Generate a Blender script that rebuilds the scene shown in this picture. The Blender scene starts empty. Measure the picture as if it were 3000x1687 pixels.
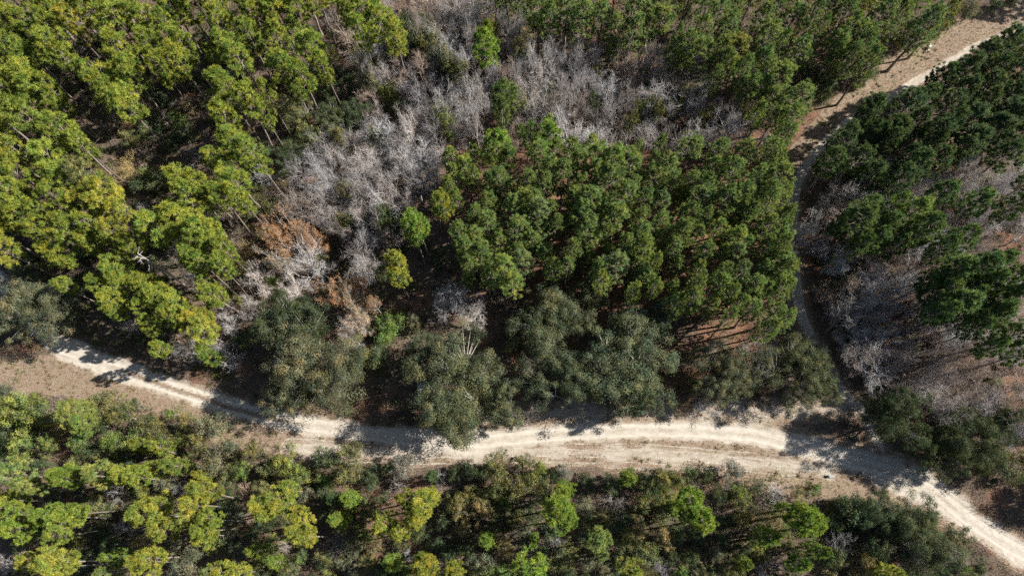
import bpy, math, random
import numpy as np
from mathutils import Matrix, Vector

# ---------------------------------------------------------------- camera, sky, sun, exposure
sc = bpy.context.scene
COL = sc.collection
TILT, ROLL, HCAM = math.radians(19.726), math.radians(2.398), 110.0
cT, sT, cR, sR = math.cos(TILT), math.sin(TILT), math.cos(ROLL), math.sin(ROLL)
cd = bpy.data.cameras.new('camera'); cam = bpy.data.objects.new('camera', cd); COL.objects.link(cam)
cd.lens = 24.0; cd.sensor_width = 36.0; cd.sensor_fit = 'HORIZONTAL'; cd.clip_start = 1.0; cd.clip_end = 3000.0
right = Vector((cR, -sR*cT, -sR*sT)); up = Vector((sR, cR*cT, cR*sT)); back = Vector((0, -sT, cT))
m = Matrix((right, up, back)).transposed().to_4x4(); m.translation = (0, 0, HCAM)
cam.matrix_world = m
sc.camera = cam

SUN_AZ, SUN_EL = math.radians(9.0), math.radians(37.5)     # azimuth measured from +x towards +y
world = bpy.data.worlds.new('World'); sc.world = world; world.use_nodes = True
wn = world.node_tree.nodes; wl = world.node_tree.links
sky = wn.new('ShaderNodeTexSky'); sky.sky_type = 'NISHITA'; sky.sun_disc = False
sky.sun_elevation = SUN_EL; sky.sun_rotation = math.pi/2 - SUN_AZ
wl.new(sky.outputs[0], wn['Background'].inputs[0]); wn['Background'].inputs[1].default_value = 0.05
sd = bpy.data.lights.new('sun', 'SUN'); sun = bpy.data.objects.new('sun', sd); COL.objects.link(sun)
sd.energy = 5.0; sd.angle = math.radians(0.53); sd.color = (1.0, 0.95, 0.87)
sdir = Vector((math.cos(SUN_EL)*math.cos(SUN_AZ), math.cos(SUN_EL)*math.sin(SUN_AZ), math.sin(SUN_EL)))
sun.rotation_euler = sdir.to_track_quat('Z', 'Y').to_euler(); sun.location = (0, 0, 200)
sc.view_settings.view_transform = 'Standard'; sc.view_settings.look = 'None'
sc.view_settings.gamma = 1.0; sc.view_settings.use_curve_mapping = False
sc.view_settings.exposure = 0.9
sc.render.engine = 'CYCLES'
sc.cycles.max_bounces = 2; sc.cycles.diffuse_bounces = 2; sc.cycles.transmission_bounces = 1
sc.cycles.use_denoising = False; sc.cycles.denoiser = 'OPENIMAGEDENOISE'; sc.cycles.denoising_input_passes = 'RGB_ALBEDO_NORMAL'
sc.cycles.debug_use_spatial_splits = True; sc.cycles.use_adaptive_sampling = True; sc.cycles.adaptive_threshold = .03

rng = np.random.default_rng(11)
random.seed(11)

# ---------------------------------------------------------------- node helpers
def newmat(name):
    mt = bpy.data.materials.new(name); mt.use_nodes = True
    nt = mt.node_tree; nt.nodes.clear()
    return mt, nt
class N:
    def __init__(s, nt): s.nt = nt
    def n(s, t, **kw):
        x = s.nt.nodes.new(t)
        for k, v in kw.items(): setattr(x, k, v)
        return x
    def inp(s, sock, v):
        if v is None: return
        if hasattr(v, 'is_linked') or isinstance(v, bpy.types.NodeSocket): s.nt.links.new(v, sock)
        else: sock.default_value = v
    def math(s, op, a, b=None, c=None, clamp=False):
        x = s.n('ShaderNodeMath', operation=op, use_clamp=clamp)
        s.inp(x.inputs[0], a); s.inp(x.inputs[1], b)
        if c is not None: s.inp(x.inputs[2], c)
        return x.outputs[0]
    def mix(s, f, a, b, bt='MIX'):
        x = s.n('ShaderNodeMix', data_type='RGBA', blend_type=bt)
        s.inp(x.inputs[0], f); s.inp(x.inputs[6], a); s.inp(x.inputs[7], b)
        return x.outputs[2]
    def noise(s, vec, scale, detail=3, rough=.55, dist=0):
        x = s.n('ShaderNodeTexNoise'); s.inp(x.inputs['Vector'], vec)
        x.inputs['Scale'].default_value = scale; x.inputs['Detail'].default_value = detail
        x.inputs['Roughness'].default_value = rough; x.inputs['Distortion'].default_value = dist
        return x.outputs[0]
    def ss(s, v, lo, hi):
        x = s.n('ShaderNodeMapRange', interpolation_type='SMOOTHSTEP')
        s.inp(x.inputs[0], v); s.inp(x.inputs[1], lo); s.inp(x.inputs[2], hi)
        return x.outputs[0]
    def attr(s, name):
        x = s.n('ShaderNodeAttribute'); x.attribute_name = name; return x

def foliage_mat(name, trans=.3, rough=.55, colattr=False, var=.5, twig=False):
    mt, nt = newmat(name); b = N(nt)
    if colattr: base = b.attr('col').outputs['Color']
    else:
        oi = b.n('ShaderNodeObjectInfo'); base = oi.outputs['Color']
    t = b.attr('tint').outputs['Fac']
    k = b.math('MULTIPLY_ADD', t, var*2, 1-var)
    kk = b.n('ShaderNodeCombineColor')
    warm = b.math('MULTIPLY_ADD', t, var*.5, 1-var*.25)
    nt.links.new(b.math('MULTIPLY', k, warm), kk.inputs[0]); nt.links.new(k, kk.inputs[1]); nt.links.new(k, kk.inputs[2])
    colr = b.mix(1.0, base, kk.outputs[0], 'MULTIPLY')
    if not colattr and trans > 0:
        # slow hue drift through the crown: yellower and bluer sprays
        tc0 = b.n('ShaderNodeTexCoord'); oi2 = b.n('ShaderNodeObjectInfo')
        av = b.n('ShaderNodeVectorMath', operation='ADD'); nt.links.new(tc0.outputs['Object'], av.inputs[0]); nt.links.new(oi2.outputs['Location'], av.inputs[1])
        hz = b.noise(av.outputs[0], .55, 2, .6)
        colr = b.mix(1.0, colr, b.mix(b.ss(hz, .3, .7), (.74, .92, 1.05, 1), (1.24, 1.08, .92, 1)), 'MULTIPLY')
    p = b.n('ShaderNodeBsdfPrincipled'); nt.links.new(colr, p.inputs['Base Color'])
    p.inputs['Roughness'].default_value = rough
    p.inputs['Specular IOR Level'].default_value = .15
    out = b.n('ShaderNodeOutputMaterial')
    if trans > 0:
        tr = b.n('ShaderNodeBsdfTranslucent')
        tc = b.mix(1.0, colr, (1.15, 1.25, .7, 1), 'MULTIPLY'); nt.links.new(tc, tr.inputs[0])
        mx = b.n('ShaderNodeMixShader'); mx.inputs[0].default_value = trans
        nt.links.new(p.outputs[0], mx.inputs[1]); nt.links.new(tr.outputs[0], mx.inputs[2])
        nt.links.new(mx.outputs[0], out.inputs[0])
    else: nt.links.new(p.outputs[0], out.inputs[0])
    return mt
def plain_mat(name, color, rough=.6, metal=0.0, noise_scale=None, amp=.25, bump=0, spec=.5, coat=0):
    mt, nt = newmat(name); b = N(nt)
    p = b.n('ShaderNodeBsdfPrincipled'); p.inputs['Roughness'].default_value = rough; p.inputs['Metallic'].default_value = metal
    p.inputs['Specular IOR Level'].default_value = spec; p.inputs['Coat Weight'].default_value = coat
    col = (*color, 1)
    if noise_scale:
        tc = b.n('ShaderNodeTexCoord')
        nz = b.noise(tc.outputs['Object'], noise_scale, 4)
        lo = tuple(c*(1-amp) for c in color)+(1,); hi = tuple(min(1, c*(1+amp)) for c in color)+(1,)
        nt.links.new(b.mix(nz, lo, hi), p.inputs['Base Color'])
        if bump:
            bp = b.n('ShaderNodeBump'); bp.inputs['Strength'].default_value = bump; nt.links.new(nz, bp.inputs['Height']); nt.links.new(bp.outputs[0], p.inputs['Normal'])
    else: p.inputs['Base Color'].default_value = col
    out = b.n('ShaderNodeOutputMaterial'); nt.links.new(p.outputs[0], out.inputs[0])
    return mt
def bark_mat(name, c0, c1, scale=(6, 6, 1.2)):
    mt, nt = newmat(name); b = N(nt)
    tc = b.n('ShaderNodeTexCoord'); mp = b.n('ShaderNodeMapping'); mp.inputs['Scale'].default_value = scale
    nt.links.new(tc.outputs['Object'], mp.inputs[0])
    nz = b.noise(mp.outputs[0], 1.5, 4, .65)
    oi = b.n('ShaderNodeObjectInfo')
    f = b.ss(nz, .35, .65)
    c = b.mix(f, (*c0, 1), (*c1, 1))
    k = b.math('MULTIPLY_ADD', oi.outputs['Random'], .4, .8)
    c = b.mix(1.0, c, k, 'MULTIPLY')
    p = b.n('ShaderNodeBsdfPrincipled'); p.inputs['Roughness'].default_value = .9; p.inputs['Specular IOR Level'].default_value = .15
    nt.links.new(c, p.inputs['Base Color'])
    bp = b.n('ShaderNodeBump'); bp.inputs['Strength'].default_value = .6; nt.links.new(nz, bp.inputs['Height']); nt.links.new(bp.outputs[0], p.inputs['Normal'])
    out = b.n('ShaderNodeOutputMaterial'); nt.links.new(p.outputs[0], out.inputs[0])
    return mt
M_NEEDLE = foliage_mat('pine_needles', .3, .5, var=.52)
M_LEAF = foliage_mat('oak_leaves', .22, .75, var=.5)
M_DRY = foliage_mat('dry_leaves', .25, .8, var=.4)
M_TWIG = foliage_mat('pale_twigs', 0, .9, var=.35)
M_BRUSH = foliage_mat('underbrush_leaves', .2, .7, colattr=True, var=.45)
M_PINEBARK = bark_mat('pine_bark', (.17, .13, .11), (.33, .285, .25))
M_OAKBARK = bark_mat('oak_bark', (.20, .175, .15), (.42, .40, .37))

# ---------------------------------------------------------------- mesh building
class MB:
    def __init__(s): s.v = []; s.f3 = []; s.f4 = []; s.t = []; s.c = []; s.n = 0
    def add(s, v, f3=None, f4=None, tint=.5, col=None):
        v = np.asarray(v, np.float32).reshape(-1, 3)
        if f3 is not None and len(f3): s.f3.append(np.asarray(f3, np.int64).reshape(-1, 3)+s.n)
        if f4 is not None and len(f4): s.f4.append(np.asarray(f4, np.int64).reshape(-1, 4)+s.n)
        s.v.append(v); s.t.append(np.broadcast_to(np.asarray(tint, np.float32), (len(v),)))
        if col is not None: s.c.append(np.broadcast_to(np.asarray(col, np.float32), (len(v), 3)))
        s.n += len(v)
    def mesh(s, name, mat=None, smooth=False):
        v = np.concatenate(s.v); me = bpy.data.meshes.new(name)
        f3 = np.concatenate(s.f3) if s.f3 else np.zeros((0, 3), np.int64)
        f4 = np.concatenate(s.f4) if s.f4 else np.zeros((0, 4), np.int64)
        me.vertices.add(len(v)); me.vertices.foreach_set('co', v.ravel())
        loops = np.concatenate([f3.ravel(), f4.ravel()]).astype(np.int32)
        me.loops.add(len(loops)); me.loops.foreach_set('vertex_index', loops)
        st = np.concatenate([np.arange(len(f3))*3, len(f3)*3+np.arange(len(f4))*4]).astype(np.int32)
        me.polygons.add(len(st)); me.polygons.foreach_set('loop_start', st)
        me.update(calc_edges=True)
        if smooth: me.polygons.foreach_set('use_smooth', np.ones(len(st), bool))
        a = me.attributes.new('tint', 'FLOAT', 'POINT'); a.data.foreach_set('value', np.concatenate(s.t).astype(np.float32))
        if s.c:
            c = np.concatenate(s.c); c4 = np.ones((len(c), 4), np.float32); c4[:, :3] = c
            a = me.attributes.new('col', 'FLOAT_COLOR', 'POINT'); a.data.foreach_set('color', c4.ravel())
        if mat: me.materials.append(mat)
        return me
def norm(a): return a/np.maximum(np.linalg.norm(a, axis=-1, keepdims=True), 1e-9)
def frame(d):
    h = np.where(np.abs(d[:, 2:3]) < .9, np.array([[0, 0, 1.]]), np.array([[1., 0, 0]]))
    a = norm(np.cross(d, h)); return a, np.cross(d, a)
def tubes(mb, P0, P1, r0, r1, sides=3, tint=.5, col=None):
    P0 = np.asarray(P0, float).reshape(-1, 3); P1 = np.asarray(P1, float).reshape(-1, 3); n = len(P0)
    if n == 0: return
    r0 = np.broadcast_to(r0, (n,)); r1 = np.broadcast_to(r1, (n,))
    a, b = frame(norm(P1-P0))
    an = np.arange(sides)*2*np.pi/sides
    ring = a[:, None, :]*np.cos(an)[None, :, None]+b[:, None, :]*np.sin(an)[None, :, None]
    v = np.concatenate([P0[:, None]+ring*r0[:, None, None], P1[:, None]+ring*r1[:, None, None]], 1)
    i = np.arange(sides); j = (i+1) % sides
    q = np.stack([i, j, j+sides, i+sides], 1)
    f = (np.arange(n)*2*sides)[:, None, None]+q[None]
    if np.ndim(tint): tint = np.repeat(tint, 2*sides)
    if col is not None and np.ndim(col) == 2: col = np.repeat(col, 2*sides, 0)
    mb.add(v, f4=f, tint=tint, col=col)
def rings(mb, pts, rad, sides=7, tint=.5):
    pts = np.asarray(pts, float); n = len(pts)
    d = norm(np.gradient(pts, axis=0)); a = norm(np.cross(d, np.array([[.3, 1, .05]]))); b = np.cross(d, a)
    an = np.arange(sides)*2*np.pi/sides
    v = pts[:, None]+(a[:, None]*np.cos(an)[None, :, None]+b[:, None]*np.sin(an)[None, :, None])*np.asarray(rad)[:, None, None]
    i = np.arange(sides); j = (i+1) % sides
    f = np.concatenate([np.stack([i, j, j+sides, i+sides], 1)+k*sides for k in range(n-1)])
    mb.add(v, f4=f, tint=tint)
def rdir(n, r, up=0.0):
    d = r.normal(size=(n, 3)); d[:, 2] += up; return norm(d)
def needles(mb, C, d, L, w, r, tint):
    # thin isosceles triangles, wide at the middle of a tuft
    n = len(C); s, _ = frame(d); s = norm(s+r.normal(size=(n, 3))*.5)
    w = np.broadcast_to(w, (n,))[:, None]; L = np.broadcast_to(L, (n,))[:, None]
    v = np.stack([C-s*w*.5, C+s*w*.5, C+d*L], 1)
    mb.add(v, f3=np.arange(n*3).reshape(-1, 3), tint=np.repeat(tint, 3))
def leaves(mb, C, nrm, L, W, r, tint, col=None):
    n = len(C); a, b = frame(nrm); an = r.uniform(0, 6.283, n)[:, None]
    u = a*np.cos(an)+b*np.sin(an); w = np.cross(nrm, u)
    L = np.broadcast_to(L, (n,))[:, None]*.5; W = np.broadcast_to(W, (n,))[:, None]*.5
    v = np.stack([C-u*L, C+w*W-u*L*.1, C+u*L, C-w*W-u*L*.1], 1)
    if col is not None and np.ndim(col) == 2: col = np.repeat(col, 4, 0)
    mb.add(v, f4=np.arange(n*4).reshape(-1, 4), tint=np.repeat(tint, 4) if np.ndim(tint) else tint, col=col)

# ---------------------------------------------------------------- tree kinds (built once, shared by copies)
def pine_variant(seed, h, r, depth, nbr, tuft, nn, top_shape):
    g = np.random.default_rng(seed); T = MB(); C = MB()
    z = np.linspace(0, h*.97, 9); bend = g.normal(size=2)*.35
    px = bend[0]*np.sin(z/h*2.2)+g.normal(size=9)*.04; py = bend[1]*np.sin(z/h*1.7)+g.normal(size=9)*.04
    px -= px[0]; py -= py[0]
    rad = .21*(1-z/h)**.75+.035; rad[0] *= 1.35
    rings(T, np.stack([px, py, z], 1), rad, 7)
    def at(zz): return np.array([np.interp(zz, z, px), np.interp(zz, z, py), zz])
    tuftC = []; tuftR = []
    lob = g.uniform(0, 6.28); la = g.uniform(.1, .35)
    for i in range(nbr):
        t = (i+.5)/nbr; t = np.clip(t+g.normal()*.03, 0, 1)
        zz = h*(1-depth)+h*depth*.97*t
        az = i*2.4+g.normal()*.35
        prof = (math.sin(math.pi*min(1, (.30+.70*t))**1.0)**.65 if top_shape == 'round' else (1.02-t)**.75*1.05+.08)
        if t < .2: prof *= g.uniform(.45, 1.0)
        L = r*prof*g.uniform(.65, 1.08)*(1+la*math.cos(az-lob))
        el = -.12+.95*t**1.6+g.normal()*.12
        d = np.array([math.cos(az)*math.cos(el), math.sin(az)*math.cos(el), math.sin(el)])
        p0 = at(zz); mid = p0+d*L*.55; end = mid+norm(d+np.array([0, 0, .35]))*L*.45
        tubes(T, [p0, mid], [mid, end], [.045+.02*(1-t), .028], [.028, .01], 4)
        ns = max(2, int(round(L*1.6)))
        side = np.array([-math.sin(az), math.cos(az), 0])
        tuftC.append(end); tuftR.append(g.uniform(.85, 1.1))
        for k in range(ns):
            f = g.uniform(.38, 1.0); b0 = p0+(mid-p0)*min(1, f/.55) if f < .55 else mid+(end-mid)*(f-.55)/.45
            off = side*g.choice([-1, 1])*g.uniform(.35, .5+.30*L)+d*g.uniform(0, .4)+np.array([0, 0, g.uniform(-.05, .4)])
            tubes(T, b0, b0+off, .025, .01, 3); tuftC.append(b0+off); tuftR.append(g.uniform(.7, 1.05))
    for k in range(5):
        tuftC.append(at(h*.97)+g.normal(size=3)*np.array([.35, .35, .25])+np.array([0, 0, .1])); tuftR.append(.95)
    tuftC = np.array(tuftC); tuftR = np.array(tuftR)*tuft
    tt = np.clip(g.normal(.5, .17, len(tuftC)), 0, 1)
    Cn = np.repeat(tuftC, nn, 0); n = len(Cn)
    d = rdir(n, g, .35)
    ln = np.repeat(tuftR, nn)*g.uniform(.65, 1.1, n)
    Cn = Cn+d*.06*ln[:, None]+g.normal(size=(n, 3))*.06
    needles(C, Cn, d, ln, .085*(tuft/.55)*g.uniform(.7, 1.4, n), g, np.clip(np.repeat(tt, nn)+g.normal(size=n)*.12, 0, 1))
    return T.mesh('pine_trunk', M_PINEBARK), C.mesh('pine_crown', M_NEEDLE)

def skeleton(g, h, r, trunk_f, counts, spread, rad0, wob=.18, lens=(1, .52, .5, .52)):
    """branching skeleton; returns per level lists of (p0,p1,r0,r1) and tip points/directions"""
    segs = [[], [], [], [], []]; tips = []
    th = h*trunk_f; base = np.zeros(3); top = np.array([g.normal()*.15, g.normal()*.15, th])
    segs[0].append((base, top*.5+g.normal(size=3)*.05, rad0*1.3, rad0)); segs[0].append((segs[0][0][1], top, rad0, rad0*.85))
    br = []
    n0 = counts[0]
    for i in range(n0):
        az = i*6.283/n0+g.normal()*.3; el = g.uniform(*spread)
        if i == 0: el = 1.35
        d = np.array([math.cos(az)*math.cos(el), math.sin(az)*math.cos(el), math.sin(el)])
        # length so that the limb ends on the crown ellipsoid
        rem = h-th; L = .72/math.sqrt((math.cos(el)/r)**2+(math.sin(el)/rem)**2)*g.uniform(.85, 1.1)
        br.append((top*g.uniform(.8, 1.0), d, L, rad0*.5))
    for lev in range(1, len(counts)+1):
        nxt = []
        for (p, d, L, rd) in br:
            k = 3 if lev < 3 else 2
            q = p.copy(); dd = d.copy(); pts = [p]
            for s in range(k):
                dd = norm(dd+g.normal(size=3)*wob+np.array([0, 0, .06])); q = q+dd*L/k; pts.append(q)
            rs = np.linspace(rd, rd*.45, k+1)
            for s in range(k): segs[lev].append((pts[s], pts[s+1], rs[s], rs[s+1]))
            if lev < len(counts):
                for c in range(counts[lev]):
                    f = g.uniform(.35, 1.0) if c else 1.0
                    x = f*k; i0 = min(int(x), k-1); pp = pts[i0]+(pts[i0+1]-pts[i0])*(x-i0)
                    dv = norm(dd*.75+rdir(1, g, .12)[0]*.85)
                    nxt.append((pp, dv, L*lens[lev]*g.uniform(.7, 1.25), rd*.48))
            else: tips.append((pts[-1], dd))
        br = nxt
    return segs, tips
def seg_tubes(mb, L, sides, rmin=0.0, tint=None):
    if not L: return
    P0 = np.array([s[0] for s in L]); P1 = np.array([s[1] for s in L]); r0 = np.maximum(np.array([s[2] for s in L]), rmin); r1 = np.maximum(np.array([s[3] for s in L]), rmin*.6)
    tubes(mb, P0, P1, r0, r1, sides, tint=.5 if tint is None else tint(len(L)))
def bare_variant(seed, h=11., r=4., counts=(8, 6, 6, 5), spread=(.3, 1.2), rad0=.23, twig=.0145, trunk_f=.28, wob=.18):
    g = np.random.default_rng(seed); T = MB(); C = MB()
    segs, tips = skeleton(g, h, r, trunk_f, counts, spread, rad0, wob)
    seg_tubes(T, segs[0], 7); seg_tubes(T, segs[1], 5, .03)
    tn = lambda n: np.clip(g.normal(.5, .25, n), 0, 1)
    for lv in range(2, len(counts)+1): seg_tubes(C, segs[lev_(lv)], 4 if lv == 2 else 3, twig, tn)
    P = np.array([q[0] for q in tips]); D = np.array([q[1] for q in tips]); k = 3; n = len(P)*k
    dd = norm(np.repeat(D, k, 0)+rdir(n, g, .15)*.8); sc0 = h/11.
    needles(C, np.repeat(P, k, 0)-dd*.08*sc0, dd, g.uniform(.3, .7, n)*sc0, .013, g, np.clip(g.normal(.5, .2, n), 0, 1))
    return T.mesh('bare_trunk', M_TWIG), C.mesh('bare_crown', M_TWIG)
def lev_(l): return l
def rust_variant(seed, h=12., r=5.):
    g = np.random.default_rng(seed); T = MB(); C = MB()
    segs, tips = skeleton(g, h, r, .25, (7, 6, 5, 3), (.3, 1.15), .26)
    seg_tubes(T, segs[0], 7); seg_tubes(T, segs[1], 5, .03); seg_tubes(T, segs[2], 4, .02); seg_tubes(T, segs[3], 3, .016); seg_tubes(T, segs[4], 3, .012)
    P = np.array([t[0] for t in tips]); keep = (np.sin(P[:, 0]*1.1+seed)+np.sin(P[:, 1]*1.3+seed*2)+g.normal(size=len(P))*.7) > -.5
    P = P[keep]; k = 17; Cc = np.repeat(P, k, 0)+g.normal(size=(len(P)*k, 3))*.24; n = len(Cc)
    tn = np.repeat(np.clip(g.normal(.5, .2, len(P)), 0, 1), k)
    leaves(C, Cc, rdir(n, g, .5), g.uniform(.14, .26, n), g.uniform(.09, .17, n), g, np.clip(tn+g.normal(size=n)*.15, 0, 1))
    return T.mesh('rust_trunk', M_TWIG), C.mesh('rust_crown', M_DRY)
def leafy_variant(seed, h, r, ncl, nl, lsize, zmin, clr, twigs=260, trunk=.3, shaggy=1.0):
    """broad evergreen crown: clusters of small leaves on a lumpy dome, limbs reaching each cluster"""
    g = np.random.default_rng(seed); T = MB(); C = MB()
    # lumpy dome: a few big lobes
    nlobe = 7 if r < 7 else 13; la = g.uniform(0, 6.28, nlobe); lr = g.uniform(.3, .7 if r > 7 else .62, nlobe)*r; lob = np.stack([np.cos(la)*lr, np.sin(la)*lr, h*g.uniform(.42, .62, nlobe)], 1)
    lrad = np.stack([r*(g.uniform(.40, .58, nlobe) if r < 7 else g.uniform(.26, .42, nlobe))]*2+[h*g.uniform(.3, .42, nlobe)], 1)
    lob = np.concatenate([lob, [[0, 0, h*.62]]]); lrad = np.concatenate([lrad, [[r*.5, r*.5, h*.38]]])
    which = g.integers(0, nlobe+1, ncl)
    d = rdir(ncl, g, .55); sh = g.uniform(.72, 1.04, ncl)[:, None]
    cc = lob[which]+d*lrad[which]*sh; cc[:, 2] = np.clip(cc[:, 2], zmin, h)
    rad = np.hypot(cc[:, 0], cc[:, 1]); over = np.maximum(rad/(r*1.0), 1); cc[:, :2] /= over[:, None]
    crr = clr*g.uniform(.55, 1.2, ncl)
    ct = np.clip(g.normal(.5, .3, ncl), 0, 1)
    n = ncl*nl; ci = np.repeat(np.arange(ncl), nl)
    dd = rdir(n, g, .25); rr = g.uniform(0, 1, n)**.33
    P = cc[ci]+dd*(crr[ci]*rr)[:, None]*np.array([1, 1, .72])
    # stray shoots for a ragged outline
    st = g.random(n) < .10*shaggy; P[st] += dd[st]*(crr[ci][st]*g.uniform(.1, .55, st.sum()))[:, None]
    P[:, 2] = np.maximum(P[:, 2], .15)
    nr = norm(dd*1.0+rdir(n, g, .3)*.55)
    leaves(C, P, nr, lsize*g.uniform(.7, 1.4, n), lsize*.55*g.uniform(.7, 1.3, n), g, np.clip(ct[ci]+g.normal(size=n)*.16, 0, 1))
    # limbs
    th = h*.22; k = 6 if h > 6 else 5
    az = np.arange(k)*6.283/k+g.normal(size=k)*.3; mids = np.stack([np.cos(az)*r*.32, np.sin(az)*r*.32, np.full(k, h*.45)], 1)
    rings(T, [[0, 0, 0], [.03, .02, th*.5], [0, 0, th]], [trunk*1.25, trunk, trunk*.9], 7)
    tubes(T, np.tile([0, 0, th*.85], (k, 1)), mids, trunk*.5, trunk*.28, 5)
    near = np.argmin(((cc[:, None]-mids[None])**2).sum(-1), 1)
    tubes(T, mids[near], cc, trunk*.2, .015, 3)
    tw = g.integers(0, ncl, twigs); td = rdir(twigs, g, .5); s0 = cc[tw]+td*(crr[tw]*.3)[:, None]
    tubes(T, s0, s0+td*(crr[tw]*g.uniform(.5, .95, twigs))[:, None], .022, .01, 3)
    return T.mesh('leafy_trunk', M_OAKBARK), C.mesh('leafy_crown', M_LEAF)
def snag_variant(seed=3, h=15., r=2.6):
    g = np.random.default_rng(seed); T = MB(); C = MB()
    z = np.linspace(0, h, 8); rings(T, np.stack([np.sin(z*.3)*.15, np.cos(z*.25)*.12-.12, z], 1), np.linspace(.24, .05, 8), 7)
    br = []
    for i in range(26):
        zz = h*g.uniform(.3, .99); az = i*2.4+g.normal()*.4; el = g.uniform(.1, .7); L = r*(1.15-.5*zz/h)*g.uniform(.5, 1.1)*(1.0 if zz > h*.6 else .6)
        d = np.array([math.cos(az)*math.cos(el), math.sin(az)*math.cos(el), math.sin(el)]); p = np.array([0, 0, zz])
        q = p+d*L*.5; e = q+norm(d+g.normal(size=3)*.3)*L*.5
        br += [(p, q, .06, .04), (q, e, .04, .015)]
        for c in range(5):
            f = g.random(); b0 = q+(e-q)*f; dv = norm(d+g.normal(size=3)*.6); br.append((b0, b0+dv*L*g.uniform(.2, .45), .025, .01))
    seg_tubes(C, br, 4, .012, lambda n: np.clip(g.normal(.5, .2, n), 0, 1))
    return T.mesh('snag_trunk', M_TWIG), C.mesh('snag_branches', M_TWIG)

VAR = {
 'A': ([pine_variant(100+i, 19., 3.0, [.40, .36, .44, .38, .42, .35, .46, .40][i], [28, 24, 31, 26, 33, 22, 31, 27][i], .70, 74, 'round') for i in range(8)], 19., 3.0),
 'D': ([pine_variant(200+i, 16., 2.4, [.46, .5, .38, .58, .48, .42, .52, .36, .62, .45, .4, .55][i], [44, 50, 36, 56, 46, 40, 52, 32, 60, 42, 30, 54][i], [.48, .42, .52, .44, .4, .5, .46, .54, .42, .5, .52, .44][i], 52, ['round', 'cone', 'round'][i % 3]) for i in range(12)], 16., 2.4),
 'E': ([pine_variant(250+i, 18., 2.7, [.46, .5, .42, .48, .44, .5][i], [44, 50, 38, 46, 40, 48][i], .54, 60, 'round') for i in range(6)], 18., 2.7),
 'Y': ([pine_variant(300+i, 8., 1.8, .8, 36, .5, 60, 'cone') for i in range(4)], 8., 1.8),
 'O': ([leafy_variant(400+i, 10., 5., 110, 170, .2, 1.6, .95, 180) for i in range(5)], 10., 5.),
 'G': ([leafy_variant(450+i, 13., 8., 285, 220, .19, 1.5, 1.08, 450, .45) for i in range(5)], 13., 8.),
 'S': ([leafy_variant(500+i, 4., 2.2, 46, 80, .16, .3, .58, 70, .09, 2.0) for i in range(8)], 4., 2.2),
 'B': ([bare_variant(600+i, trunk_f=[.28, .22, .33, .25, .3, .2, .27, .3][i], wob=[.18, .25, .15, .2, .28, .22, .16, .2][i]) for i in range(8)], 11., 4.),
 'b': ([bare_variant(700+i, 3.5, 2., (10, 6, 6), (.3, 1.3), .05, .014, .08) for i in range(5)], 3.5, 2.),
 'R': ([rust_variant(800+i) for i in range(3)], 12., 5.),
 'K': ([snag_variant()], 15., 2.6),
}
NAMES = {'G': 'large_oak_tree', 'E': 'lanky_pine_tree', 's': 'low_bush', 'A': 'pine_tree', 'D': 'slim_pine_tree', 'Y': 'young_pine_tree', 'S': 'shrub', 'O': 'oak_tree', 'B': 'bare_tree', 'b': 'bare_bush', 'R': 'rust_oak_tree', 'K': 'dead_snag'}
CATS = {'G': 'oak tree', 'E': 'pine tree', 's': 'bush', 'A': 'pine tree', 'D': 'pine tree', 'Y': 'pine tree', 'S': 'shrub', 'O': 'oak tree', 'B': 'bare tree', 'b': 'bush', 'R': 'oak tree', 'K': 'dead tree'}
PARTS = {'s': ('stems', 'foliage'), 'S': ('stems', 'foliage'), 'b': ('stems', 'twigs'), 'B': ('trunk', 'crown'), 'K': ('trunk', 'branches')}
BARKC = {'B': 1.0, 'b': 1.0, 'K': 1.0}

VAR['s'] = VAR['S']
WORDS = {'A': {'': 'tall yellow-green pine', 'y': 'tall golden-green pine', 'g': 'tall fresh green pine', 'l': 'tall pale green pine', 'd': 'tall dark green pine', 'ol': 'tall olive pine', 'b': 'tall faded green pine'}, 'D': {'': 'slim dark green pine', 'g': 'slim bright green pine', 'l': 'slim pale green pine', 'y': 'slim yellowish pine'}, 'E': {'k': 'lanky shaded dark pine', 'd': 'lanky deep green pine', 'g': 'lanky bright green pine'}, 'Y': {'': 'young green pine', 'g': 'young bright green pine', 'y': 'young golden-green pine', 'l': 'young pale green pine', 'dk': 'young dark green pine'}, 'S': {'': 'green leafy shrub', 'dk': 'dark green leafy shrub', 'g': 'bright green leafy shrub', 'ol': 'olive leafy shrub', 'gg': 'grey-green leafy shrub', 'yg': 'yellow-green leafy shrub', 'yl': 'straw-yellow leafy shrub', 'gy': 'pale grey shrub', 'br': 'brownish leafy shrub'}, 'O': {'': 'green evergreen oak', 'oo': 'broad grey-green live oak', 'dk': 'dark green evergreen oak', 'gg': 'grey-green evergreen oak', 'ol': 'olive evergreen oak'}, 'B': {'': 'leafless grey tree', 'w': 'leafless whitish tree', 'br': 'leafless brownish tree', 'gy': 'leafless dull grey tree'}, 'b': {'': 'bare grey bush', 'w': 'bare white bush', 'br': 'bare brown bush', 'gy': 'bare dull grey bush', 'or': 'bare orange-brown bush', 'yl': 'bare straw-yellow bush'}, 'R': {'': 'rust-leaved oak', 'p': 'oak with faded tan leaves'}, 'K': {'': 'dead white snag'}, 'G': {'': 'large green evergreen oak', 'oo': 'large grey-green live oak', 'dk': 'large dark green evergreen oak', 'gg': 'large grey-green evergreen oak', 'ol': 'large olive evergreen oak'}, 's': {'': 'green low bush', 'dk': 'dark green low bush', 'g': 'bright green low bush', 'ol': 'olive low bush', 'gg': 'grey-green low bush', 'yg': 'yellow-green low bush', 'yl': 'straw-yellow low bush', 'gy': 'pale grey low bush', 'br': 'brownish low bush'}}
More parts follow.
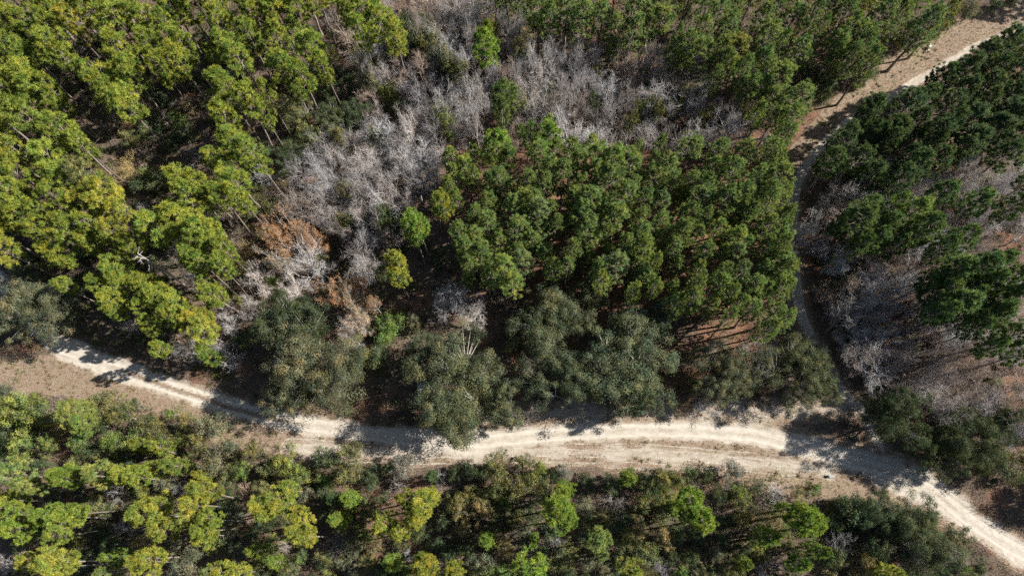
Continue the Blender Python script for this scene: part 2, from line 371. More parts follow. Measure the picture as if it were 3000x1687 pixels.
PLACES = ['in the top left corner', 'by the top edge, left quarter', 'by the top edge left of bare grove', 'at the left edge, upper third', 'deep in the upper left stand', 'in the upper left stand near thickets', 'just left of the grey bare grove', 'at the left edge halfway down', 'in the middle of the left stand', 'between left stand and bare grove', 'at left edge above the spreading oak', 'above the left end of the road', 'left of the rust-leaved tree', 'around the white snag above the road', 'between white snag and roadside oak', 'around the rust-leaved tree', 'at the lower left of bare grove', 'in the heart of the bare grove', 'at the top left of bare grove', 'at the top of the bare grove', 'in the upper middle of bare grove', 'at the right side of bare grove', 'along the lower right of bare grove', 'at the top edge right of centre', 'by the top edge left of upper road', 'on the left verge of upper road', 'at the top right along upper road', 'between bare grove and upper road', 'beside the bend of the upper road', 'on the upper left rim of central stand', 'on the upper rim of central stand', 'in the upper right of central stand', 'at the upper right rim of central stand', 'on the left rim of central stand', 'in the left half of central stand', 'in the middle of the central stand', 'in the right half of central stand', "at central stand's edge by the track", 'at the lower left of central stand', 'at the lower edge of central stand', 'in the lower right of central stand', 'around the bent white bare tree', 'at the oak casting shadow across the road', 'at the oak over the parked car', 'at the largest roadside oak clump', 'at the oaks beside the junction', 'along the shaded edge of upper road', 'along the lower bend of upper road', 'in the dark stand below upper road', 'at the lower fringe of dark stand', 'right of the forest track, upper part', 'inside the right pine stand', 'at the right edge, upper half', 'among grey trees right of the track', 'at the right edge halfway down', 'among bare trees above the junction', 'at the right edge above the road', 'on the shaded side of the junction', 'at the right edge beside the road', 'at the left edge below the clearing', 'below the left end of the road', 'below the road by the oak shadow', 'on the verge left of the wide sand', 'at the left edge near the bottom', 'in the lower left pines', 'around the pale leaning trunks, lower left', 'in the yellow pines, lower left', 'in the bottom left corner', 'along the bottom edge, left third', 'along the bottom edge left of centre', 'on the lower verge near the oak shadow', 'on the lower verge at mid road', 'on the lower verge opposite largest oak', 'in the lower thicket left of centre', 'in the lower thicket at centre', 'in the lower thicket right of centre', 'in the lower right thicket', 'on the bottom edge, middle left', 'on the bottom edge, middle', 'on the bottom edge, middle right', 'on the lower verge near the grey bundle', 'around the twin bright pines, lower right', 'on the bottom edge below twin pines', 'in the dark thicket below the junction', 'on the bottom edge below dark thicket', 'in the bottom right corner']
GROUPS = {'G': 'large oaks', 'A': 'tall pines', 'D': 'slim pines', 'E': 'lanky pines', 'Y': 'young pines', 'S': 'leafy shrubs', 's': 'low bushes', 'O': 'evergreen oaks', 'B': 'leafless trees', 'b': 'bare bushes', 'R': 'rust-leaved oaks', 'K': 'dead snags'}
ORD = 'leftmost second third fourth fifth sixth seventh eighth'.split(); NUM = 'zero one two three four five six seven eight'.split()
def make_label(kd, code, x, y, o):
    w = WORDS[kd]['' if code == '_' else code]
    if len(o) == 1:
        side = 'right' if x > 85 else 'left' if x < -85 else 'top' if y > 80 else 'bottom'
        return w+' just outside the '+side+' of the view', 'trees just outside the view'
    a, ch, ci, i, n = o; place = PLACES[a]
    pl = w.replace('oak', 'oaks', 1) if w.startswith('oak with') else w+('es' if w.endswith('sh') else 's')
    pre = {1: [''], 2: ['upper ', 'lower '], 3: ['upper ', 'middle ', 'lower ']}[ch][ci]
    if n == 1: s = pre+w+' '+place
    elif n == 2: s = ('left', 'right')[i]+' one of two '+pre+pl+' '+place
    else: s = ('leftmost' if i == 0 else 'rightmost' if i == n-1 else ORD[i]+' from left')+' of '+NUM[n]+' '+pre+pl+' '+place
    if len(s.split()) > 16: s = s.replace(' the ', ' ')
    if len(s.split()) > 16: s = s.replace(' from left of', ' of')
    return s, GROUPS[kd]+' '+place
# kind, colour code, x, y, height, crown radius, colour*1000, place, ordinal (metres; the camera hovers over 0, 0)
TREES = """A _ -85.4 88.5 19.3 1.90 297 339 60 0 3 1 0 6
A _ -81.8 86.4 19.6 2.62 232 275 50 0 3 1 1 6
A _ -84.2 84.2 19.8 1.98 251 313 60 0 3 2 1 6
A y -72.9 85.5 20.2 2.19 310 303 52 0 1 0 2 3
A _ -77.0 88.7 19.6 2.32 282 346 66 0 3 1 4 6
A _ -71.7 88.9 20.1 2.00 295 344 62 0 3 1 5 6
A _ -81.6 91.5 17.7 1.51 261 305 55 0 3 0 2 5
A _ -76.7 81.6 18.9 3.02 238 291 55 0 3 2 4 6
A _ -73.3 77.6 20.2 1.73 233 272 49 0 3 2 5 6
A _ -78.1 86.4 19.4 1.68 279 322 58 0 3 1 3 6
A _ -67.2 85.9 20.1 2.72 263 315 59 1 2 1 0 8
A _ -69.5 90.1 18.0 2.04 258 298 53 1 2 0 0 7
A _ -63.9 88.0 18.9 2.33 259 304 55 1 2 0 2 7
A _ -61.4 86.8 18.3 2.12 282 338 63 1 2 1 2 8
A _ -58.5 84.7 19.1 1.47 264 331 64 1 2 1 5 8
A _ -65.3 80.0 19.2 2.89 257 294 52 1 2 1 1 8
A _ -61.1 82.4 17.7 2.00 226 284 55 1 2 1 3 8
A _ -56.2 78.5 18.2 3.11 236 272 49 1 2 1 6 8
A _ -55.2 81.4 18.4 2.50 235 280 52 1 2 1 7 8
A _ -57.8 76.1 20.1 1.83 270 310 55 1 2 1 4 8
A _ -62.6 74.2 19.7 2.13 264 313 57 4 1 0 3 4
A _ -67.0 73.8 18.1 3.27 238 273 49 4 1 0 1 4
A _ -63.1 69.5 19.8 2.59 289 339 61 4 1 0 2 4
A _ -69.4 76.1 18.0 1.75 294 345 63 4 1 0 0 4
A _ -79.9 75.0 19.3 3.05 293 334 59 3 2 0 2 5
A _ -78.4 73.6 18.0 2.45 258 325 63 3 2 0 3 5
A _ -76.2 72.6 17.7 1.40 311 349 60 3 2 0 4 5
A _ -83.4 80.9 20.0 2.27 230 289 56 0 3 2 2 6
A _ -81.3 80.1 18.2 1.56 241 301 58 0 3 2 3 6
A _ -82.1 69.7 18.2 2.32 243 303 59 3 2 1 1 5
A _ -77.7 65.6 20.3 2.46 230 290 57 3 2 1 2 5
A _ -72.0 64.0 20.0 2.55 253 309 58 3 2 1 3 5
A _ -69.0 62.2 18.4 1.58 278 335 63 8 1 0 0 1
A _ -77.5 60.5 20.2 1.93 253 286 50 7 2 0 1 4
A _ -73.5 58.2 19.1 2.90 301 350 63 7 2 0 3 4
A _ -69.9 55.5 19.5 3.06 241 290 54 7 2 1 4 5
A _ -76.4 56.6 18.2 2.52 259 311 58 7 2 0 2 4
A b -65.9 56.1 20.2 2.29 224 221 83 8 1 0 0 1
A y -63.9 53.5 19.5 2.47 352 355 63 8 1 0 0 2
A _ -77.7 54.1 20.2 2.09 298 347 62 7 2 1 1 5
A _ -48.3 84.4 20.0 1.87 297 338 59 2 2 1 0 7
A _ -48.2 88.3 18.5 1.40 306 352 62 2 2 0 1 6
A _ -42.7 87.1 18.6 2.54 264 308 56 2 2 1 4 7
A _ -39.2 87.8 18.1 2.77 289 329 58 2 2 0 4 6
A _ -35.7 87.1 18.1 2.13 279 334 62 2 2 1 6 7
A _ -43.9 82.9 17.8 2.31 237 288 54 2 2 1 3 7
A _ -38.6 81.1 18.5 2.40 252 293 53 2 2 1 5 7
A _ -32.8 78.8 19.3 2.68 274 339 65 6 1 0 4 6
A _ -30.3 76.0 17.7 1.40 278 318 56 6 1 0 5 6
A _ -44.1 77.9 19.5 2.67 243 303 59 2 2 1 2 7
A _ -47.2 79.8 18.6 1.87 268 324 61 2 2 1 1 7
A _ -37.1 76.0 18.5 2.87 233 284 54 6 1 0 2 6
A _ -33.4 72.4 19.8 2.31 219 272 52 6 1 0 3 6
A _ -47.1 72.8 18.9 2.33 247 308 59 5 1 0 2 5
A _ -45.6 70.4 18.5 1.92 230 271 50 5 1 0 3 5
A _ -42.9 68.2 19.0 2.30 311 355 63 5 1 0 4 5
A _ -46.2 65.0 19.5 2.17 265 300 52 5 1 0 1 5
A _ -45.0 61.6 17.8 2.76 224 278 53 9 1 0 3 7
A _ -40.3 58.4 20.3 2.50 216 271 53 9 1 0 6 7
A _ -46.3 57.8 17.7 1.76 281 324 58 9 1 0 1 7
A _ -51.1 54.3 19.7 2.48 273 313 56 12 2 0 2 6
A _ -47.7 53.1 19.9 2.27 275 311 54 9 1 0 0 7
A _ -43.1 55.0 17.7 2.71 274 325 59 9 1 0 4 7
A _ -38.9 65.3 19.8 1.40 238 286 53 6 1 0 0 6
A _ -39.2 70.0 18.6 1.40 271 310 55 6 1 0 1 6
A _ -76.5 72.4 13.1 1.68 239 291 55 3 2 1 4 5
A _ -52.3 84.1 11.2 1.40 274 343 66 5 1 0 0 5
A _ -82.8 90.9 17.8 1.40 259 318 61 0 3 1 2 6
A _ -84.2 76.2 18.2 1.40 280 330 60 3 2 0 1 5
A _ -82.5 72.8 20.2 1.40 241 279 50 3 2 0 0 5
S _ -33.6 80.4 5.0 3.40 110 127 52 6 1 0 0 1
O dk -31.6 72.5 8.0 3.77 89 112 51 6 1 0 0 1
O ol -37.1 72.8 8.0 3.77 174 180 74 6 1 0 0 1
O dk -38.8 63.8 8.0 3.68 70 91 43 16 1 0 0 1
S dk -36.0 70.1 5.0 2.80 67 93 39 16 1 0 0 1
S dk -32.2 78.2 5.0 2.60 85 117 49 6 1 0 0 2
s dk -42.8 67.6 3.4 1.53 65 91 39 9 1 0 2 3
B _ -30.3 60.3 14.0 2.80 404 382 374 16 2 0 2 5
b w -42.8 60.9 7.0 1.93 509 496 491 9 1 0 0 1
B _ -29.7 57.0 14.0 2.55 383 380 389 16 2 0 3 5
B _ -31.6 55.3 14.1 2.30 417 404 405 16 2 1 0 5
b _ -33.5 67.7 6.0 1.58 376 358 360 16 1 0 0 1
b br -86.8 78.9 4.0 3.29 397 293 211 3 1 0 0 1
b br -73.3 74.5 4.0 3.25 358 292 232 4 1 0 2 5
b yl -68.7 65.3 4.0 2.91 423 316 145 8 1 0 1 2
b br -66.0 67.0 3.5 2.39 347 274 212 8 1 0 1 2
b br -79.5 80.8 2.8 1.94 375 285 211 4 1 0 1 5
b gy -56.6 67.7 3.5 2.40 348 341 342 9 1 0 0 3
b br -48.5 84.5 3.2 2.23 431 341 264 2 1 0 0 4
b br -66.7 72.3 2.7 1.89 418 326 249 4 1 0 3 5
b or -70.6 74.9 2.4 1.64 439 265 140 4 1 0 0 1
b yl -70.3 63.4 3.4 2.37 378 305 152 8 1 0 0 2
S dk -64.2 72.6 5.0 3.07 73 98 40 4 1 0 0 1
s g -60.2 73.6 4.9 2.31 142 210 51 5 1 0 0 1
s dk -66.5 80.5 5.0 2.36 78 105 43 4 1 0 2 3
s dk -63.6 83.5 4.5 2.11 76 107 46 5 1 0 1 6
s ol -68.2 69.8 4.8 2.29 169 172 62 8 1 0 1 2
s ol -58.2 93.6 4.1 1.90 154 161 59 2 1 0 0 5
s dk -58.0 71.5 4.9 2.30 67 94 41 5 1 0 2 6
s g -63.8 63.1 4.3 2.00 157 232 57 8 1 0 0 1
s dk -65.9 61.1 4.3 1.99 73 101 43 8 1 0 1 3
s dk -63.4 78.2 4.4 2.08 74 108 48 5 1 0 0 6
s dk -80.2 84.6 4.0 1.86 76 103 43 4 1 0 0 3
s g -72.7 77.6 3.4 1.57 120 183 46 4 1 0 0 1
s dk -58.4 83.1 3.5 1.59 84 113 46 5 1 0 3 6
s g -83.4 80.1 3.5 1.58 121 185 46 3 1 0 0 1
s ol -74.8 67.7 4.3 2.03 161 171 64 8 1 0 0 2
s dk -76.7 88.2 3.5 1.61 74 110 50 4 1 0 1 3
s dk -60.9 69.1 4.8 2.29 71 104 46 9 1 0 0 3
s dk -62.3 61.3 4.7 2.24 73 100 42 8 1 0 2 3
s dk -49.8 76.7 3.4 1.56 78 105 43 5 1 0 5 6
s dk -44.6 88.6 3.0 1.35 83 115 49 2 1 0 1 3
A _ -24.5 84.9 19.9 2.71 280 346 66 18 1 0 2 5
A _ -21.0 85.5 18.0 2.75 257 313 59 18 1 0 4 5
A y -18.1 80.6 19.6 2.27 316 342 65 18 1 0 1 2
A _ -22.7 80.4 20.2 1.64 289 349 65 18 1 0 3 5
A _ -26.7 86.9 19.3 1.47 301 340 59 18 1 0 1 5
A g -2.7 76.2 19.8 2.44 227 320 57 19 1 0 1 2
A ol -1.8 84.9 12.3 1.64 245 231 78 19 1 0 0 1
A g -3.1 79.0 18.8 1.45 189 255 43 19 1 0 0 2
Y g 20.7 84.3 7.6 1.11 206 277 53 23 1 0 0 1
D _ 23.9 85.6 17.1 2.83 167 230 68 23 2 0 4 6
D _ 28.3 83.2 15.7 2.90 190 239 65 24 2 1 0 8
D _ 22.5 81.1 17.1 2.36 175 238 70 23 2 1 5 7
D _ 11.8 87.3 15.7 2.90 190 253 73 23 2 1 1 7
D _ 15.0 84.7 16.6 2.77 190 253 73 23 2 1 2 7
D _ 18.4 86.8 15.1 2.75 164 230 69 23 2 1 3 7
D _ 20.0 83.2 14.6 2.03 205 267 75 23 2 1 4 7
D _ 7.0 87.0 17.6 2.38 172 227 65 23 2 0 0 6
D _ 9.0 85.5 16.3 1.87 189 251 72 23 2 1 0 7
D _ 25.8 83.3 15.3 1.84 213 273 75 23 2 1 6 7
D _ 30.9 77.3 15.0 2.12 172 232 67 24 2 1 2 8
D _ 30.7 78.7 17.1 1.31 183 253 75 24 2 1 1 8
A d -0.2 66.4 19.8 2.37 154 207 65 20 1 0 1 2
A d -0.5 63.4 19.7 1.57 141 185 56 20 1 0 0 2
S yg -11.3 70.4 9.0 3.01 190 237 62 20 1 0 0 1
S g -20.9 75.5 8.0 2.17 142 194 43 17 1 0 0 1
A g -2.2 59.6 17.6 2.56 214 308 56 29 1 0 0 1
A g 7.2 61.7 16.7 2.19 191 281 52 30 1 0 0 1
D g 5.3 57.8 16.6 2.61 198 264 65 30 1 0 0 2
D _ 3.5 62.0 15.8 1.42 205 278 81 30 2 0 0 6
D _ 0.9 56.3 16.5 1.70 163 228 68 29 1 0 6 7
D _ -3.1 56.8 17.4 1.56 175 218 59 29 1 0 4 7
D g -6.6 55.9 16.1 2.28 258 315 71 29 1 0 2 3
D _ -8.4 54.3 16.0 1.78 209 268 74 29 1 0 0 7
D _ -1.4 53.1 16.4 2.20 165 228 68 29 1 0 5 7
D _ 3.3 52.6 17.0 2.09 164 229 69 30 2 1 0 6
D g -9.2 52.1 16.9 1.31 215 268 62 29 1 0 0 3
D _ -3.5 52.0 16.3 1.36 174 244 74 29 1 0 3 7
D _ 10.6 57.8 17.0 1.84 182 232 63 30 2 0 3 6
D _ 11.8 56.0 17.0 1.89 209 269 75 30 2 0 4 6
D _ 15.0 56.6 16.5 2.57 207 261 71 30 2 0 5 6
D g 18.1 56.0 17.4 2.35 230 300 72 22 1 0 0 1
D _ 20.9 54.9 15.9 2.31 184 250 73 31 2 0 0 5
D _ 16.7 51.7 17.0 2.49 156 213 63 35 3 0 5 6
D _ 13.8 54.1 15.8 2.26 174 242 72 30 2 1 5 6
D _ 9.0 53.2 16.6 2.15 158 216 64 30 2 1 3 6
D _ 23.9 52.9 14.7 2.67 188 236 64 31 2 1 2 5
D _ 26.2 54.8 16.1 2.24 192 244 67 31 2 0 3 5
D _ 26.4 51.4 15.6 1.98 200 262 74 31 2 1 3 5
D _ 6.4 55.0 16.8 2.10 174 233 67 30 2 0 1 6
D _ -4.9 53.9 16.6 1.27 178 232 65 29 1 0 2 7
D _ 0.9 52.8 14.6 1.47 210 269 74 34 2 0 3 5
D _ 6.4 52.0 16.4 1.64 167 231 69 30 2 1 2 6
D _ 11.2 51.3 16.5 1.75 161 211 60 30 2 1 4 6
D _ 20.2 51.8 14.2 1.70 161 226 69 31 2 1 0 5
S gg -19.2 87.0 7.0 3.96 160 170 102 18 1 0 3 5
S ol -25.5 85.6 6.0 3.43 150 151 54 18 1 0 1 2
S dk -28.8 78.3 6.0 2.59 75 107 47 6 1 0 1 2
O dk -26.8 72.0 8.0 3.26 80 109 53 17 1 0 0 1
S gg -23.6 80.7 6.0 3.13 187 201 123 18 1 0 2 5
S g 6.7 90.2 8.0 2.65 152 215 50 21 1 0 0 1
S dk 8.1 74.4 7.0 2.55 80 112 48 21 1 0 0 2
S gg 0.1 69.6 8.0 2.01 196 199 114 29 1 0 0 1
S g 2.6 67.3 7.0 1.75 145 221 55 29 1 0 0 1
S yg 24.3 69.6 8.0 2.14 182 214 53 22 1 0 0 2
S yg 30.6 70.4 8.0 2.14 193 238 62 22 1 0 1 2
S ol 17.6 80.1 6.0 1.82 168 176 65 21 1 0 0 1
s g -9.6 81.8 3.5 1.58 144 209 50 20 1 0 0 1
s gg 10.7 79.9 3.5 1.58 187 197 118 21 1 0 0 1
s dk -4.5 96.5 3.6 1.64 77 107 45 19 1 0 0 1
S ol -27.6 89.8 5.0 2.41 163 172 64 18 1 0 0 2
S ol -14.0 93.2 5.0 2.43 150 155 56 19 1 0 0 3
s g -9.2 69.3 3.4 1.53 152 216 51 29 1 0 0 1
s dk 20.0 69.6 3.4 1.53 67 94 41 22 1 0 0 1
s dk 15.9 72.9 3.4 1.55 73 107 47 21 1 0 0 1
B w -7.8 91.0 12.6 3.21 495 449 413 19 1 0 1 3
B w 2.6 89.5 13.7 3.05 459 437 424 19 1 0 2 3
B _ -0.3 90.3 12.7 1.92 365 363 373 19 2 0 3 4
B w -8.8 81.3 13.6 2.98 476 472 477 19 1 0 0 3
B _ 2.9 83.9 13.2 2.76 418 374 347 19 2 1 4 5
B _ -5.9 85.8 13.7 1.64 355 340 337 19 2 1 3 5
B w 6.7 79.5 14.4 2.22 567 533 509 21 1 0 1 4
B _ 10.0 80.1 14.1 2.35 343 333 335 21 2 0 1 5
B _ 15.8 81.1 13.3 3.11 403 361 335 23 1 0 0 1
B br 26.7 79.5 14.1 3.70 401 339 299 24 1 0 0 2
B br 1.0 77.9 13.8 3.08 417 343 294 20 1 0 0 3
B _ -0.5 75.1 13.3 2.69 377 347 331 20 2 0 3 5
B _ -4.5 75.0 12.8 2.21 434 409 399 20 2 1 4 6
B w 7.2 75.4 13.7 2.81 553 510 479 21 1 0 2 4
B w 4.7 71.4 13.6 2.18 606 570 545 21 1 0 0 4
B w -10.5 72.9 14.4 3.14 463 441 427 20 1 0 0 2
B w -6.4 71.3 14.4 2.29 543 528 523 20 1 0 1 2
B _ -14.5 73.1 13.7 2.55 424 405 401 20 2 1 0 6
B br -18.8 77.2 13.2 2.34 440 356 300 18 2 1 4 5
B br -14.7 79.0 14.2 2.71 462 361 293 19 1 0 0 7
B _ -14.8 69.3 12.6 2.30 445 407 387 17 2 0 2 4
B w 18.1 73.9 12.8 2.69 542 534 535 21 1 0 3 4
B _ 13.7 71.8 13.6 2.66 429 397 381 21 2 1 3 5
B _ 20.4 71.7 13.7 2.06 371 338 319 22 1 0 2 6
B w 25.5 71.0 12.8 3.64 489 466 453 22 1 0 1 2
B _ 10.7 72.7 13.7 2.18 424 388 367 21 2 1 2 5
B w 11.3 64.6 14.2 3.31 567 543 528 30 1 0 0 1
B w 15.2 64.6 13.3 3.33 591 567 554 22 1 0 0 2
B _ 21.0 60.9 13.4 2.35 442 392 359 22 1 0 3 6
B _ 28.1 62.3 13.0 2.84 400 366 347 31 1 0 0 2
B w -21.3 66.5 13.1 3.11 568 570 580 17 1 0 1 5
B w -16.4 65.4 14.4 2.25 582 544 518 17 1 0 3 5
B w -23.9 61.8 13.3 2.83 555 511 478 17 1 0 0 5
B w -14.1 60.9 14.4 3.74 559 556 562 17 1 0 4 5
B w -18.1 59.3 14.3 3.14 535 503 481 17 1 0 2 5
B _ -10.4 61.3 13.7 2.23 457 406 374 29 1 0 0 1
B _ -27.0 61.0 13.0 2.71 462 418 391 16 2 0 4 5
B _ -24.6 55.6 14.4 2.99 357 338 332 16 2 1 4 5
B _ -19.9 55.2 13.5 2.77 482 430 396 17 2 1 2 5
B _ -15.5 56.6 13.3 2.32 431 413 410 17 2 1 3 5
B _ -17.1 54.5 13.2 1.85 443 414 402 33 1 0 2 3
B _ -8.0 67.3 14.4 2.02 436 403 386 20 2 1 2 6
B _ -4.9 66.6 13.5 2.03 464 424 403 20 2 1 3 6
B br -16.6 91.5 13.1 2.44 475 390 334 18 2 0 4 5
B br -13.6 92.3 13.5 2.05 427 344 289 19 1 0 3 7
b _ 3.9 73.2 2.7 1.90 404 387 391 21 1 0 0 1
B _ 5.9 67.8 13.7 1.91 453 435 432 21 2 1 0 5
b _ -29.5 88.0 2.9 1.97 397 380 385 18 1 0 0 1
b br -13.1 97.1 2.5 1.73 384 283 204 19 1 0 0 1
B _ -10.6 92.1 14.0 2.04 375 361 360 19 2 0 0 4
B _ -5.5 91.2 14.1 1.78 432 419 420 19 2 0 2 4
B _ 17.7 69.1 12.6 2.17 433 403 389 22 1 0 0 6
B _ -11.7 70.3 13.6 1.93 454 428 418 20 2 1 1 6
B _ 2.6 76.2 13.1 1.48 379 367 367 20 2 0 4 5
B _ -2.5 76.6 14.3 1.71 371 370 382 20 2 0 2 5
B _ 13.1 76.8 14.0 2.21 351 344 349 21 2 0 3 5
B br 24.0 77.1 13.0 1.73 411 327 271 23 1 0 1 2
B br 29.1 76.6 13.1 1.97 464 388 337 24 1 0 1 2
B _ 9.5 67.2 12.8 1.68 372 358 357 21 2 1 1 5
B _ 18.3 62.6 14.4 1.41 424 399 390 22 1 0 1 6
B _ -22.2 58.8 13.1 2.10 367 344 334 17 2 1 0 5
B _ -12.2 58.5 13.7 2.10 367 360 366 17 2 1 4 5
b or -16.7 82.6 2.4 1.67 432 259 136 18 1 0 0 1
D _ 34.4 76.5 16.3 2.90 188 241 67 24 2 1 4 8
D _ 32.4 77.8 16.7 2.01 196 248 68 24 2 1 3 8
D _ 37.6 76.4 16.8 2.02 185 232 63 27 1 0 1 8
D y 41.7 76.4 16.0 2.38 238 240 58 27 1 0 0 1
D _ 44.0 74.9 15.1 2.30 170 240 73 27 1 0 5 8
D _ 44.9 72.0 15.7 2.48 183 228 61 27 1 0 7 8
D _ 46.9 69.7 16.7 2.40 202 260 72 28 1 0 3 7
D _ 44.6 70.3 14.2 1.88 189 266 81 27 1 0 6 8
D _ 49.4 67.0 15.7 2.75 174 232 66 28 1 0 6 7
D _ 47.1 62.9 17.2 2.31 216 273 74 28 1 0 5 7
D _ 44.8 67.1 14.1 2.19 177 221 59 28 1 0 1 7
D _ 40.8 70.2 15.6 1.83 183 249 73 27 1 0 3 8
D _ 45.9 59.6 16.6 2.02 162 216 62 28 1 0 4 7
D _ 46.4 79.9 15.8 2.72 185 246 71 25 2 1 0 8
D _ 46.5 83.9 15.4 2.15 185 232 63 25 2 0 0 7
D _ 47.4 76.8 17.1 1.54 179 243 71 25 2 1 1 8
D _ 51.8 76.4 15.1 2.14 193 264 78 25 2 1 2 8
D _ 52.5 84.1 14.3 2.72 172 240 72 25 2 0 3 7
D _ 55.3 79.5 16.5 1.57 182 227 61 25 2 1 3 8
D _ 57.3 77.6 15.1 2.90 192 253 72 25 2 1 4 8
D _ 59.7 79.9 17.3 1.93 198 257 72 25 2 1 6 8
D _ 62.3 78.6 15.8 2.56 183 246 72 26 2 1 0 6
D _ 64.1 76.5 15.8 2.38 157 221 67 26 2 1 2 6
D _ 62.5 85.4 14.6 2.42 163 219 63 26 2 0 0 5
D _ 62.3 73.1 16.9 1.95 163 211 59 26 2 1 1 6
D _ 60.5 75.0 14.9 2.00 171 234 69 25 2 1 7 8
D _ 66.2 82.4 16.9 2.90 175 232 66 26 2 1 3 6
D _ 70.7 85.3 14.2 2.52 177 225 62 26 2 1 4 6
D _ 73.4 80.2 17.5 2.88 175 244 73 26 2 1 5 6
D y 78.0 82.9 16.5 1.90 241 243 59 26 1 0 2 3
D _ 36.6 85.6 17.0 2.13 184 250 73 24 2 0 3 7
D _ 38.2 84.5 16.4 2.11 185 260 78 24 2 1 6 8
D _ 35.6 81.1 16.6 1.84 216 272 74 24 2 1 5 8
D _ 40.0 82.4 15.1 2.10 183 256 77 24 2 1 7 8
D _ 42.4 86.4 14.6 1.95 188 240 66 24 2 0 6 7
D _ 49.1 85.4 15.5 1.68 183 251 74 25 2 0 1 7
D _ 55.1 83.7 16.3 1.80 162 227 68 25 2 0 5 7
D _ 58.6 86.6 14.5 1.82 179 246 73 25 2 0 6 7
D _ 58.3 75.8 14.3 1.59 191 241 66 25 2 1 5 8
D _ 71.4 84.7 16.1 2.00 206 272 78 26 2 0 2 5
D _ 40.9 71.9 17.2 1.59 191 264 79 27 1 0 4 8
D _ 38.5 74.1 15.6 1.50 217 276 75 27 1 0 2 8
D _ 35.7 71.4 16.2 1.34 193 244 66 27 1 0 0 8
D _ 41.1 62.4 17.4 1.67 185 231 62 28 1 0 0 7
D _ 45.2 63.3 14.3 1.88 185 233 63 28 1 0 2 7
S dk 78.6 86.4 6.0 2.91 86 115 47 26 1 0 1 3
S dk 82.0 87.2 6.0 2.12 76 112 50 26 1 0 2 3
S gg 90.7 91.2 5.0 2.56 167 169 97 46 1 0 0 1
S dk 58.5 75.1 7.0 3.07 85 117 49 28 1 0 1 2
S ol 57.6 72.0 6.0 2.55 137 144 53 28 1 0 0 1
S dk 56.3 78.2 6.0 2.20 69 100 45 28 1 0 0 2
S gg 36.0 91.9 7.0 2.14 162 166 97 24 1 0 0 1
s gg 68.2 78.3 4.0 2.35 164 174 104 47 1 0 0 1
S ol 62.2 78.3 5.0 2.08 164 161 55 25 1 0 0 1
s dk 96.3 93.3 4.0 2.17 79 108 45 46 1 0 1 2
s ol 65.7 77.3 4.0 1.56 169 185 71 47 1 0 0 1
s ol 75.8 85.3 3.0 1.60 168 183 70 26 1 0 0 1
s g 66.5 76.5 2.0 1.44 136 192 44 47 1 0 0 1
s ol 100.1 93.9 3.0 1.64 174 177 63 46 1 0 0 1
S dk 77.6 88.8 5.0 1.87 76 104 44 26 1 0 0 3
s dk 86.0 88.8 4.0 1.34 71 103 46 46 1 0 0 2
B w 33.5 69.3 13.9 2.04 466 465 472 27 1 0 0 1
B _ 36.2 68.9 13.8 2.04 376 335 309 27 1 0 0 3
B w 37.7 63.0 12.7 3.08 586 569 562 32 1 0 0 1
B _ 42.4 61.8 13.8 2.70 389 376 376 32 1 0 1 3
B w 31.5 63.0 12.7 2.25 571 545 529 31 1 0 0 1
B _ 40.3 64.4 12.8 1.79 389 349 325 32 1 0 0 3
b br 55.9 83.4 2.6 1.81 424 347 278 25 1 0 0 1
b gy 80.9 86.6 3.0 1.68 354 341 337 26 1 0 0 1
b br 45.9 92.1 2.5 1.71 409 322 248 24 1 0 0 1
b _ 55.0 90.3 2.0 1.42 387 358 353 25 1 0 0 1
D _ 30.3 57.5 15.2 2.12 191 252 72 31 2 0 4 5
D _ 34.9 57.8 14.2 2.10 188 244 68 32 2 0 1 6
D _ 39.6 57.3 14.3 2.05 193 243 66 32 2 0 2 6
D _ 41.4 56.1 17.4 2.01 188 241 66 32 2 0 3 6
D _ 44.3 56.3 14.9 1.53 210 275 77 32 2 0 5 6
D _ 42.6 52.0 17.5 2.31 196 251 69 32 2 0 4 6
D _ 39.8 52.3 17.0 2.16 189 260 77 32 2 1 4 7
D _ 36.3 52.8 16.3 2.13 173 239 71 32 2 1 2 7
D _ 33.8 54.3 14.9 1.73 164 212 59 32 2 0 0 6
D _ 29.4 52.0 16.2 1.82 171 233 69 31 2 1 4 5
D _ 32.2 51.2 15.4 1.89 151 212 64 32 2 1 0 7
D _ 36.9 49.6 17.0 1.96 191 257 75 32 2 1 3 7
D _ 41.1 49.5 16.9 1.84 186 241 67 32 2 1 5 7
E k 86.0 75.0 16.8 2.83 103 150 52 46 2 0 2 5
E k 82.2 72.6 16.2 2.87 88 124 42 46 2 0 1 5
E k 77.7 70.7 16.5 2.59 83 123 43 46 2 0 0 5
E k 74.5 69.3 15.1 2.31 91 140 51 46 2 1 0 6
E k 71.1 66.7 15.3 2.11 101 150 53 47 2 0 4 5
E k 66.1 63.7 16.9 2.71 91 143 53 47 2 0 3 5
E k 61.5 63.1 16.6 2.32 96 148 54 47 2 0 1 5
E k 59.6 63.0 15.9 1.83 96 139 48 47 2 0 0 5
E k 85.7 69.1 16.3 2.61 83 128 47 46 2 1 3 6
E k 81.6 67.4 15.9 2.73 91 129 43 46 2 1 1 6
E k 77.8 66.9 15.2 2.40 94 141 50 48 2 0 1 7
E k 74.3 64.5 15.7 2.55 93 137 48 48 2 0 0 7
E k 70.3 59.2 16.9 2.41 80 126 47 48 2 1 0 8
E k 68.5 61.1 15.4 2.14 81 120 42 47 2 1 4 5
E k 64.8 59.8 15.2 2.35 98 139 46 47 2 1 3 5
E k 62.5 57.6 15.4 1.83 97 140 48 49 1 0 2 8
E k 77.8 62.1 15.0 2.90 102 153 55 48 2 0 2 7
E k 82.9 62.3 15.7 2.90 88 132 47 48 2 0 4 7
E k 80.3 58.0 16.4 2.83 89 130 45 48 2 1 5 8
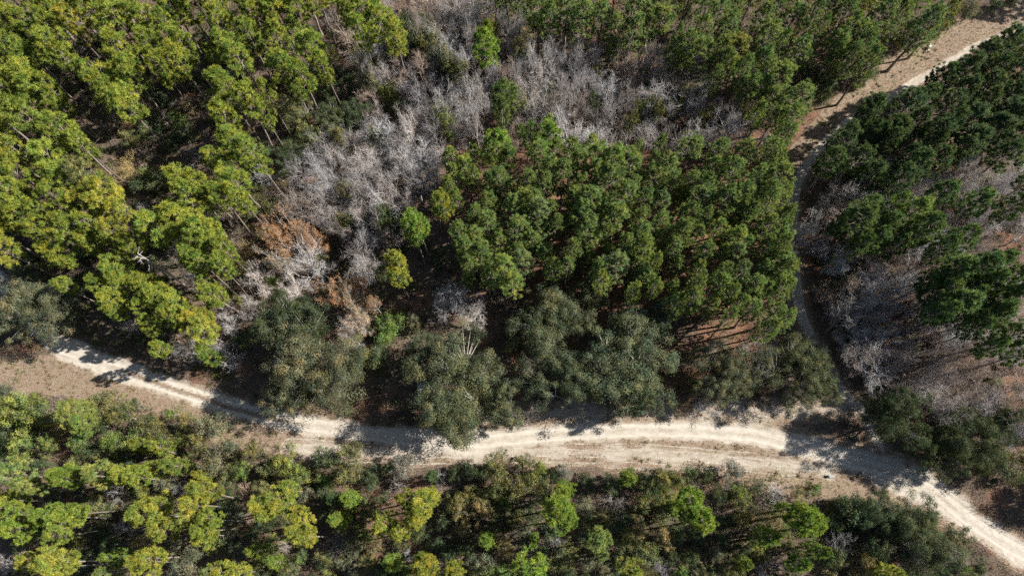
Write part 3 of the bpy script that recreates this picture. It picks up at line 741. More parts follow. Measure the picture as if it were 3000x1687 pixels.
E k 77.0 56.9 15.9 2.80 88 138 51 48 2 1 3 8
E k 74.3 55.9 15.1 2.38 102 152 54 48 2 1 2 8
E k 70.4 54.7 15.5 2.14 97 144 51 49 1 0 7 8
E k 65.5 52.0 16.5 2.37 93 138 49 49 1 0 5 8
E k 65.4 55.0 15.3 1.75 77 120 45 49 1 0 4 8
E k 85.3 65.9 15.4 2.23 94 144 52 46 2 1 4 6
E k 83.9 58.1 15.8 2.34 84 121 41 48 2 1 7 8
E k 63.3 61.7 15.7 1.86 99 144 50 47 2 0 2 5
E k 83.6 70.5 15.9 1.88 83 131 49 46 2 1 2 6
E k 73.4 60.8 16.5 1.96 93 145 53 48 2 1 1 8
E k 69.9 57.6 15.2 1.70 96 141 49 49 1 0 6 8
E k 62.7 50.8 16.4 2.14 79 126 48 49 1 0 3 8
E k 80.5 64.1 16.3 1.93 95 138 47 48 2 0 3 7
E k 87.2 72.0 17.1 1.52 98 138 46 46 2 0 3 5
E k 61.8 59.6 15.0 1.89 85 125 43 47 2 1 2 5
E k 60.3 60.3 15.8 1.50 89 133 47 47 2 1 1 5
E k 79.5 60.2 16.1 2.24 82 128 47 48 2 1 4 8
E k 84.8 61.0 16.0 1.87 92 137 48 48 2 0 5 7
B gy 56.7 57.9 12.7 2.34 395 362 352 47 1 0 0 1
B gy 54.6 56.0 12.7 1.86 356 325 314 50 1 0 0 1
B gy 73.7 53.7 14.3 1.83 359 337 335 48 1 0 0 1
B gy 62.0 54.9 13.5 2.08 334 304 293 49 1 0 0 1
b gy 62.6 57.9 3.4 2.33 338 334 337 49 1 0 0 1
b gy 83.2 58.3 3.4 2.34 330 313 305 48 1 0 0 1
b br 88.2 57.4 3.0 2.08 429 326 243 52 1 0 0 1
s gg 85.4 54.8 3.0 1.97 181 180 101 52 1 0 1 3
s dk 90.5 55.4 3.0 1.72 70 100 44 52 1 0 2 3
s dk 68.2 55.4 4.0 1.96 82 112 47 49 1 0 0 1
s dk 59.8 56.8 4.0 1.97 77 103 42 50 1 0 1 2
A _ -74.9 48.7 18.8 2.64 231 273 50 10 1 0 2 6
A _ -78.0 50.8 18.5 1.81 305 347 61 10 1 0 0 6
A _ -77.3 48.5 17.8 1.52 251 288 51 10 1 0 1 6
A _ -70.8 44.6 15.9 2.56 281 318 55 10 1 0 4 6
A _ -65.9 45.9 20.3 2.31 257 300 54 11 1 0 0 4
A _ -66.0 45.4 16.2 1.90 292 328 57 11 1 0 1 4
A _ -63.8 47.0 19.0 1.78 250 301 56 11 1 0 2 4
A y -61.7 46.1 16.8 2.18 293 295 53 11 1 0 2 4
A _ -59.4 43.9 17.1 2.07 243 277 49 11 1 0 3 4
A y -67.2 51.2 17.9 2.68 278 297 56 11 1 0 0 4
A y -62.7 51.2 18.5 2.66 360 372 68 8 1 0 1 2
A y -60.5 49.7 18.0 1.71 336 354 65 11 1 0 3 4
A _ -70.0 51.7 19.1 2.18 242 292 55 7 2 1 3 5
A _ -54.1 46.3 20.1 2.50 290 358 68 12 2 0 0 6
A _ -51.4 47.2 19.3 2.52 309 351 62 12 2 0 1 6
A _ -47.5 45.9 19.9 2.50 271 331 63 12 2 0 4 6
A _ -45.5 45.5 18.2 1.97 296 335 59 12 2 0 5 6
A _ -56.5 46.0 15.9 1.81 263 323 62 12 2 1 0 6
A _ -50.1 44.6 17.1 2.35 288 325 57 12 2 1 2 6
A _ -46.7 43.1 17.0 2.16 260 323 62 12 2 1 4 6
A _ -43.9 42.7 17.2 1.68 247 289 52 12 2 1 5 6
A _ -50.3 42.1 16.7 2.06 218 275 54 12 2 1 1 6
A _ -47.4 40.4 17.3 1.85 248 304 58 12 2 1 3 6
A _ -44.9 39.6 17.5 1.40 251 314 61 14 1 0 5 6
A _ -48.8 50.3 20.1 2.72 275 320 58 12 2 0 3 6
A _ -45.3 50.9 18.5 2.19 254 299 54 9 1 0 2 7
A _ -41.9 51.2 18.9 1.52 276 317 56 9 1 0 5 7
A _ -61.6 40.4 14.6 2.55 275 322 58 13 2 0 1 4
A _ -60.5 38.9 13.5 2.09 280 321 57 13 2 0 2 4
A _ -63.6 38.9 13.2 1.81 224 279 54 13 2 0 0 4
A _ -61.8 36.1 13.6 1.97 304 347 61 13 2 1 0 5
A _ -56.8 38.6 13.2 2.28 239 272 48 13 2 0 3 4
A _ -54.5 36.2 14.5 2.15 285 325 57 13 2 1 4 5
A _ -52.0 35.0 14.6 1.86 276 333 62 14 1 0 2 6
A _ -52.7 33.5 14.6 1.48 244 281 50 14 1 0 1 6
A _ -57.3 34.9 13.3 1.41 280 334 62 13 2 1 2 5
A _ -46.5 37.1 13.2 1.99 244 295 55 14 1 0 4 6
A _ -47.4 38.6 13.5 1.40 296 353 65 14 1 0 3 6
A y -49.2 32.7 11.3 2.65 311 303 52 14 1 0 0 2
A y -47.1 31.2 11.9 2.06 349 374 71 14 1 0 1 2
A _ -55.9 32.2 12.1 1.69 249 288 52 13 2 1 3 5
A _ -54.3 28.7 11.6 1.49 256 305 56 14 1 0 0 6
Y g -48.3 28.0 9.4 1.66 199 273 54 14 1 0 0 1
A _ -70.7 39.7 12.3 1.40 262 323 62 10 1 0 5 6
S dk -71.5 42.0 7.0 2.10 70 97 41 13 1 0 1 3
A _ -74.5 46.7 16.3 1.52 272 309 54 10 1 0 3 6
A y -64.7 50.4 18.4 1.52 302 297 51 11 1 0 1 4
A _ -72.9 50.5 18.7 1.40 243 294 55 7 2 1 2 5
A _ -61.4 34.7 12.3 1.40 231 280 53 13 2 1 1 5
S dk -56.3 33.3 8.0 2.26 84 119 52 14 1 0 0 2
S ol -79.7 45.3 5.0 2.61 185 181 62 10 1 0 0 1
S dk -87.1 51.4 5.0 2.42 76 111 49 10 1 0 0 2
s dk -84.9 47.0 4.0 1.68 71 103 46 10 1 0 0 1
S dk -73.7 41.0 5.0 1.64 68 98 43 13 1 0 0 3
S dk -81.9 47.1 5.0 2.15 69 95 40 10 1 0 1 2
s dk -71.8 49.1 4.0 2.17 74 106 46 11 1 0 2 3
S ol -44.8 54.0 6.0 2.42 143 154 58 9 1 0 0 2
S ol -41.6 55.6 5.0 1.96 142 147 54 15 1 0 0 3
S ol -44.1 57.8 5.0 1.97 141 145 53 9 1 0 1 2
S ol -46.8 44.6 5.0 2.13 154 154 54 14 1 0 0 1
S g -39.8 40.9 5.0 1.41 141 196 45 15 1 0 0 1
S ol -31.7 43.7 6.0 1.65 189 186 64 15 1 0 1 3
K _ -56.5 42.5 15.0 2.26 583 536 491 13 1 0 0 1 |dead white snag with bare limbs above the left road end
b w -62.9 34.6 7.0 1.79 602 546 502 13 1 0 0 1
B w -45.9 33.4 8.3 1.89 527 500 483 14 1 0 1 3
B w -43.5 36.3 7.9 2.03 509 471 443 14 1 0 2 3
b _ -47.7 37.2 7.0 1.81 423 366 335 14 1 0 1 2
B _ -45.9 28.8 7.5 2.21 430 407 400 14 1 0 1 2
B _ -51.4 29.4 7.6 2.54 346 334 335 14 1 0 0 2
b _ -55.2 30.6 6.0 1.42 404 371 362 14 1 0 0 2
B w -52.8 41.2 10.2 2.03 510 517 531 14 1 0 0 3
b br -54.4 38.2 4.0 1.96 415 307 222 14 1 0 0 2
b gy -74.1 37.3 1.8 1.23 426 389 363 13 1 0 0 1
R _ -35.9 46.9 13.5 3.83 490 284 156 15 1 0 1 5 |largest rust-orange leaved oak left of the bare grove
R _ -39.4 47.5 13.5 2.03 543 308 165 15 1 0 0 5
R _ -32.5 47.0 13.5 2.25 455 267 148 15 1 0 2 5
R _ -28.8 37.9 13.5 2.52 520 303 167 15 1 0 3 5
R p -38.1 44.2 13.5 2.01 462 370 284 15 1 0 0 1
B w -33.6 42.1 12.7 4.01 554 528 513 15 1 0 2 4
B w -41.3 41.0 10.5 2.81 632 568 518 15 1 0 0 4
B w -35.1 38.7 10.6 2.57 636 575 528 15 1 0 1 4
B br -33.4 51.9 13.7 3.65 348 301 270 16 1 0 1 3
B _ -29.7 53.0 13.0 2.53 407 368 344 16 2 1 1 5
B br -36.8 53.2 13.4 2.07 414 351 309 16 1 0 0 3
b br -38.3 44.0 6.0 1.97 345 275 215 15 1 0 0 1
b br -47.3 49.8 5.0 2.90 343 278 219 12 1 0 2 3
b br -48.5 54.7 5.0 2.04 412 331 260 12 1 0 1 3
b yl -45.5 47.2 5.0 2.25 386 299 143 15 1 0 0 1
b br -50.5 57.3 2.3 1.56 373 278 202 9 1 0 1 2
S dk -44.2 31.3 6.0 2.04 82 109 45 14 1 0 1 2
S dk -60.8 31.9 5.0 1.37 82 112 47 13 1 0 2 3
A y -17.4 39.9 16.1 1.68 296 309 57 33 1 0 0 2
A y -17.6 38.4 13.4 1.80 305 319 59 41 1 0 0 1
A g -14.0 45.4 16.5 2.09 227 318 56 33 1 0 1 2
A g -14.9 44.6 13.9 1.54 226 309 53 33 1 0 0 2
A y -10.0 48.7 17.0 1.72 273 291 55 33 1 0 1 2
D _ -11.7 48.5 16.9 1.29 196 250 69 33 1 0 0 1
D g -8.0 50.9 15.2 1.31 206 273 67 33 1 0 0 1
D _ -3.7 46.1 15.7 2.65 178 237 68 34 2 1 2 6
D _ -5.4 43.9 15.6 2.68 190 240 65 34 2 1 1 6
D _ 0.6 44.3 17.4 2.27 186 252 74 34 2 1 4 6
D l 4.4 46.8 17.5 2.33 196 249 96 34 1 0 0 2
D l 4.4 45.7 14.4 1.84 183 235 92 34 1 0 1 2
D _ 7.1 45.4 15.6 1.62 166 215 60 35 3 1 0 6
D _ -6.8 41.1 17.5 1.83 214 270 74 38 1 0 0 5
D _ -4.4 40.6 16.1 2.23 187 252 73 38 1 0 2 5
D g -0.8 38.1 17.2 2.43 235 300 71 38 1 0 0 2
D _ 1.1 41.2 14.8 1.73 169 223 63 38 1 0 4 5
D l 2.5 39.3 14.8 1.99 197 260 104 38 1 0 0 1
D g 0.1 36.7 15.3 2.07 235 290 66 38 1 0 1 2
Y g -7.4 39.4 9.6 1.29 199 270 53 38 1 0 0 1
D _ -6.5 39.6 15.3 1.51 174 227 64 38 1 0 1 5
D _ 11.4 43.1 17.5 2.02 183 249 73 35 3 1 2 6
D _ 12.8 45.5 17.1 1.49 181 243 70 35 3 1 3 6
D _ 15.1 43.2 15.5 1.29 200 254 69 35 3 1 4 6
D _ 17.0 45.5 17.0 2.57 179 236 67 35 3 1 5 6
D _ 20.5 46.7 14.2 1.52 192 249 70 36 2 0 1 7
D l 24.5 48.5 14.4 1.80 184 241 96 36 1 0 1 2
D _ 23.6 44.0 17.2 1.86 198 274 82 36 2 0 2 7
D _ 20.0 42.7 16.9 2.03 189 257 76 36 2 1 1 7
D g 20.6 40.4 16.5 2.03 228 294 70 36 1 0 0 3
D l 16.2 38.3 16.3 2.20 183 241 96 35 1 0 0 1
D _ 13.2 37.8 15.4 1.65 197 276 83 35 3 2 5 7
D g 22.9 37.9 15.9 1.25 213 265 61 36 1 0 2 3
Y l 19.1 38.5 7.6 0.98 186 231 85 39 1 0 0 1
D _ 26.8 45.9 15.4 1.58 211 264 71 36 2 0 3 7
D _ -3.4 50.6 14.2 2.22 174 225 63 34 2 0 1 5
D _ 2.5 49.8 15.4 2.41 190 238 64 34 2 0 4 5
D _ 9.2 49.5 16.6 2.03 199 252 68 35 3 0 1 6
D _ 13.3 48.9 17.5 2.38 185 256 76 35 3 0 3 6
D _ 18.4 48.3 17.3 2.52 186 241 67 36 2 0 0 7
D _ 21.9 49.0 16.4 1.90 159 221 66 31 2 1 1 5
D _ 5.2 49.3 16.9 1.80 221 279 76 30 2 1 1 6
D _ -0.3 48.3 16.2 2.09 183 255 77 34 2 0 2 5
D _ -1.9 43.2 15.9 1.73 207 259 70 34 2 1 3 6
D _ 3.1 43.3 14.4 1.55 205 264 74 34 2 1 5 6
D _ -5.5 47.9 15.3 1.72 185 241 68 34 2 0 0 5
D _ 10.7 47.5 16.8 1.88 207 274 78 35 3 0 2 6
D _ 15.5 47.9 15.2 1.90 156 216 64 35 3 0 4 6
D _ 24.9 31.4 15.0 1.81 214 276 77 39 1 0 2 8
D _ 25.9 40.7 14.3 1.78 199 275 82 36 2 1 2 7
D _ -3.1 38.2 16.4 1.95 168 218 61 38 1 0 3 5
D _ -7.8 43.9 17.2 1.73 180 240 69 34 2 1 0 6
D _ 9.6 41.1 17.0 1.52 177 227 63 35 3 2 3 7
D _ 18.1 41.0 16.2 1.49 205 264 73 36 2 1 0 7
D _ 26.1 42.8 15.9 1.84 181 240 69 36 2 1 3 7
D _ 7.1 48.4 14.9 1.93 179 238 68 35 3 0 0 6
B w -10.3 35.5 11.1 3.09 502 480 468 41 1 0 0 2
B w -6.5 33.3 7.9 2.68 620 570 533 41 1 0 1 2
B w -23.1 48.3 12.6 2.96 486 453 431 33 1 0 0 2
B w -20.9 51.8 13.3 3.43 567 550 544 33 1 0 1 2
B _ -25.1 50.6 12.9 2.51 479 427 394 16 2 1 3 5
B w -23.3 41.2 13.8 2.87 473 444 425 15 1 0 3 4
B _ -23.4 45.1 14.3 2.23 395 372 364 33 1 0 0 3
B _ -25.5 43.6 14.3 2.44 433 390 364 15 1 0 1 2
B _ -17.6 52.7 13.7 2.29 445 399 371 33 1 0 1 3
R _ -25.4 38.2 13.5 2.41 443 251 134 15 1 0 4 5 |rust-leaved oak nearest the dark oak by the road
R _ -22.1 35.6 13.5 1.30 429 262 151 41 1 0 0 1
R p -24.3 32.0 13.5 2.47 504 391 290 42 1 0 1 2
R p -25.4 34.9 13.5 1.95 445 332 237 42 1 0 0 2
B _ -25.2 30.1 13.9 1.70 418 384 366 42 1 0 0 1
S g -19.7 32.0 6.0 2.95 161 239 58 41 1 0 1 2
S gg -16.1 33.3 5.0 1.72 178 182 106 41 1 0 0 1
S g -20.9 31.7 5.0 1.82 137 197 47 41 1 0 0 2
s dk -12.0 44.7 4.0 2.14 87 119 50 41 1 0 0 1
s dk -14.9 46.8 4.0 1.68 72 98 41 33 1 0 0 1
S gg 8.2 42.0 8.0 2.09 178 186 110 35 1 0 0 1
S ol -21.2 41.3 6.0 1.87 165 173 64 41 1 0 0 1
s br -3.2 35.9 3.0 1.40 239 173 115 38 1 0 0 1
S ol 1.8 32.9 6.0 2.51 170 180 67 38 1 0 0 1
s ol -17.2 40.3 3.0 1.42 142 150 56 41 1 0 0 1
S ol 0.3 28.0 6.0 2.25 150 148 51 43 1 0 0 1
S dk -21.7 28.0 5.0 2.48 85 120 52 42 1 0 0 1
S yg -24.4 27.7 5.0 1.80 194 218 51 42 1 0 0 1
b br -1.4 36.5 3.0 1.71 426 340 266 38 1 0 0 1
S br 23.8 24.7 5.0 1.79 213 151 99 45 1 0 0 1
D _ 28.4 46.1 16.6 1.71 160 220 65 36 2 0 4 7
D _ 30.7 48.5 15.6 2.22 171 238 71 36 2 0 5 7
D _ 33.5 48.1 17.3 2.24 169 221 62 32 2 1 1 7
D _ 36.8 47.4 15.1 2.28 183 231 63 37 2 0 1 8
D _ 40.5 47.2 17.5 2.06 213 277 77 37 2 0 4 8
D _ 42.9 46.1 14.2 1.77 179 230 64 37 2 0 5 8
D _ 39.3 43.5 16.1 2.02 184 234 64 37 2 0 3 8
D g 32.7 44.3 14.7 1.70 230 289 67 37 1 0 0 2
D g 34.0 41.7 16.2 2.14 252 316 73 37 1 0 1 2
D l 34.9 38.9 16.5 1.73 215 278 109 37 1 0 0 1
D _ 43.0 42.8 14.3 1.76 164 221 64 37 2 0 6 8
D _ 40.6 40.6 17.0 2.07 197 276 83 37 2 1 5 8
D _ 40.6 37.5 15.2 2.36 170 230 67 37 2 1 6 8
D _ 41.9 35.6 16.4 1.92 190 241 66 40 2 0 5 6
D _ 38.8 36.1 14.9 1.83 160 222 67 40 2 0 1 6
D l 35.3 35.6 17.0 1.58 174 225 88 40 1 0 0 1
D _ 33.1 37.0 14.4 1.58 196 261 75 37 2 1 1 8
D _ 38.4 33.4 14.6 1.77 193 255 73 40 2 0 2 6
D _ 41.5 33.5 14.6 1.77 176 235 68 40 2 0 4 6
D _ 28.4 37.2 14.4 1.87 170 214 58 39 1 0 5 8
D g 30.6 33.8 16.7 1.63 233 314 78 39 1 0 2 3
D _ 26.9 31.8 16.9 1.89 175 225 62 39 1 0 4 8
D _ 27.9 32.9 17.3 1.57 191 246 68 39 1 0 6 8
D _ 35.8 33.5 16.3 2.04 190 262 78 40 2 0 0 6
D _ 36.8 30.8 14.4 1.85 194 267 79 40 2 1 3 7
D _ 39.3 30.1 14.3 1.91 171 220 61 40 2 1 5 7
D _ 41.2 29.1 15.4 1.66 197 267 78 40 2 1 6 7
D _ 37.3 27.4 16.5 1.78 184 237 66 40 2 1 4 7
D _ 34.1 31.1 14.4 1.56 173 231 66 40 2 1 2 7
D _ 32.0 28.7 16.0 1.20 201 279 83 40 2 1 1 7
D _ 30.2 31.1 14.5 1.44 218 275 75 39 1 0 7 8
D _ 38.0 46.1 15.4 1.76 204 279 82 37 2 0 2 8
D _ 29.9 39.5 15.8 1.86 168 224 65 36 2 1 6 7
D _ 41.5 38.5 17.4 1.22 177 222 60 37 2 1 7 8
D _ 27.3 42.7 16.8 1.74 196 250 68 36 2 1 4 7
D _ 30.0 42.5 15.1 1.28 185 244 70 36 2 1 5 7
D _ 37.1 39.7 15.8 1.56 199 276 82 37 2 1 3 8
D _ 38.4 39.3 16.7 1.71 178 226 62 37 2 1 4 8
D _ 43.5 45.1 15.4 1.36 196 251 69 37 2 0 7 8
D _ 40.3 34.7 15.8 1.59 218 279 77 40 2 0 3 6
D _ 32.3 32.4 16.9 1.52 196 253 70 40 2 1 0 7
D _ 31.5 45.4 15.1 1.39 180 247 73 36 2 0 6 7
B _ 37.5 21.8 7.3 2.16 410 366 338 45 1 0 1 2
B w 39.1 25.2 8.0 1.74 504 509 521 45 1 0 0 1
B _ 36.4 25.6 6.6 1.76 451 400 367 45 1 0 0 2
S gg 36.5 21.2 5.0 2.21 181 186 109 45 1 0 0 1
S ol 29.0 21.5 5.0 1.77 161 163 58 45 1 0 0 1
B w 48.2 44.8 13.8 2.46 546 521 506 50 1 0 0 5
B _ 53.3 49.7 12.7 2.28 477 428 398 50 1 0 1 2
B w 55.7 49.2 13.1 1.82 587 545 514 50 1 0 2 5
B _ 63.2 49.2 12.7 2.05 419 409 412 49 1 0 0 4
B _ 66.8 49.1 13.5 2.04 397 384 384 51 1 0 0 4
B _ 70.1 46.4 14.4 2.24 396 353 325 51 1 0 2 4
B _ 72.6 45.9 13.6 1.79 393 356 334 52 2 1 0 5
B br 77.6 39.5 13.3 2.42 454 377 326 52 1 0 0 1
B _ 81.5 45.9 14.3 1.79 342 334 338 52 2 1 3 5
B w 58.4 33.7 10.4 3.30 565 526 497 53 1 0 1 3
B w 56.4 31.5 8.8 2.65 515 484 464 53 1 0 0 3
B _ 60.6 32.5 10.4 2.19 378 349 333 53 1 0 3 4
B br 65.8 26.6 8.4 2.62 469 372 307 55 1 0 6 8
B br 66.6 23.0 9.3 3.00 431 351 298 55 1 0 7 8
B br 62.6 21.1 7.8 3.01 351 297 261 55 1 0 5 8
B br 62.3 28.2 6.5 1.77 388 336 302 55 1 0 3 8
B _ 46.3 43.7 13.0 1.57 381 339 312 37 1 0 0 1
b br 69.4 20.4 5.0 2.31 424 326 245 55 1 0 1 2
B _ 74.3 38.9 13.3 1.54 451 405 377 54 1 0 3 5
b gy 61.7 37.8 5.0 1.95 381 358 345 53 1 0 0 1
b or 56.9 22.8 4.0 2.10 430 233 110 55 1 0 0 1
b br 61.4 25.6 4.0 2.12 432 349 276 55 1 0 0 2
b br 73.4 22.5 4.0 2.33 443 338 252 56 1 0 0 1
b gy 52.4 22.4 3.0 1.87 362 330 308 55 1 0 0 1
b or 52.5 44.6 2.0 1.51 405 225 109 50 1 0 0 1
E d 56.3 45.6 17.0 2.40 128 188 56 50 1 0 4 6
E d 53.1 42.2 19.1 2.90 115 162 47 50 1 0 3 6
E g 61.5 43.6 19.0 2.45 198 271 66 51 1 0 1 2
E d 63.5 41.4 18.7 2.50 121 174 51 51 1 0 3 7
E d 58.0 42.0 17.8 2.29 112 165 50 51 1 0 0 7
E d 55.9 40.2 16.9 2.11 119 177 54 50 1 0 5 6
E d 52.1 43.9 16.3 1.77 112 174 55 50 1 0 1 6
E d 68.3 39.3 17.7 2.28 119 182 57 51 1 0 6 7
E d 65.2 37.6 18.8 1.98 111 168 52 51 1 0 5 7
E d 68.8 34.1 19.9 2.51 105 166 53 54 2 0 3 7
E d 72.1 34.7 18.7 2.03 134 210 67 54 2 0 5 7
E d 66.5 33.5 18.6 2.84 137 205 63 54 2 0 2 7
E d 64.4 31.6 17.1 2.77 111 165 50 54 2 0 1 7
E d 65.8 29.0 17.8 2.88 119 185 59 54 2 1 1 8
E d 62.3 28.5 18.2 1.77 119 187 60 54 2 1 0 8
E d 63.6 33.9 15.8 1.68 121 175 52 54 2 0 0 7
E d 70.0 32.3 18.9 1.82 132 203 64 54 2 0 4 7
E d 73.0 32.2 19.4 1.72 128 180 52 54 2 0 6 7
E d 72.0 27.7 18.1 2.19 113 175 56 54 2 1 6 8
E d 69.6 27.9 16.9 1.88 121 172 50 54 2 1 4 8
E d 73.1 29.7 20.1 2.13 122 177 53 54 2 1 7 8
E d 69.5 23.0 16.3 1.64 142 208 62 56 1 0 0 3
E d 71.4 24.3 18.8 2.16 114 169 51 56 1 0 1 3
E g 60.3 44.6 18.2 1.63 161 228 57 51 1 0 0 2
E d 60.1 39.9 15.4 1.84 136 191 55 51 1 0 1 7
E d 52.9 39.2 17.0 1.30 132 195 59 50 1 0 2 6
E d 68.3 30.7 17.2 1.73 136 201 61 54 2 1 2 8
E d 71.3 29.9 18.4 1.88 117 169 50 54 2 1 5 8
E d 68.2 25.8 16.7 1.68 113 173 54 54 2 1 3 8
E d 63.7 40.7 15.2 1.65 121 179 54 51 1 0 2 7
E d 71.9 21.5 18.1 1.80 107 161 49 56 1 0 2 3
s dk 55.9 42.3 3.0 2.61 85 119 51 50 1 0 0 2
s dk 56.7 38.4 3.0 2.11 72 101 44 53 1 0 1 5
s dk 53.9 35.2 3.0 2.32 79 111 47 53 1 0 0 5
s dk 55.2 30.1 3.0 2.75 74 102 43 53 1 0 2 5
s yl 61.3 42.1 3.0 1.90 254 206 92 53 1 0 0 1
s dk 59.8 28.1 3.0 2.05 75 103 43 53 1 0 4 5
s dk 57.9 35.5 3.0 1.86 73 101 42 53 1 0 3 5
s dk 64.2 25.6 3.0 2.03 68 96 41 55 1 0 1 2
s gg 62.5 41.0 3.0 1.89 164 180 111 53 1 0 0 1
s yl 53.2 38.5 2.0 1.41 236 197 90 50 1 0 0 1
s dk 56.2 25.5 3.0 2.03 84 113 47 55 1 0 0 2
S yg -79.9 20.6 7.0 3.28 227 258 61 59 1 0 0 4
S yg -76.9 21.3 7.0 2.74 218 266 68 59 1 0 1 4
S yg -74.1 19.7 7.0 2.72 173 212 55 59 1 0 3 4
D y -66.2 20.0 10.8 2.63 271 298 79 60 1 0 0 1
D g -66.1 18.1 8.8 2.05 209 280 69 60 1 0 0 1
S yg -75.5 16.6 6.0 2.60 215 262 67 59 1 0 2 4
S yg -73.1 15.3 5.0 1.84 187 218 53 63 1 0 0 1
S g -68.4 15.8 5.0 1.74 145 222 56 60 1 0 0 2
S ol -64.9 21.1 6.0 3.08 164 169 61 60 1 0 0 3
S ol -61.5 19.7 6.0 2.41 163 168 61 60 1 0 1 3
S g -62.4 15.9 6.0 2.38 163 228 52 60 1 0 1 2
S yg -58.6 15.7 6.0 2.27 216 259 65 60 1 0 0 1
S ol -57.6 18.5 6.0 2.40 139 144 52 60 1 0 2 3
S ol -55.4 16.2 6.0 2.49 141 143 51 61 1 0 0 3
s g -54.5 20.0 4.0 1.22 148 209 48 61 1 0 0 1
S ol -52.2 18.2 5.0 1.97 180 180 64 61 1 0 1 3
S gg -47.9 16.9 6.0 2.82 181 190 113 61 1 0 0 3
S ol -50.1 14.8 5.0 1.95 173 175 63 61 1 0 2 3
S gg -46.3 12.0 6.0 2.78 168 166 92 61 1 0 1 3
S gg -44.3 14.2 5.0 1.94 174 179 104 61 1 0 2 3
S ol -40.5 13.4 5.0 1.83 152 151 53 62 1 0 0 3
S yg -35.5 12.1 6.0 2.78 204 233 56 62 1 0 0 2
S ol -38.0 10.5 5.0 1.71 176 181 66 62 1 0 1 3
S dk -29.4 11.7 6.0 2.56 76 108 46 62 1 0 1 2
S g -42.3 10.9 5.0 1.71 139 195 45 61 1 0 0 1
S dk -80.3 16.9 5.0 2.40 79 117 53 59 1 0 0 1
S dk -65.2 18.5 5.0 1.97 65 91 39 60 1 0 0 1
S gg -81.4 24.4 5.0 2.01 153 159 93 59 1 0 0 1
S yg -33.5 9.9 5.0 2.13 185 225 57 62 1 0 1 2
s dk -66.5 14.7 4.0 1.74 82 113 48 60 1 0 0 2
A l -68.9 10.1 16.5 1.85 269 335 104 63 1 0 0 2
A l -67.1 8.7 16.1 1.51 245 290 86 63 1 0 1 2
A _ -63.8 10.7 15.8 1.78 283 339 63 63 1 0 2 3
A g -61.5 9.9 15.9 1.40 184 260 46 64 1 0 0 2
A l -58.6 10.0 15.6 1.95 269 306 87 64 1 0 0 1
A _ -56.2 9.7 15.1 1.53 288 328 58 64 1 0 0 2
A _ -54.4 9.7 13.6 1.40 287 344 64 64 1 0 1 2
Y _ -54.2 10.9 8.5 1.48 234 265 53 64 1 0 0 1
Y _ -53.9 13.8 8.8 1.30 236 282 59 61 1 0 0 2
Y _ -56.5 14.3 9.0 1.50 211 242 49 60 1 0 0 1
Y _ -51.5 11.7 9.1 1.48 206 250 53 61 1 0 1 2
Y y -47.9 10.0 6.7 1.00 276 270 50 65 1 0 0 1
A g -69.0 3.4 14.9 2.00 225 297 49 63 1 0 0 2
A g -66.1 5.7 14.1 1.77 210 292 51 63 1 0 1 2
A _ -62.6 4.5 14.1 1.93 281 349 67 67 1 0 2 3
A g -61.9 5.7 13.7 1.40 222 292 48 64 1 0 1 2
A _ -63.5 3.0 13.3 1.40 242 300 58 67 1 0 0 3
A y -49.9 4.5 18.1 2.11 269 294 57 65 1 0 0 4
A y -49.6 5.9 15.5 1.67 337 351 65 65 1 0 1 4
A y -45.1 5.3 16.5 1.90 363 360 63 65 1 0 2 4
A y -42.9 6.6 16.6 1.74 271 286 53 65 1 0 3 4
A y -48.9 2.6 16.5 1.55 290 308 58 68 1 0 2 4
A _ -43.5 2.4 14.5 1.58 223 273 52 65 1 0 1 3
A _ -41.9 3.2 15.7 1.40 252 301 56 65 1 0 2 3
A _ -44.0 1.1 14.2 1.40 283 318 55 65 1 0 0 3
A y -33.9 6.0 13.8 2.12 272 294 56 66 1 0 1 4
A y -35.5 4.9 14.3 1.93 347 367 68 66 1 0 0 4
A _ -32.7 7.2 11.6 1.47 262 318 60 66 1 0 0 1
A y -30.1 3.1 13.5 1.68 374 367 63 66 1 0 3 4
A y -30.5 1.2 14.7 1.82 310 336 64 66 1 0 2 4
A y -29.2 0.6 12.9 1.42 316 318 56 69 1 0 1 2
A y -62.5 -1.3 16.9 2.01 317 336 63 67 1 0 1 2
A y -66.4 -0.7 14.3 1.56 294 320 61 67 1 0 0 2
A _ -61.9 -1.9 14.2 1.40 268 306 54 67 1 0 1 3
A y -50.0 -1.6 14.1 1.98 309 320 58 68 1 0 1 4
A y -51.6 -2.1 14.5 1.40 298 299 53 68 1 0 0 4
A y -40.7 -3.0 15.1 1.78 308 322 59 68 1 0 3 4
A y -38.8 -3.7 14.0 1.47 336 355 66 69 1 0 0 2
A l -56.7 -2.7 12.2 1.40 224 265 78 67 1 0 0 1
Y g -58.5 -1.1 9.4 1.23 197 277 56 67 1 0 0 1
Y g -39.1 -1.1 9.0 1.23 195 249 46 69 1 0 0 2
Y g -35.7 -3.0 8.4 1.23 193 261 51 69 1 0 1 2
Y dk -27.6 5.7 7.5 1.37 87 126 51 62 1 0 0 1
Y g -26.9 2.5 8.1 1.54 210 266 49 66 1 0 0 1
A _ -71.7 7.4 14.2 1.40 293 329 57 63 1 0 1 3
A _ -70.7 5.2 15.5 1.40 245 307 59 63 1 0 0 3
b gy -61.7 8.2 4.0 2.01 348 330 320 64 1 0 0 2
b br -79.4 11.2 4.0 1.46 333 272 216 63 1 0 0 1
b br -42.4 7.4 4.0 1.78 467 346 250 66 1 0 0 1
s gg -49.6 8.5 4.0 1.49 149 162 99 65 1 0 0 3
b gy -75.6 -1.6 6.0 2.46 403 391 389 67 1 0 0 2
S gg -49.2 -2.8 5.0 2.25 160 170 102 68 1 0 0 2
S gg -48.3 -0.7 5.0 1.65 152 165 102 68 1 0 1 2
s ol -65.2 6.8 4.0 1.91 164 163 57 64 1 0 1 4
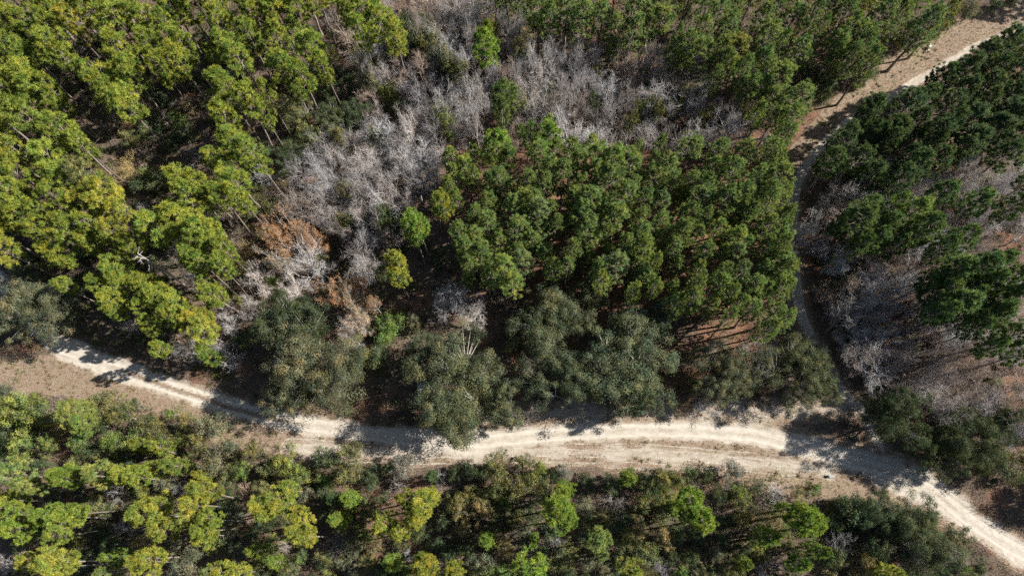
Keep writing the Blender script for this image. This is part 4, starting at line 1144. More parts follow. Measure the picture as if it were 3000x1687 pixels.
b gy -59.8 3.1 3.0 2.20 325 304 291 64 1 0 1 2
S dk -43.0 -0.7 5.0 1.85 70 94 39 65 1 0 0 1
s dk -39.7 1.6 4.0 1.87 87 117 48 66 1 0 0 3
s ol -34.1 -3.8 4.0 2.05 155 167 63 69 1 0 1 3
s ol -29.1 -2.2 4.0 1.85 161 175 67 69 1 0 2 3
s ol -63.3 5.5 4.0 2.11 168 178 66 64 1 0 2 4
s dk -44.3 6.3 4.0 2.12 81 117 51 65 1 0 0 1
S gg -54.1 9.0 5.0 1.70 187 192 112 65 1 0 0 1
S yg -57.2 8.4 5.0 1.48 185 218 54 64 1 0 0 1
s dk -67.5 8.4 4.0 1.49 71 103 46 64 1 0 0 3
s dk -61.2 0.9 4.0 1.87 76 106 45 67 1 0 5 6
S yg -45.7 0.3 5.0 1.65 207 248 62 65 1 0 0 1
S dk -29.7 6.3 5.0 1.68 75 108 48 62 1 0 0 2
s ol -40.0 -3.2 4.0 1.84 156 166 62 69 1 0 0 3
s dk -64.6 -1.3 4.0 1.65 78 113 50 67 1 0 3 6
b br -51.8 -3.5 3.0 1.51 357 292 233 68 1 0 0 1
b br -30.1 -1.0 3.0 1.30 379 293 221 69 1 0 0 1
s g -32.3 -1.9 4.0 1.24 128 194 48 69 1 0 0 1
s dk -75.3 7.2 4.0 1.70 81 117 51 63 1 0 1 4
S ol -25.4 11.7 6.0 2.45 145 152 56 62 1 0 2 3
S ol -25.3 9.2 6.0 2.33 180 181 64 70 1 0 0 2
Y g -25.1 5.8 8.6 1.65 218 289 55 73 1 0 1 2
S gy -17.5 10.1 5.0 2.24 224 215 176 70 1 0 0 1
b gy -18.3 8.0 5.0 2.00 331 302 283 70 1 0 0 1
s dk -19.9 10.4 4.0 1.50 86 115 47 70 1 0 1 3
Y dk -13.1 8.4 5.9 1.10 111 153 59 70 1 0 0 1
b w -12.0 8.5 4.0 1.00 614 597 590 70 1 0 0 1
S dk -7.2 9.5 5.0 1.81 73 107 48 71 1 0 0 2
S ol -3.5 9.9 6.0 2.23 180 185 67 71 1 0 0 5
S ol -3.4 6.9 6.0 2.42 154 150 51 71 1 0 1 5
S ol 0.5 9.9 5.0 1.70 160 171 64 71 1 0 3 5
S yg 2.3 8.9 5.0 1.70 223 258 63 71 1 0 0 1
S ol -0.0 6.2 6.0 2.41 173 171 59 71 1 0 2 5
S ol 2.6 5.9 6.0 2.30 148 156 58 71 1 0 4 5
s gy 6.8 8.7 4.0 1.60 231 229 195 71 1 0 0 1
s dk 5.2 8.2 3.0 1.18 79 111 48 71 1 0 1 2
S dk 13.0 6.5 5.0 1.90 66 96 43 72 1 0 0 2
Y g 16.0 6.8 7.0 1.48 178 235 45 72 1 0 0 1
S dk 19.4 5.8 5.0 2.31 87 117 48 72 1 0 1 2
S ol 21.5 7.3 6.0 2.21 177 181 65 72 1 0 0 2
S ol 23.8 7.4 5.0 1.69 170 179 66 72 1 0 1 2
S dk -5.0 8.6 5.0 1.70 76 101 41 71 1 0 1 2
s dk -9.7 8.8 4.0 1.49 71 98 41 70 1 0 2 3
A y -13.7 4.5 14.6 2.18 309 336 64 70 1 0 1 3
A y -14.6 2.6 13.6 1.51 338 336 59 73 1 0 2 3
A y -13.0 5.6 12.6 1.40 351 366 67 70 1 0 2 3
A y -18.8 2.1 12.3 1.78 336 367 70 73 1 0 0 3
A y -16.9 0.8 12.6 1.40 364 368 65 73 1 0 1 3
Y g -4.8 -0.5 9.8 1.42 211 283 55 74 1 0 0 1
A g 5.6 3.2 15.8 2.31 218 292 49 75 1 0 0 2
A g 6.2 1.5 13.5 1.84 182 263 48 75 1 0 1 2
Y g 6.7 5.5 10.2 1.44 218 278 51 75 1 0 0 1
Y g 2.0 -1.0 5.1 0.90 181 240 46 78 1 0 0 1
A l 10.3 -1.6 14.9 1.72 245 301 92 75 1 0 0 1
Y l 11.4 -3.4 9.5 1.12 213 263 96 79 1 0 0 1
A g 0.4 -4.3 15.6 2.33 219 307 54 78 1 0 0 1
A y -12.4 -3.9 13.7 1.96 304 297 51 77 1 0 0 2
A y -10.0 -4.3 12.3 1.57 275 297 57 77 1 0 1 2
Y g -14.5 -3.3 9.2 1.31 166 226 44 77 1 0 1 2
A y 14.5 -5.6 13.6 1.79 266 286 54 79 1 0 0 1
Y g -18.9 -3.0 7.1 1.52 213 292 58 77 1 0 0 2
Y g -26.3 2.7 5.6 1.08 200 276 55 73 1 0 0 2
A y -16.2 5.2 12.8 1.40 260 285 55 70 1 0 0 3
S ol -10.7 4.6 5.0 2.30 151 148 51 70 1 0 1 2
S yl -9.1 3.6 5.0 1.88 254 217 102 74 1 0 0 4
S yl -6.1 2.9 5.0 2.08 235 192 86 74 1 0 2 4
S yl -9.1 0.9 5.0 1.65 242 209 98 74 1 0 1 4
s dk -14.7 0.8 4.0 1.87 76 103 43 73 1 0 2 4
S gg -24.8 -0.9 5.0 1.85 168 172 100 77 1 0 0 1
s yl -22.0 -1.3 4.0 1.65 244 201 91 77 1 0 0 1
s ol -22.9 -3.1 4.0 1.64 147 144 50 77 1 0 0 1
s gg -26.2 -3.2 4.0 1.44 198 202 117 77 1 0 0 2
b w -17.0 -2.5 4.0 1.18 569 546 533 77 1 0 0 1
s dk -12.7 -1.2 4.0 1.86 81 112 48 77 1 0 2 3
S gg -6.3 -3.9 5.0 2.24 184 191 112 78 1 0 0 1
S yl -2.9 -1.3 5.0 1.85 264 214 95 74 1 0 3 4
s yl -2.4 -3.0 4.0 1.44 237 200 93 78 1 0 0 1
S gg 0.3 0.2 5.0 1.65 157 167 101 74 1 0 0 1
b gy 4.5 -1.6 4.0 1.73 398 380 372 78 1 0 0 1
S ol 5.1 -4.7 5.0 2.44 161 176 67 78 1 0 0 1
S ol 15.3 -1.7 5.0 2.46 178 185 67 79 1 0 0 2
S ol 17.8 -3.4 5.0 2.65 163 176 67 79 1 0 1 2
S yl 20.5 -1.9 5.0 1.84 283 226 99 79 1 0 0 1
s dk 14.6 0.7 4.0 2.08 67 99 44 75 1 0 1 2
b gy 14.1 3.8 4.0 1.98 369 334 309 72 1 0 0 1
S ol 21.3 1.6 5.0 2.28 163 177 68 76 1 0 0 1
Y g 22.8 2.8 5.8 1.57 195 247 45 76 1 0 0 1
b gy 20.0 -5.7 4.0 1.92 331 325 326 79 1 0 0 1
s ol -8.1 6.0 4.0 1.69 183 182 64 74 1 0 0 3
s ol -1.0 2.1 4.0 1.88 161 162 58 74 1 0 2 3
s dk -3.8 1.3 3.0 1.46 84 112 46 74 1 0 2 3
s dk -11.9 1.8 4.0 1.46 70 96 40 73 1 0 3 4
s ol -23.1 4.1 4.0 1.89 185 185 65 73 1 0 0 1
s dk -23.6 6.1 4.0 1.48 75 106 46 73 1 0 0 4
s dk -20.7 5.4 3.0 1.48 90 119 48 73 1 0 1 4
s dk -10.2 -2.7 4.0 1.64 81 114 49 74 1 0 0 3
s dk -8.2 -2.1 4.0 1.44 87 117 48 74 1 0 1 3
s gg 8.9 -4.2 4.0 1.63 167 180 110 75 1 0 0 3
s dk 3.9 0.2 4.0 1.87 74 108 48 78 1 0 2 4
s ol 12.7 1.6 4.0 1.87 154 157 57 75 1 0 2 3
s ol 17.7 2.5 4.0 1.88 163 165 59 72 1 0 0 2
s dk 23.1 -0.9 4.0 1.65 86 114 46 76 1 0 0 8
s dk 21.5 -4.1 4.0 1.63 75 99 40 79 1 0 3 4
s gg -24.4 -4.2 4.0 1.43 163 171 102 77 1 0 1 2
s dk -18.0 -0.8 3.0 1.45 85 113 45 77 1 0 1 3
b br 16.0 4.1 3.0 1.33 415 311 227 72 1 0 0 1
A g 23.7 3.3 15.9 1.90 219 311 56 76 1 0 1 3
A g 24.6 0.4 13.8 1.91 223 294 49 76 1 0 2 3
A g 23.1 1.8 14.3 1.40 169 247 45 76 1 0 0 3
s dk 26.0 7.0 4.0 1.70 83 116 49 76 1 0 1 8
s dk 28.8 7.1 3.0 1.28 76 103 42 76 1 0 4 8
s gy 32.1 7.1 4.0 2.23 221 221 190 80 1 0 0 1
s gg 35.7 4.8 4.0 1.58 173 172 97 80 1 0 0 1
b w 38.2 3.9 5.0 2.08 603 572 551 80 1 0 0 1
b gy 36.7 3.1 4.0 1.64 338 298 268 80 1 0 0 1
s g 44.8 4.7 2.0 1.27 125 185 45 81 1 0 1 2
S ol 33.4 0.7 5.0 2.27 182 178 61 80 1 0 0 1
S yl 36.6 0.4 5.0 2.07 275 232 107 81 1 0 0 1
Y g 34.7 -2.1 10.6 1.78 213 278 52 81 1 0 0 4
A g 37.8 0.7 16.2 1.96 217 291 49 81 1 0 0 2
A g 39.0 -1.5 15.0 1.96 209 289 51 81 1 0 1 2
Y g 37.9 1.4 10.7 1.32 188 242 45 81 1 0 1 4
Y g 41.4 -3.6 10.3 1.30 165 231 47 81 1 0 3 4
Y g 39.5 -5.6 7.7 1.50 191 269 55 81 1 0 2 4
S dk 48.2 1.1 6.0 3.09 80 116 52 83 1 0 0 1
S gg 63.1 -3.4 6.0 2.23 168 178 107 85 1 0 0 1
S dk 50.8 -4.0 6.0 2.23 76 104 44 84 1 0 0 1
S yl 49.1 -5.9 5.0 1.72 244 201 91 84 1 0 0 1
Y y 50.8 -6.9 9.6 1.66 315 328 65 84 1 0 0 1
b gy 46.6 -2.9 5.0 2.14 328 318 315 84 1 0 0 1
s ol 46.5 -5.3 4.0 1.83 134 147 57 84 1 0 0 2
b gy 36.8 -5.5 4.0 1.92 441 389 352 82 1 0 1 2
Y g 31.5 -5.3 6.4 1.23 177 226 42 82 1 0 0 1
b gy 34.5 -6.8 4.0 1.49 365 353 349 82 1 0 0 2
b gy 63.1 -6.1 5.0 1.90 391 382 382 85 1 0 0 1
b br 59.3 -5.8 3.0 1.71 424 322 239 83 1 0 0 1
s dk 66.6 -7.2 4.0 1.62 77 111 49 85 1 0 3 4
s g 63.7 -8.1 4.0 1.61 133 189 44 85 1 0 0 1
s ol 56.5 -7.3 4.0 1.82 153 155 56 84 1 0 1 2
s dk 29.5 -2.3 4.0 1.65 76 112 51 76 1 0 6 8
s dk 31.9 -3.3 4.0 1.64 84 112 45 82 1 0 0 3
s gg 28.2 -4.9 4.0 1.83 172 175 101 76 1 0 1 2
s dk 24.9 -4.3 4.0 1.84 75 100 41 76 1 0 2 8
s gg 25.2 -6.5 3.0 1.43 154 166 101 76 1 0 0 2
s dk 44.2 -5.6 4.0 1.63 75 105 45 81 1 0 0 2
s ol 38.7 -3.5 4.0 1.43 157 168 63 81 1 0 0 2
s dk 30.6 -0.1 3.0 1.46 84 118 50 76 1 0 7 8
s ol 46.3 2.3 3.0 1.26 160 160 56 81 1 0 1 2
S gg 72.0 6.2 6.0 2.51 160 157 87 58 1 0 1 2
S gg 68.1 7.9 7.0 2.10 186 197 118 58 1 0 0 2
B gy 72.9 11.9 10.1 2.67 326 321 333 58 1 0 0 1
B gy 72.5 16.4 10.2 2.92 400 352 327 56 1 0 0 1
B gy 58.8 17.9 8.0 2.34 380 334 310 57 1 0 0 2
B gy 63.7 15.7 9.5 1.88 363 322 303 57 1 0 1 2
S ol 75.8 7.7 5.0 1.90 184 181 62 58 1 0 0 1
s dk 74.7 5.0 4.0 1.69 74 104 44 58 1 0 0 1
B br 75.1 14.7 8.8 2.09 385 300 243 56 1 0 3 6
b br 67.8 14.2 5.0 1.81 357 274 206 58 1 0 0 1
s ol 70.2 5.8 3.0 1.27 158 170 64 58 1 0 0 1
G gg -77.7 37.1 10.0 7.92 136 146 84 10 1 0 0 1 |spreading grey-green oak at the left edge above the road end
G dk -34.4 31.8 12.5 6.89 66 88 42 42 1 0 0 1 |dark oak just behind the first roadside oak, below the rust-leaved trees
G gg -31.4 24.2 13.5 8.84 144 147 81 42 1 0 0 1 |leftmost broad grey-green oak overhanging the sand road
G oo -8.8 22.2 12.5 9.43 120 133 66 43 1 0 0 1 |broad live oak half covering the parked white car
G oo 15.9 23.9 13.0 9.27 116 139 75 44 1 0 2 3 |largest live oak above the middle of the sand road
G oo 6.0 31.9 12.0 7.40 114 130 66 44 1 0 0 3 |live oak at the upper left of the largest oak clump
G oo 6.5 22.0 10.0 6.53 112 136 74 44 1 0 1 3 |live oak at the lower left of the largest oak clump
G gg 31.8 22.2 9.0 5.60 140 145 81 45 1 0 0 1 |pale grey-green oak between the largest oak clump and the junction
G oo 42.7 21.6 10.0 6.34 108 119 59 45 1 0 0 1 |rounded live oak in the corner of the track junction
G dk 57.2 13.8 11.0 5.15 78 100 46 57 1 0 0 2 |dark oak leaning over the junction from the right
G dk 66.9 10.2 11.0 6.07 72 90 40 58 1 0 0 1 |dark oak at the right edge above the sand road
G dk 62.6 8.5 9.0 4.07 93 116 51 57 1 0 1 2 |smaller dark oak between two dark oaks right of the junction
G dk 56.6 -2.5 8.0 6.31 78 97 44 83 1 0 1 2 |wide dark oak thicket crown below the sand road at lower right
G dk 52.0 -0.2 7.0 4.29 84 116 57 83 1 0 0 2 |dark oak left of the wide oak thicket at lower right
O oo 12.5 36.1 11.0 3.44 97 111 57 44 1 0 0 1
O oo 23.1 31.2 10.0 3.13 116 143 79 39 1 0 0 1
O oo -1.8 18.3 9.0 3.84 120 138 71 43 1 0 1 2
O oo -14.7 27.2 9.0 3.72 103 125 68 43 1 0 0 2
O gg -36.6 21.8 9.0 3.88 145 152 86 42 1 0 0 1
O oo 47.5 19.1 7.0 3.06 104 115 58 45 1 0 0 1
O oo 20.0 18.3 10.0 3.82 111 134 73 72 1 0 0 1
O dk 73.4 12.6 9.0 3.23 82 105 49 58 1 0 0 1
b gy 2.4 17.7 3.0 2.38 439 387 349 71 1 0 0 1
s br 25.8 18.4 3.0 2.56 236 177 123 45 1 0 0 1
b gy 29.5 17.7 3.0 2.68 347 337 336 45 1 0 0 1
A _ -61.5 94.0 17.3 2.33 269 337 65 1 2 0 3 7
A _ -46.8 92.8 18.8 2.39 293 344 62 2 2 0 2 6
A y -70.9 95.6 18.6 3.15 351 343 59 1 1 0 0 1
A _ -66.4 93.8 19.2 2.77 301 348 62 1 2 0 1 7
A _ -75.6 94.1 19.3 3.16 276 326 60 0 3 0 4 5
A y -32.1 90.3 19.8 2.39 303 332 64 18 1 0 0 2
A _ -58.5 90.1 17.9 2.83 248 288 52 1 2 0 4 7
A _ -54.0 91.0 18.5 3.18 257 307 57 1 2 0 6 7
A _ -85.3 95.9 19.3 2.55 287 346 64 0 3 0 1 5
A _ -88.5 93.8 19.4 2.53 292 335 59 0 3 0 0 5
A _ -51.9 95.0 18.0 2.49 280 344 65 2 2 0 0 6
A y -39.3 95.2 17.0 2.67 328 340 62 2 1 0 0 1
A _ -28.8 92.5 18.3 2.44 258 323 62 18 1 0 0 5
A _ -41.3 91.1 19.5 2.99 235 288 55 2 2 0 3 6
A _ -57.1 93.4 19.7 2.70 296 340 60 1 2 0 5 7
A _ -78.9 94.7 19.8 3.07 260 305 55 0 3 0 3 5
A _ -35.5 94.2 18.2 3.16 262 310 57 2 2 0 5 6
B br -27.5 97.8 11.2 3.37 385 322 281 18 2 0 0 5
B gy -21.8 97.5 9.1 3.39 413 367 344 18 1 0 2 4
B gy -2.8 94.8 11.6 3.16 299 291 299 19 1 0 5 7
B br -14.9 98.8 9.5 2.73 460 380 327 19 1 0 1 7
B _ -8.6 97.9 9.5 3.48 431 400 385 19 2 0 1 4
B gy -5.4 98.7 9.3 3.25 378 334 313 19 1 0 4 7
B br -18.1 99.6 9.9 2.99 396 312 255 18 2 0 3 5
B _ -23.9 99.7 10.5 3.63 363 359 368 18 1 0 0 3
B gy -11.7 99.2 10.3 2.80 331 307 301 19 1 0 1 7
B br -24.8 96.1 9.9 3.33 460 374 317 18 2 0 1 5
D _ 16.1 89.3 16.7 2.24 202 277 82 23 2 0 2 6
D _ 28.6 87.9 15.9 2.43 180 237 67 24 2 0 1 7
D y 59.7 90.8 14.1 2.39 273 282 70 25 1 0 1 2
D y 62.2 88.6 16.2 2.44 248 275 73 26 1 0 0 3
D _ 54.3 87.3 16.6 2.05 207 264 73 25 2 0 4 7
D _ 31.9 89.2 15.3 2.42 169 216 59 24 2 0 2 7
D _ 69.2 88.7 17.0 2.34 163 211 59 26 2 0 1 5
D _ 25.1 93.1 14.1 2.21 187 253 74 23 2 0 5 6
D y 46.2 90.8 15.8 2.28 223 243 64 25 1 0 0 2
D _ 77.0 89.0 14.3 2.27 192 254 72 26 2 0 4 5
D y -1.1 91.7 14.4 2.32 272 299 79 19 1 0 0 1
D _ 11.4 91.4 16.5 2.13 187 253 74 23 2 0 1 6
D _ 3.6 89.2 16.7 2.23 155 214 63 19 1 0 1 2
D _ 38.0 90.5 15.7 2.01 158 218 65 24 2 0 4 7
D y 6.4 92.8 15.4 2.39 239 239 57 23 1 0 0 1
D _ 21.6 91.4 15.3 2.06 183 235 65 23 2 0 3 6
D _ 42.4 91.0 15.8 2.39 181 240 68 24 2 0 5 7
D _ 51.3 89.3 16.7 2.07 181 228 62 25 2 0 2 7
D y 66.0 88.2 16.0 2.39 252 253 61 26 1 0 1 3
D _ 74.2 90.7 14.1 2.08 208 264 72 26 2 0 3 5
D _ 27.9 91.3 16.5 2.45 174 217 58 24 2 0 0 7
D y 34.7 91.7 15.2 2.26 274 287 72 24 1 0 0 1
D _ 1.6 92.3 17.0 2.46 187 250 72 19 1 0 0 2
A y -89.3 86.8 18.4 2.47 381 372 64 0 1 0 1 3
A y -84.5 64.0 19.4 3.01 345 372 71 3 1 0 1 3
A y -80.2 47.2 19.4 2.55 330 333 59 10 1 0 0 2
A y -84.2 61.4 17.3 2.88 305 301 52 7 1 0 0 1
A y -87.2 76.3 19.5 2.81 327 353 67 3 1 0 0 3
A _ -81.6 53.3 18.1 2.53 255 297 54 7 2 1 0 5
A _ -88.9 81.9 18.2 2.88 311 349 60 0 3 2 0 6
A _ -83.0 57.6 17.6 2.68 258 295 52 7 2 0 0 4
A _ -85.5 69.4 19.4 3.03 267 323 60 3 2 1 0 5
A y -83.2 66.4 17.2 2.82 283 306 58 3 1 0 2 3
A y -78.0 44.3 19.2 2.66 276 287 53 10 1 0 1 2
A y -91.6 91.7 17.8 2.91 276 295 56 0 1 0 0 3
D _ 6.0 42.0 12.5 1.74 168 233 69 35 3 2 0 7
D g -9.1 58.9 13.2 1.63 205 270 66 29 1 0 1 3
D l 19.8 39.5 11.2 1.64 230 295 114 36 1 0 0 2
D _ 8.9 38.0 14.7 1.22 192 253 72 35 3 2 2 7
D _ 24.9 35.1 11.3 1.23 217 277 76 39 1 0 1 8
D _ 22.2 59.6 12.4 1.26 216 274 75 22 1 0 0 1
D _ 32.8 39.9 14.5 1.58 206 261 71 37 2 1 0 8
D g 21.9 34.4 15.0 1.28 222 281 66 39 1 0 1 3
D _ 12.4 41.9 11.6 1.71 185 233 63 35 3 2 4 7
D _ 25.8 59.4 13.2 1.39 183 229 62 31 2 0 2 5
D _ 36.9 46.3 11.2 1.65 168 227 66 37 2 0 0 8
D _ 26.2 38.0 13.3 1.34 199 262 74 39 1 0 3 8
D _ 24.5 57.4 12.2 1.38 163 225 67 31 2 0 1 5
D _ 21.1 37.4 11.5 1.86 197 271 80 39 1 0 0 8
D _ 8.5 60.5 12.9 1.82 193 246 67 30 2 0 2 6
D _ 6.5 39.1 13.3 1.85 184 244 70 35 3 2 1 7
D g 14.2 35.8 14.4 1.62 219 267 60 44 1 0 0 1
D g 28.9 51.0 11.4 1.70 241 303 71 31 1 0 0 1
D _ -5.7 60.0 12.9 1.49 184 238 66 29 1 0 1 7
D _ 37.9 43.8 11.4 1.63 172 237 70 37 2 1 2 8
D _ 45.4 51.1 11.6 1.69 183 235 65 32 2 1 6 7
D g 23.3 42.6 14.1 1.25 254 325 77 36 1 0 1 3
D g 13.6 60.6 12.6 1.65 253 308 69 30 1 0 1 2
D g 19.0 34.1 14.2 1.47 253 307 69 39 1 0 0 3
D _ 9.9 46.6 12.1 1.73 180 228 62 35 3 1 1 6
D _ 15.2 41.3 12.8 1.41 200 262 74 35 3 2 6 7
S ol -22.8 66.4 8.4 1.92 158 169 64 17 1 0 0 2
B br 29.1 68.0 9.3 2.10 343 298 269 22 1 0 2 4
B gy -25.3 84.2 10.8 1.81 384 361 359 18 1 0 1 4
S dk -13.9 87.3 9.3 2.48 77 108 47 19 1 0 0 1
B _ -4.0 72.5 9.9 2.28 466 426 403 20 2 1 5 6
S ol -20.6 76.1 8.8 2.22 157 159 57 17 1 0 1 2
B gy -6.0 84.0 10.2 2.73 339 299 279 19 1 0 3 7
S gg 3.4 82.8 12.3 2.34 166 163 90 21 1 0 1 2
S ol 35.0 68.2 9.2 2.57 155 167 63 27 1 0 0 2
B br 30.7 74.1 9.8 2.69 460 392 347 22 1 0 3 4
B gy -16.2 77.6 11.3 2.19 357 341 346 18 1 0 3 4
B br 1.0 65.9 10.0 2.10 390 310 256 29 1 0 1 2
B gy 0.9 88.8 9.6 2.06 407 361 338 19 1 0 6 7
B _ -11.6 85.4 12.2 2.57 437 404 386 19 2 1 2 5
B _ -6.1 78.5 12.3 2.06 393 348 319 20 2 0 1 5
B br -14.5 85.5 11.7 2.61 406 328 276 19 1 0 2 7
B _ -13.0 68.7 8.9 2.76 348 334 332 17 2 0 3 4
B _ -22.4 80.4 8.8 2.95 411 387 379 18 1 0 2 3
B br -19.5 84.3 9.4 2.37 404 337 292 18 2 1 3 5
S gg -11.7 81.6 12.3 2.82 154 156 89 19 1 0 0 2
B _ -34.1 63.1 9.4 2.34 375 369 376 16 2 0 0 5
B gy -30.1 50.3 11.3 2.54 344 313 302 15 1 0 0 1
B gy -25.5 80.4 10.6 1.96 370 347 345 18 1 0 0 4
B br -17.8 50.8 9.5 1.99 381 308 259 33 1 0 2 3
S dk 37.6 68.2 8.1 2.37 77 108 46 27 1 0 0 1
S ol -8.4 79.4 8.8 2.59 178 187 69 20 1 0 1 3
B br -21.8 76.2 7.7 2.29 399 347 314 18 2 1 2 5
B gy -12.6 79.1 9.4 2.69 303 292 298 19 1 0 0 7
B br -18.3 71.9 7.7 2.15 368 315 280 17 1 0 0 1
B gy 22.1 70.3 10.8 2.30 327 289 271 22 1 0 0 3
S gg 32.3 71.9 10.6 2.25 179 184 108 27 1 0 0 1
S ol -35.2 68.2 7.7 2.81 159 168 63 16 1 0 0 2
S gg 2.2 70.7 11.4 2.35 198 198 112 20 1 0 0 1
B gy -17.7 75.2 8.4 1.99 323 318 331 17 1 0 1 2
S dk 15.6 71.4 9.3 1.86 61 90 41 21 1 0 1 2
S dk 25.1 69.3 7.5 2.81 75 112 51 22 1 0 0 1
S ol 26.7 69.1 9.8 2.07 158 163 59 22 1 0 2 3
S dk -20.4 48.8 12.0 1.88 71 101 44 33 1 0 0 3
B gy -23.3 71.4 10.4 1.95 415 365 340 17 1 0 0 2
B _ 38.3 67.6 9.5 2.75 441 412 400 27 1 0 1 3
S ol 22.1 67.9 9.0 1.83 185 186 66 22 1 0 0 3
S ol 26.6 70.0 8.4 2.42 142 153 58 22 1 0 1 3
B gy 30.5 69.5 11.3 2.58 300 293 302 22 1 0 2 3
S gg -24.8 78.7 10.0 2.16 172 174 100 18 1 0 1 5
S ol 2.4 72.9 7.9 2.56 140 152 58 20 1 0 2 3
S gg -21.3 50.4 11.3 1.87 166 172 101 33 1 0 0 1
S gg -27.4 55.5 11.0 2.29 203 199 111 16 1 0 0 1
B gy -35.8 59.3 9.8 2.69 371 354 359 16 1 0 0 4
B _ 25.0 68.5 8.2 2.76 435 420 420 22 1 0 4 6
B br -11.2 90.1 9.8 2.05 432 353 301 19 1 0 4 7
B _ -32.3 65.9 11.7 1.86 381 356 345 16 2 0 1 5
B _ -18.8 64.4 11.7 2.43 396 359 338 17 2 0 1 4
S gg -17.6 91.0 8.4 1.92 167 167 94 18 1 0 4 5
S dk -17.6 90.8 8.9 2.34 64 96 43 18 1 0 2 3
S ol -29.0 66.6 10.7 1.85 164 162 56 16 1 0 1 2
B _ -21.6 63.8 7.8 2.87 413 400 401 17 2 1 1 5
B br 12.5 70.1 11.9 2.38 412 346 301 21 1 0 1 2
B br 8.3 72.2 10.8 2.95 428 361 316 21 1 0 0 2
B br -24.5 76.0 9.4 2.95 404 313 252 18 2 1 1 5
S dk -20.1 49.7 8.5 2.83 62 91 41 33 1 0 2 3
B br 21.2 67.7 8.7 2.09 391 328 286 22 1 0 0 4
S ol -12.6 84.9 10.1 2.87 162 167 61 19 1 0 2 3
S gg 25.2 77.0 9.1 2.02 164 163 91 22 1 0 0 1
B br 34.3 75.3 8.2 2.90 428 365 324 27 1 0 0 1
B gy -29.5 67.1 11.0 2.07 303 295 304 16 1 0 1 4
S ol -28.0 51.1 8.7 2.23 163 166 59 15 1 0 2 3
B _ 17.1 80.1 8.6 2.28 422 409 411 21 2 0 4 5
B _ -27.5 48.6 10.1 1.80 474 424 393 15 1 0 0 2
S dk -20.5 50.5 10.8 2.68 71 104 47 33 1 0 1 3
B br -3.7 92.0 8.3 2.15 392 313 261 19 1 0 5 7
B _ -27.3 53.8 10.8 2.05 366 338 325 16 2 1 2 5
S gg -10.0 81.6 10.2 2.41 175 191 118 19 1 0 1 2
S ol -20.4 50.7 9.2 2.97 140 149 56 33 1 0 0 1
S ol 43.2 71.6 8.8 2.27 164 162 56 27 1 0 1 2
S dk -17.6 92.1 8.0 2.52 80 114 49 18 1 0 1 3
B _ 34.7 63.2 10.0 2.54 356 332 322 31 1 0 1 2
B br -8.5 65.0 12.1 2.19 374 316 277 29 1 0 0 2
B _ -22.6 85.2 11.7 1.87 448 432 431 18 1 0 1 3
B _ 41.0 69.9 8.1 1.88 406 374 356 27 1 0 2 3
B br -18.4 48.8 7.7 2.01 446 387 348 33 1 0 1 3
B br 21.8 79.6 11.5 1.81 439 354 297 23 1 0 0 2
B br 2.6 69.4 10.4 2.23 358 309 277 20 1 0 2 3
B _ -15.1 89.4 11.0 2.12 383 367 364 19 2 1 0 5
B gy 34.3 67.8 10.0 2.43 390 343 319 27 1 0 0 1
B _ 15.9 75.8 10.7 2.33 425 403 395 21 2 1 4 5
S gg 3.3 83.5 10.0 2.40 210 205 113 21 1 0 0 2
B _ 46.5 63.7 9.3 2.82 402 379 370 32 1 0 2 3
B gy -8.8 87.5 10.1 2.00 335 327 337 19 1 0 2 7
S ol -9.1 80.9 9.2 1.85 171 172 61 20 1 0 0 3
B _ 10.8 77.6 10.6 2.66 411 382 369 21 2 0 2 5
B br 2.1 75.8 7.6 2.70 475 384 324 20 1 0 1 3
B br -20.8 47.9 10.9 2.03 463 363 296 33 1 0 0 3
B br -20.0 93.5 8.7 2.07 445 368 316 18 2 0 2 5
B gy 24.1 75.3 8.9 1.90 416 367 342 22 1 0 1 3
S gg -28.7 91.7 9.5 2.08 164 159 87 18 1 0 0 5
S ol -12.7 85.4 8.0 2.66 152 150 52 19 1 0 1 3
B _ 25.2 65.3 7.9 2.99 441 400 377 22 1 0 5 6
B _ -12.1 82.3 10.3 2.33 382 368 368 19 2 1 1 5
S dk -17.6 86.9 12.1 2.94 65 95 43 18 1 0 0 3
B br 26.7 76.2 10.2 2.23 360 308 274 22 1 0 1 4
B br -28.5 89.3 11.4 2.84 460 376 320 18 2 1 0 5
B gy -24.4 54.1 11.1 2.19 408 358 332 16 1 0 3 4
B br -28.8 58.1 7.6 2.22 397 339 301 16 1 0 2 3
B _ 4.3 81.1 9.7 2.30 434 428 436 21 2 0 0 5
B gy -27.1 66.2 9.8 2.21 366 326 308 16 1 0 2 4
B _ -25.2 68.8 7.8 2.56 357 345 345 17 2 0 0 4
B _ -8.4 77.9 8.3 1.84 407 401 410 20 2 0 0 5
B br 0.3 85.3 8.4 2.75 477 380 316 19 1 0 6 7
B gy 15.4 70.8 10.0 2.32 367 330 314 21 1 0 0 1
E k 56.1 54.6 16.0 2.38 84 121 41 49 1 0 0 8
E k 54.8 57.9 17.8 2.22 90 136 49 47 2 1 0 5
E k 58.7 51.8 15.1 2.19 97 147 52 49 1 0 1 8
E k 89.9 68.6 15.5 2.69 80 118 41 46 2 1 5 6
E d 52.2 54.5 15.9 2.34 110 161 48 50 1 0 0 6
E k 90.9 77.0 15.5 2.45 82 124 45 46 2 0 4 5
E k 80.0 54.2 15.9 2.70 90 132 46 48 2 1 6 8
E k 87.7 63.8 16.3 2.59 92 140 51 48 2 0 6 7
B _ 89.4 55.4 8.6 3.38 392 356 335 52 2 0 2 4
B br 69.3 17.8 9.0 2.61 373 303 256 56 1 0 0 6
B br 59.4 40.0 8.9 3.31 454 367 309 53 1 0 1 4
B w 77.9 32.7 10.3 2.63 437 438 446 54 1 0 4 7
B br 70.6 23.2 10.1 2.38 452 359 296 56 1 0 1 6
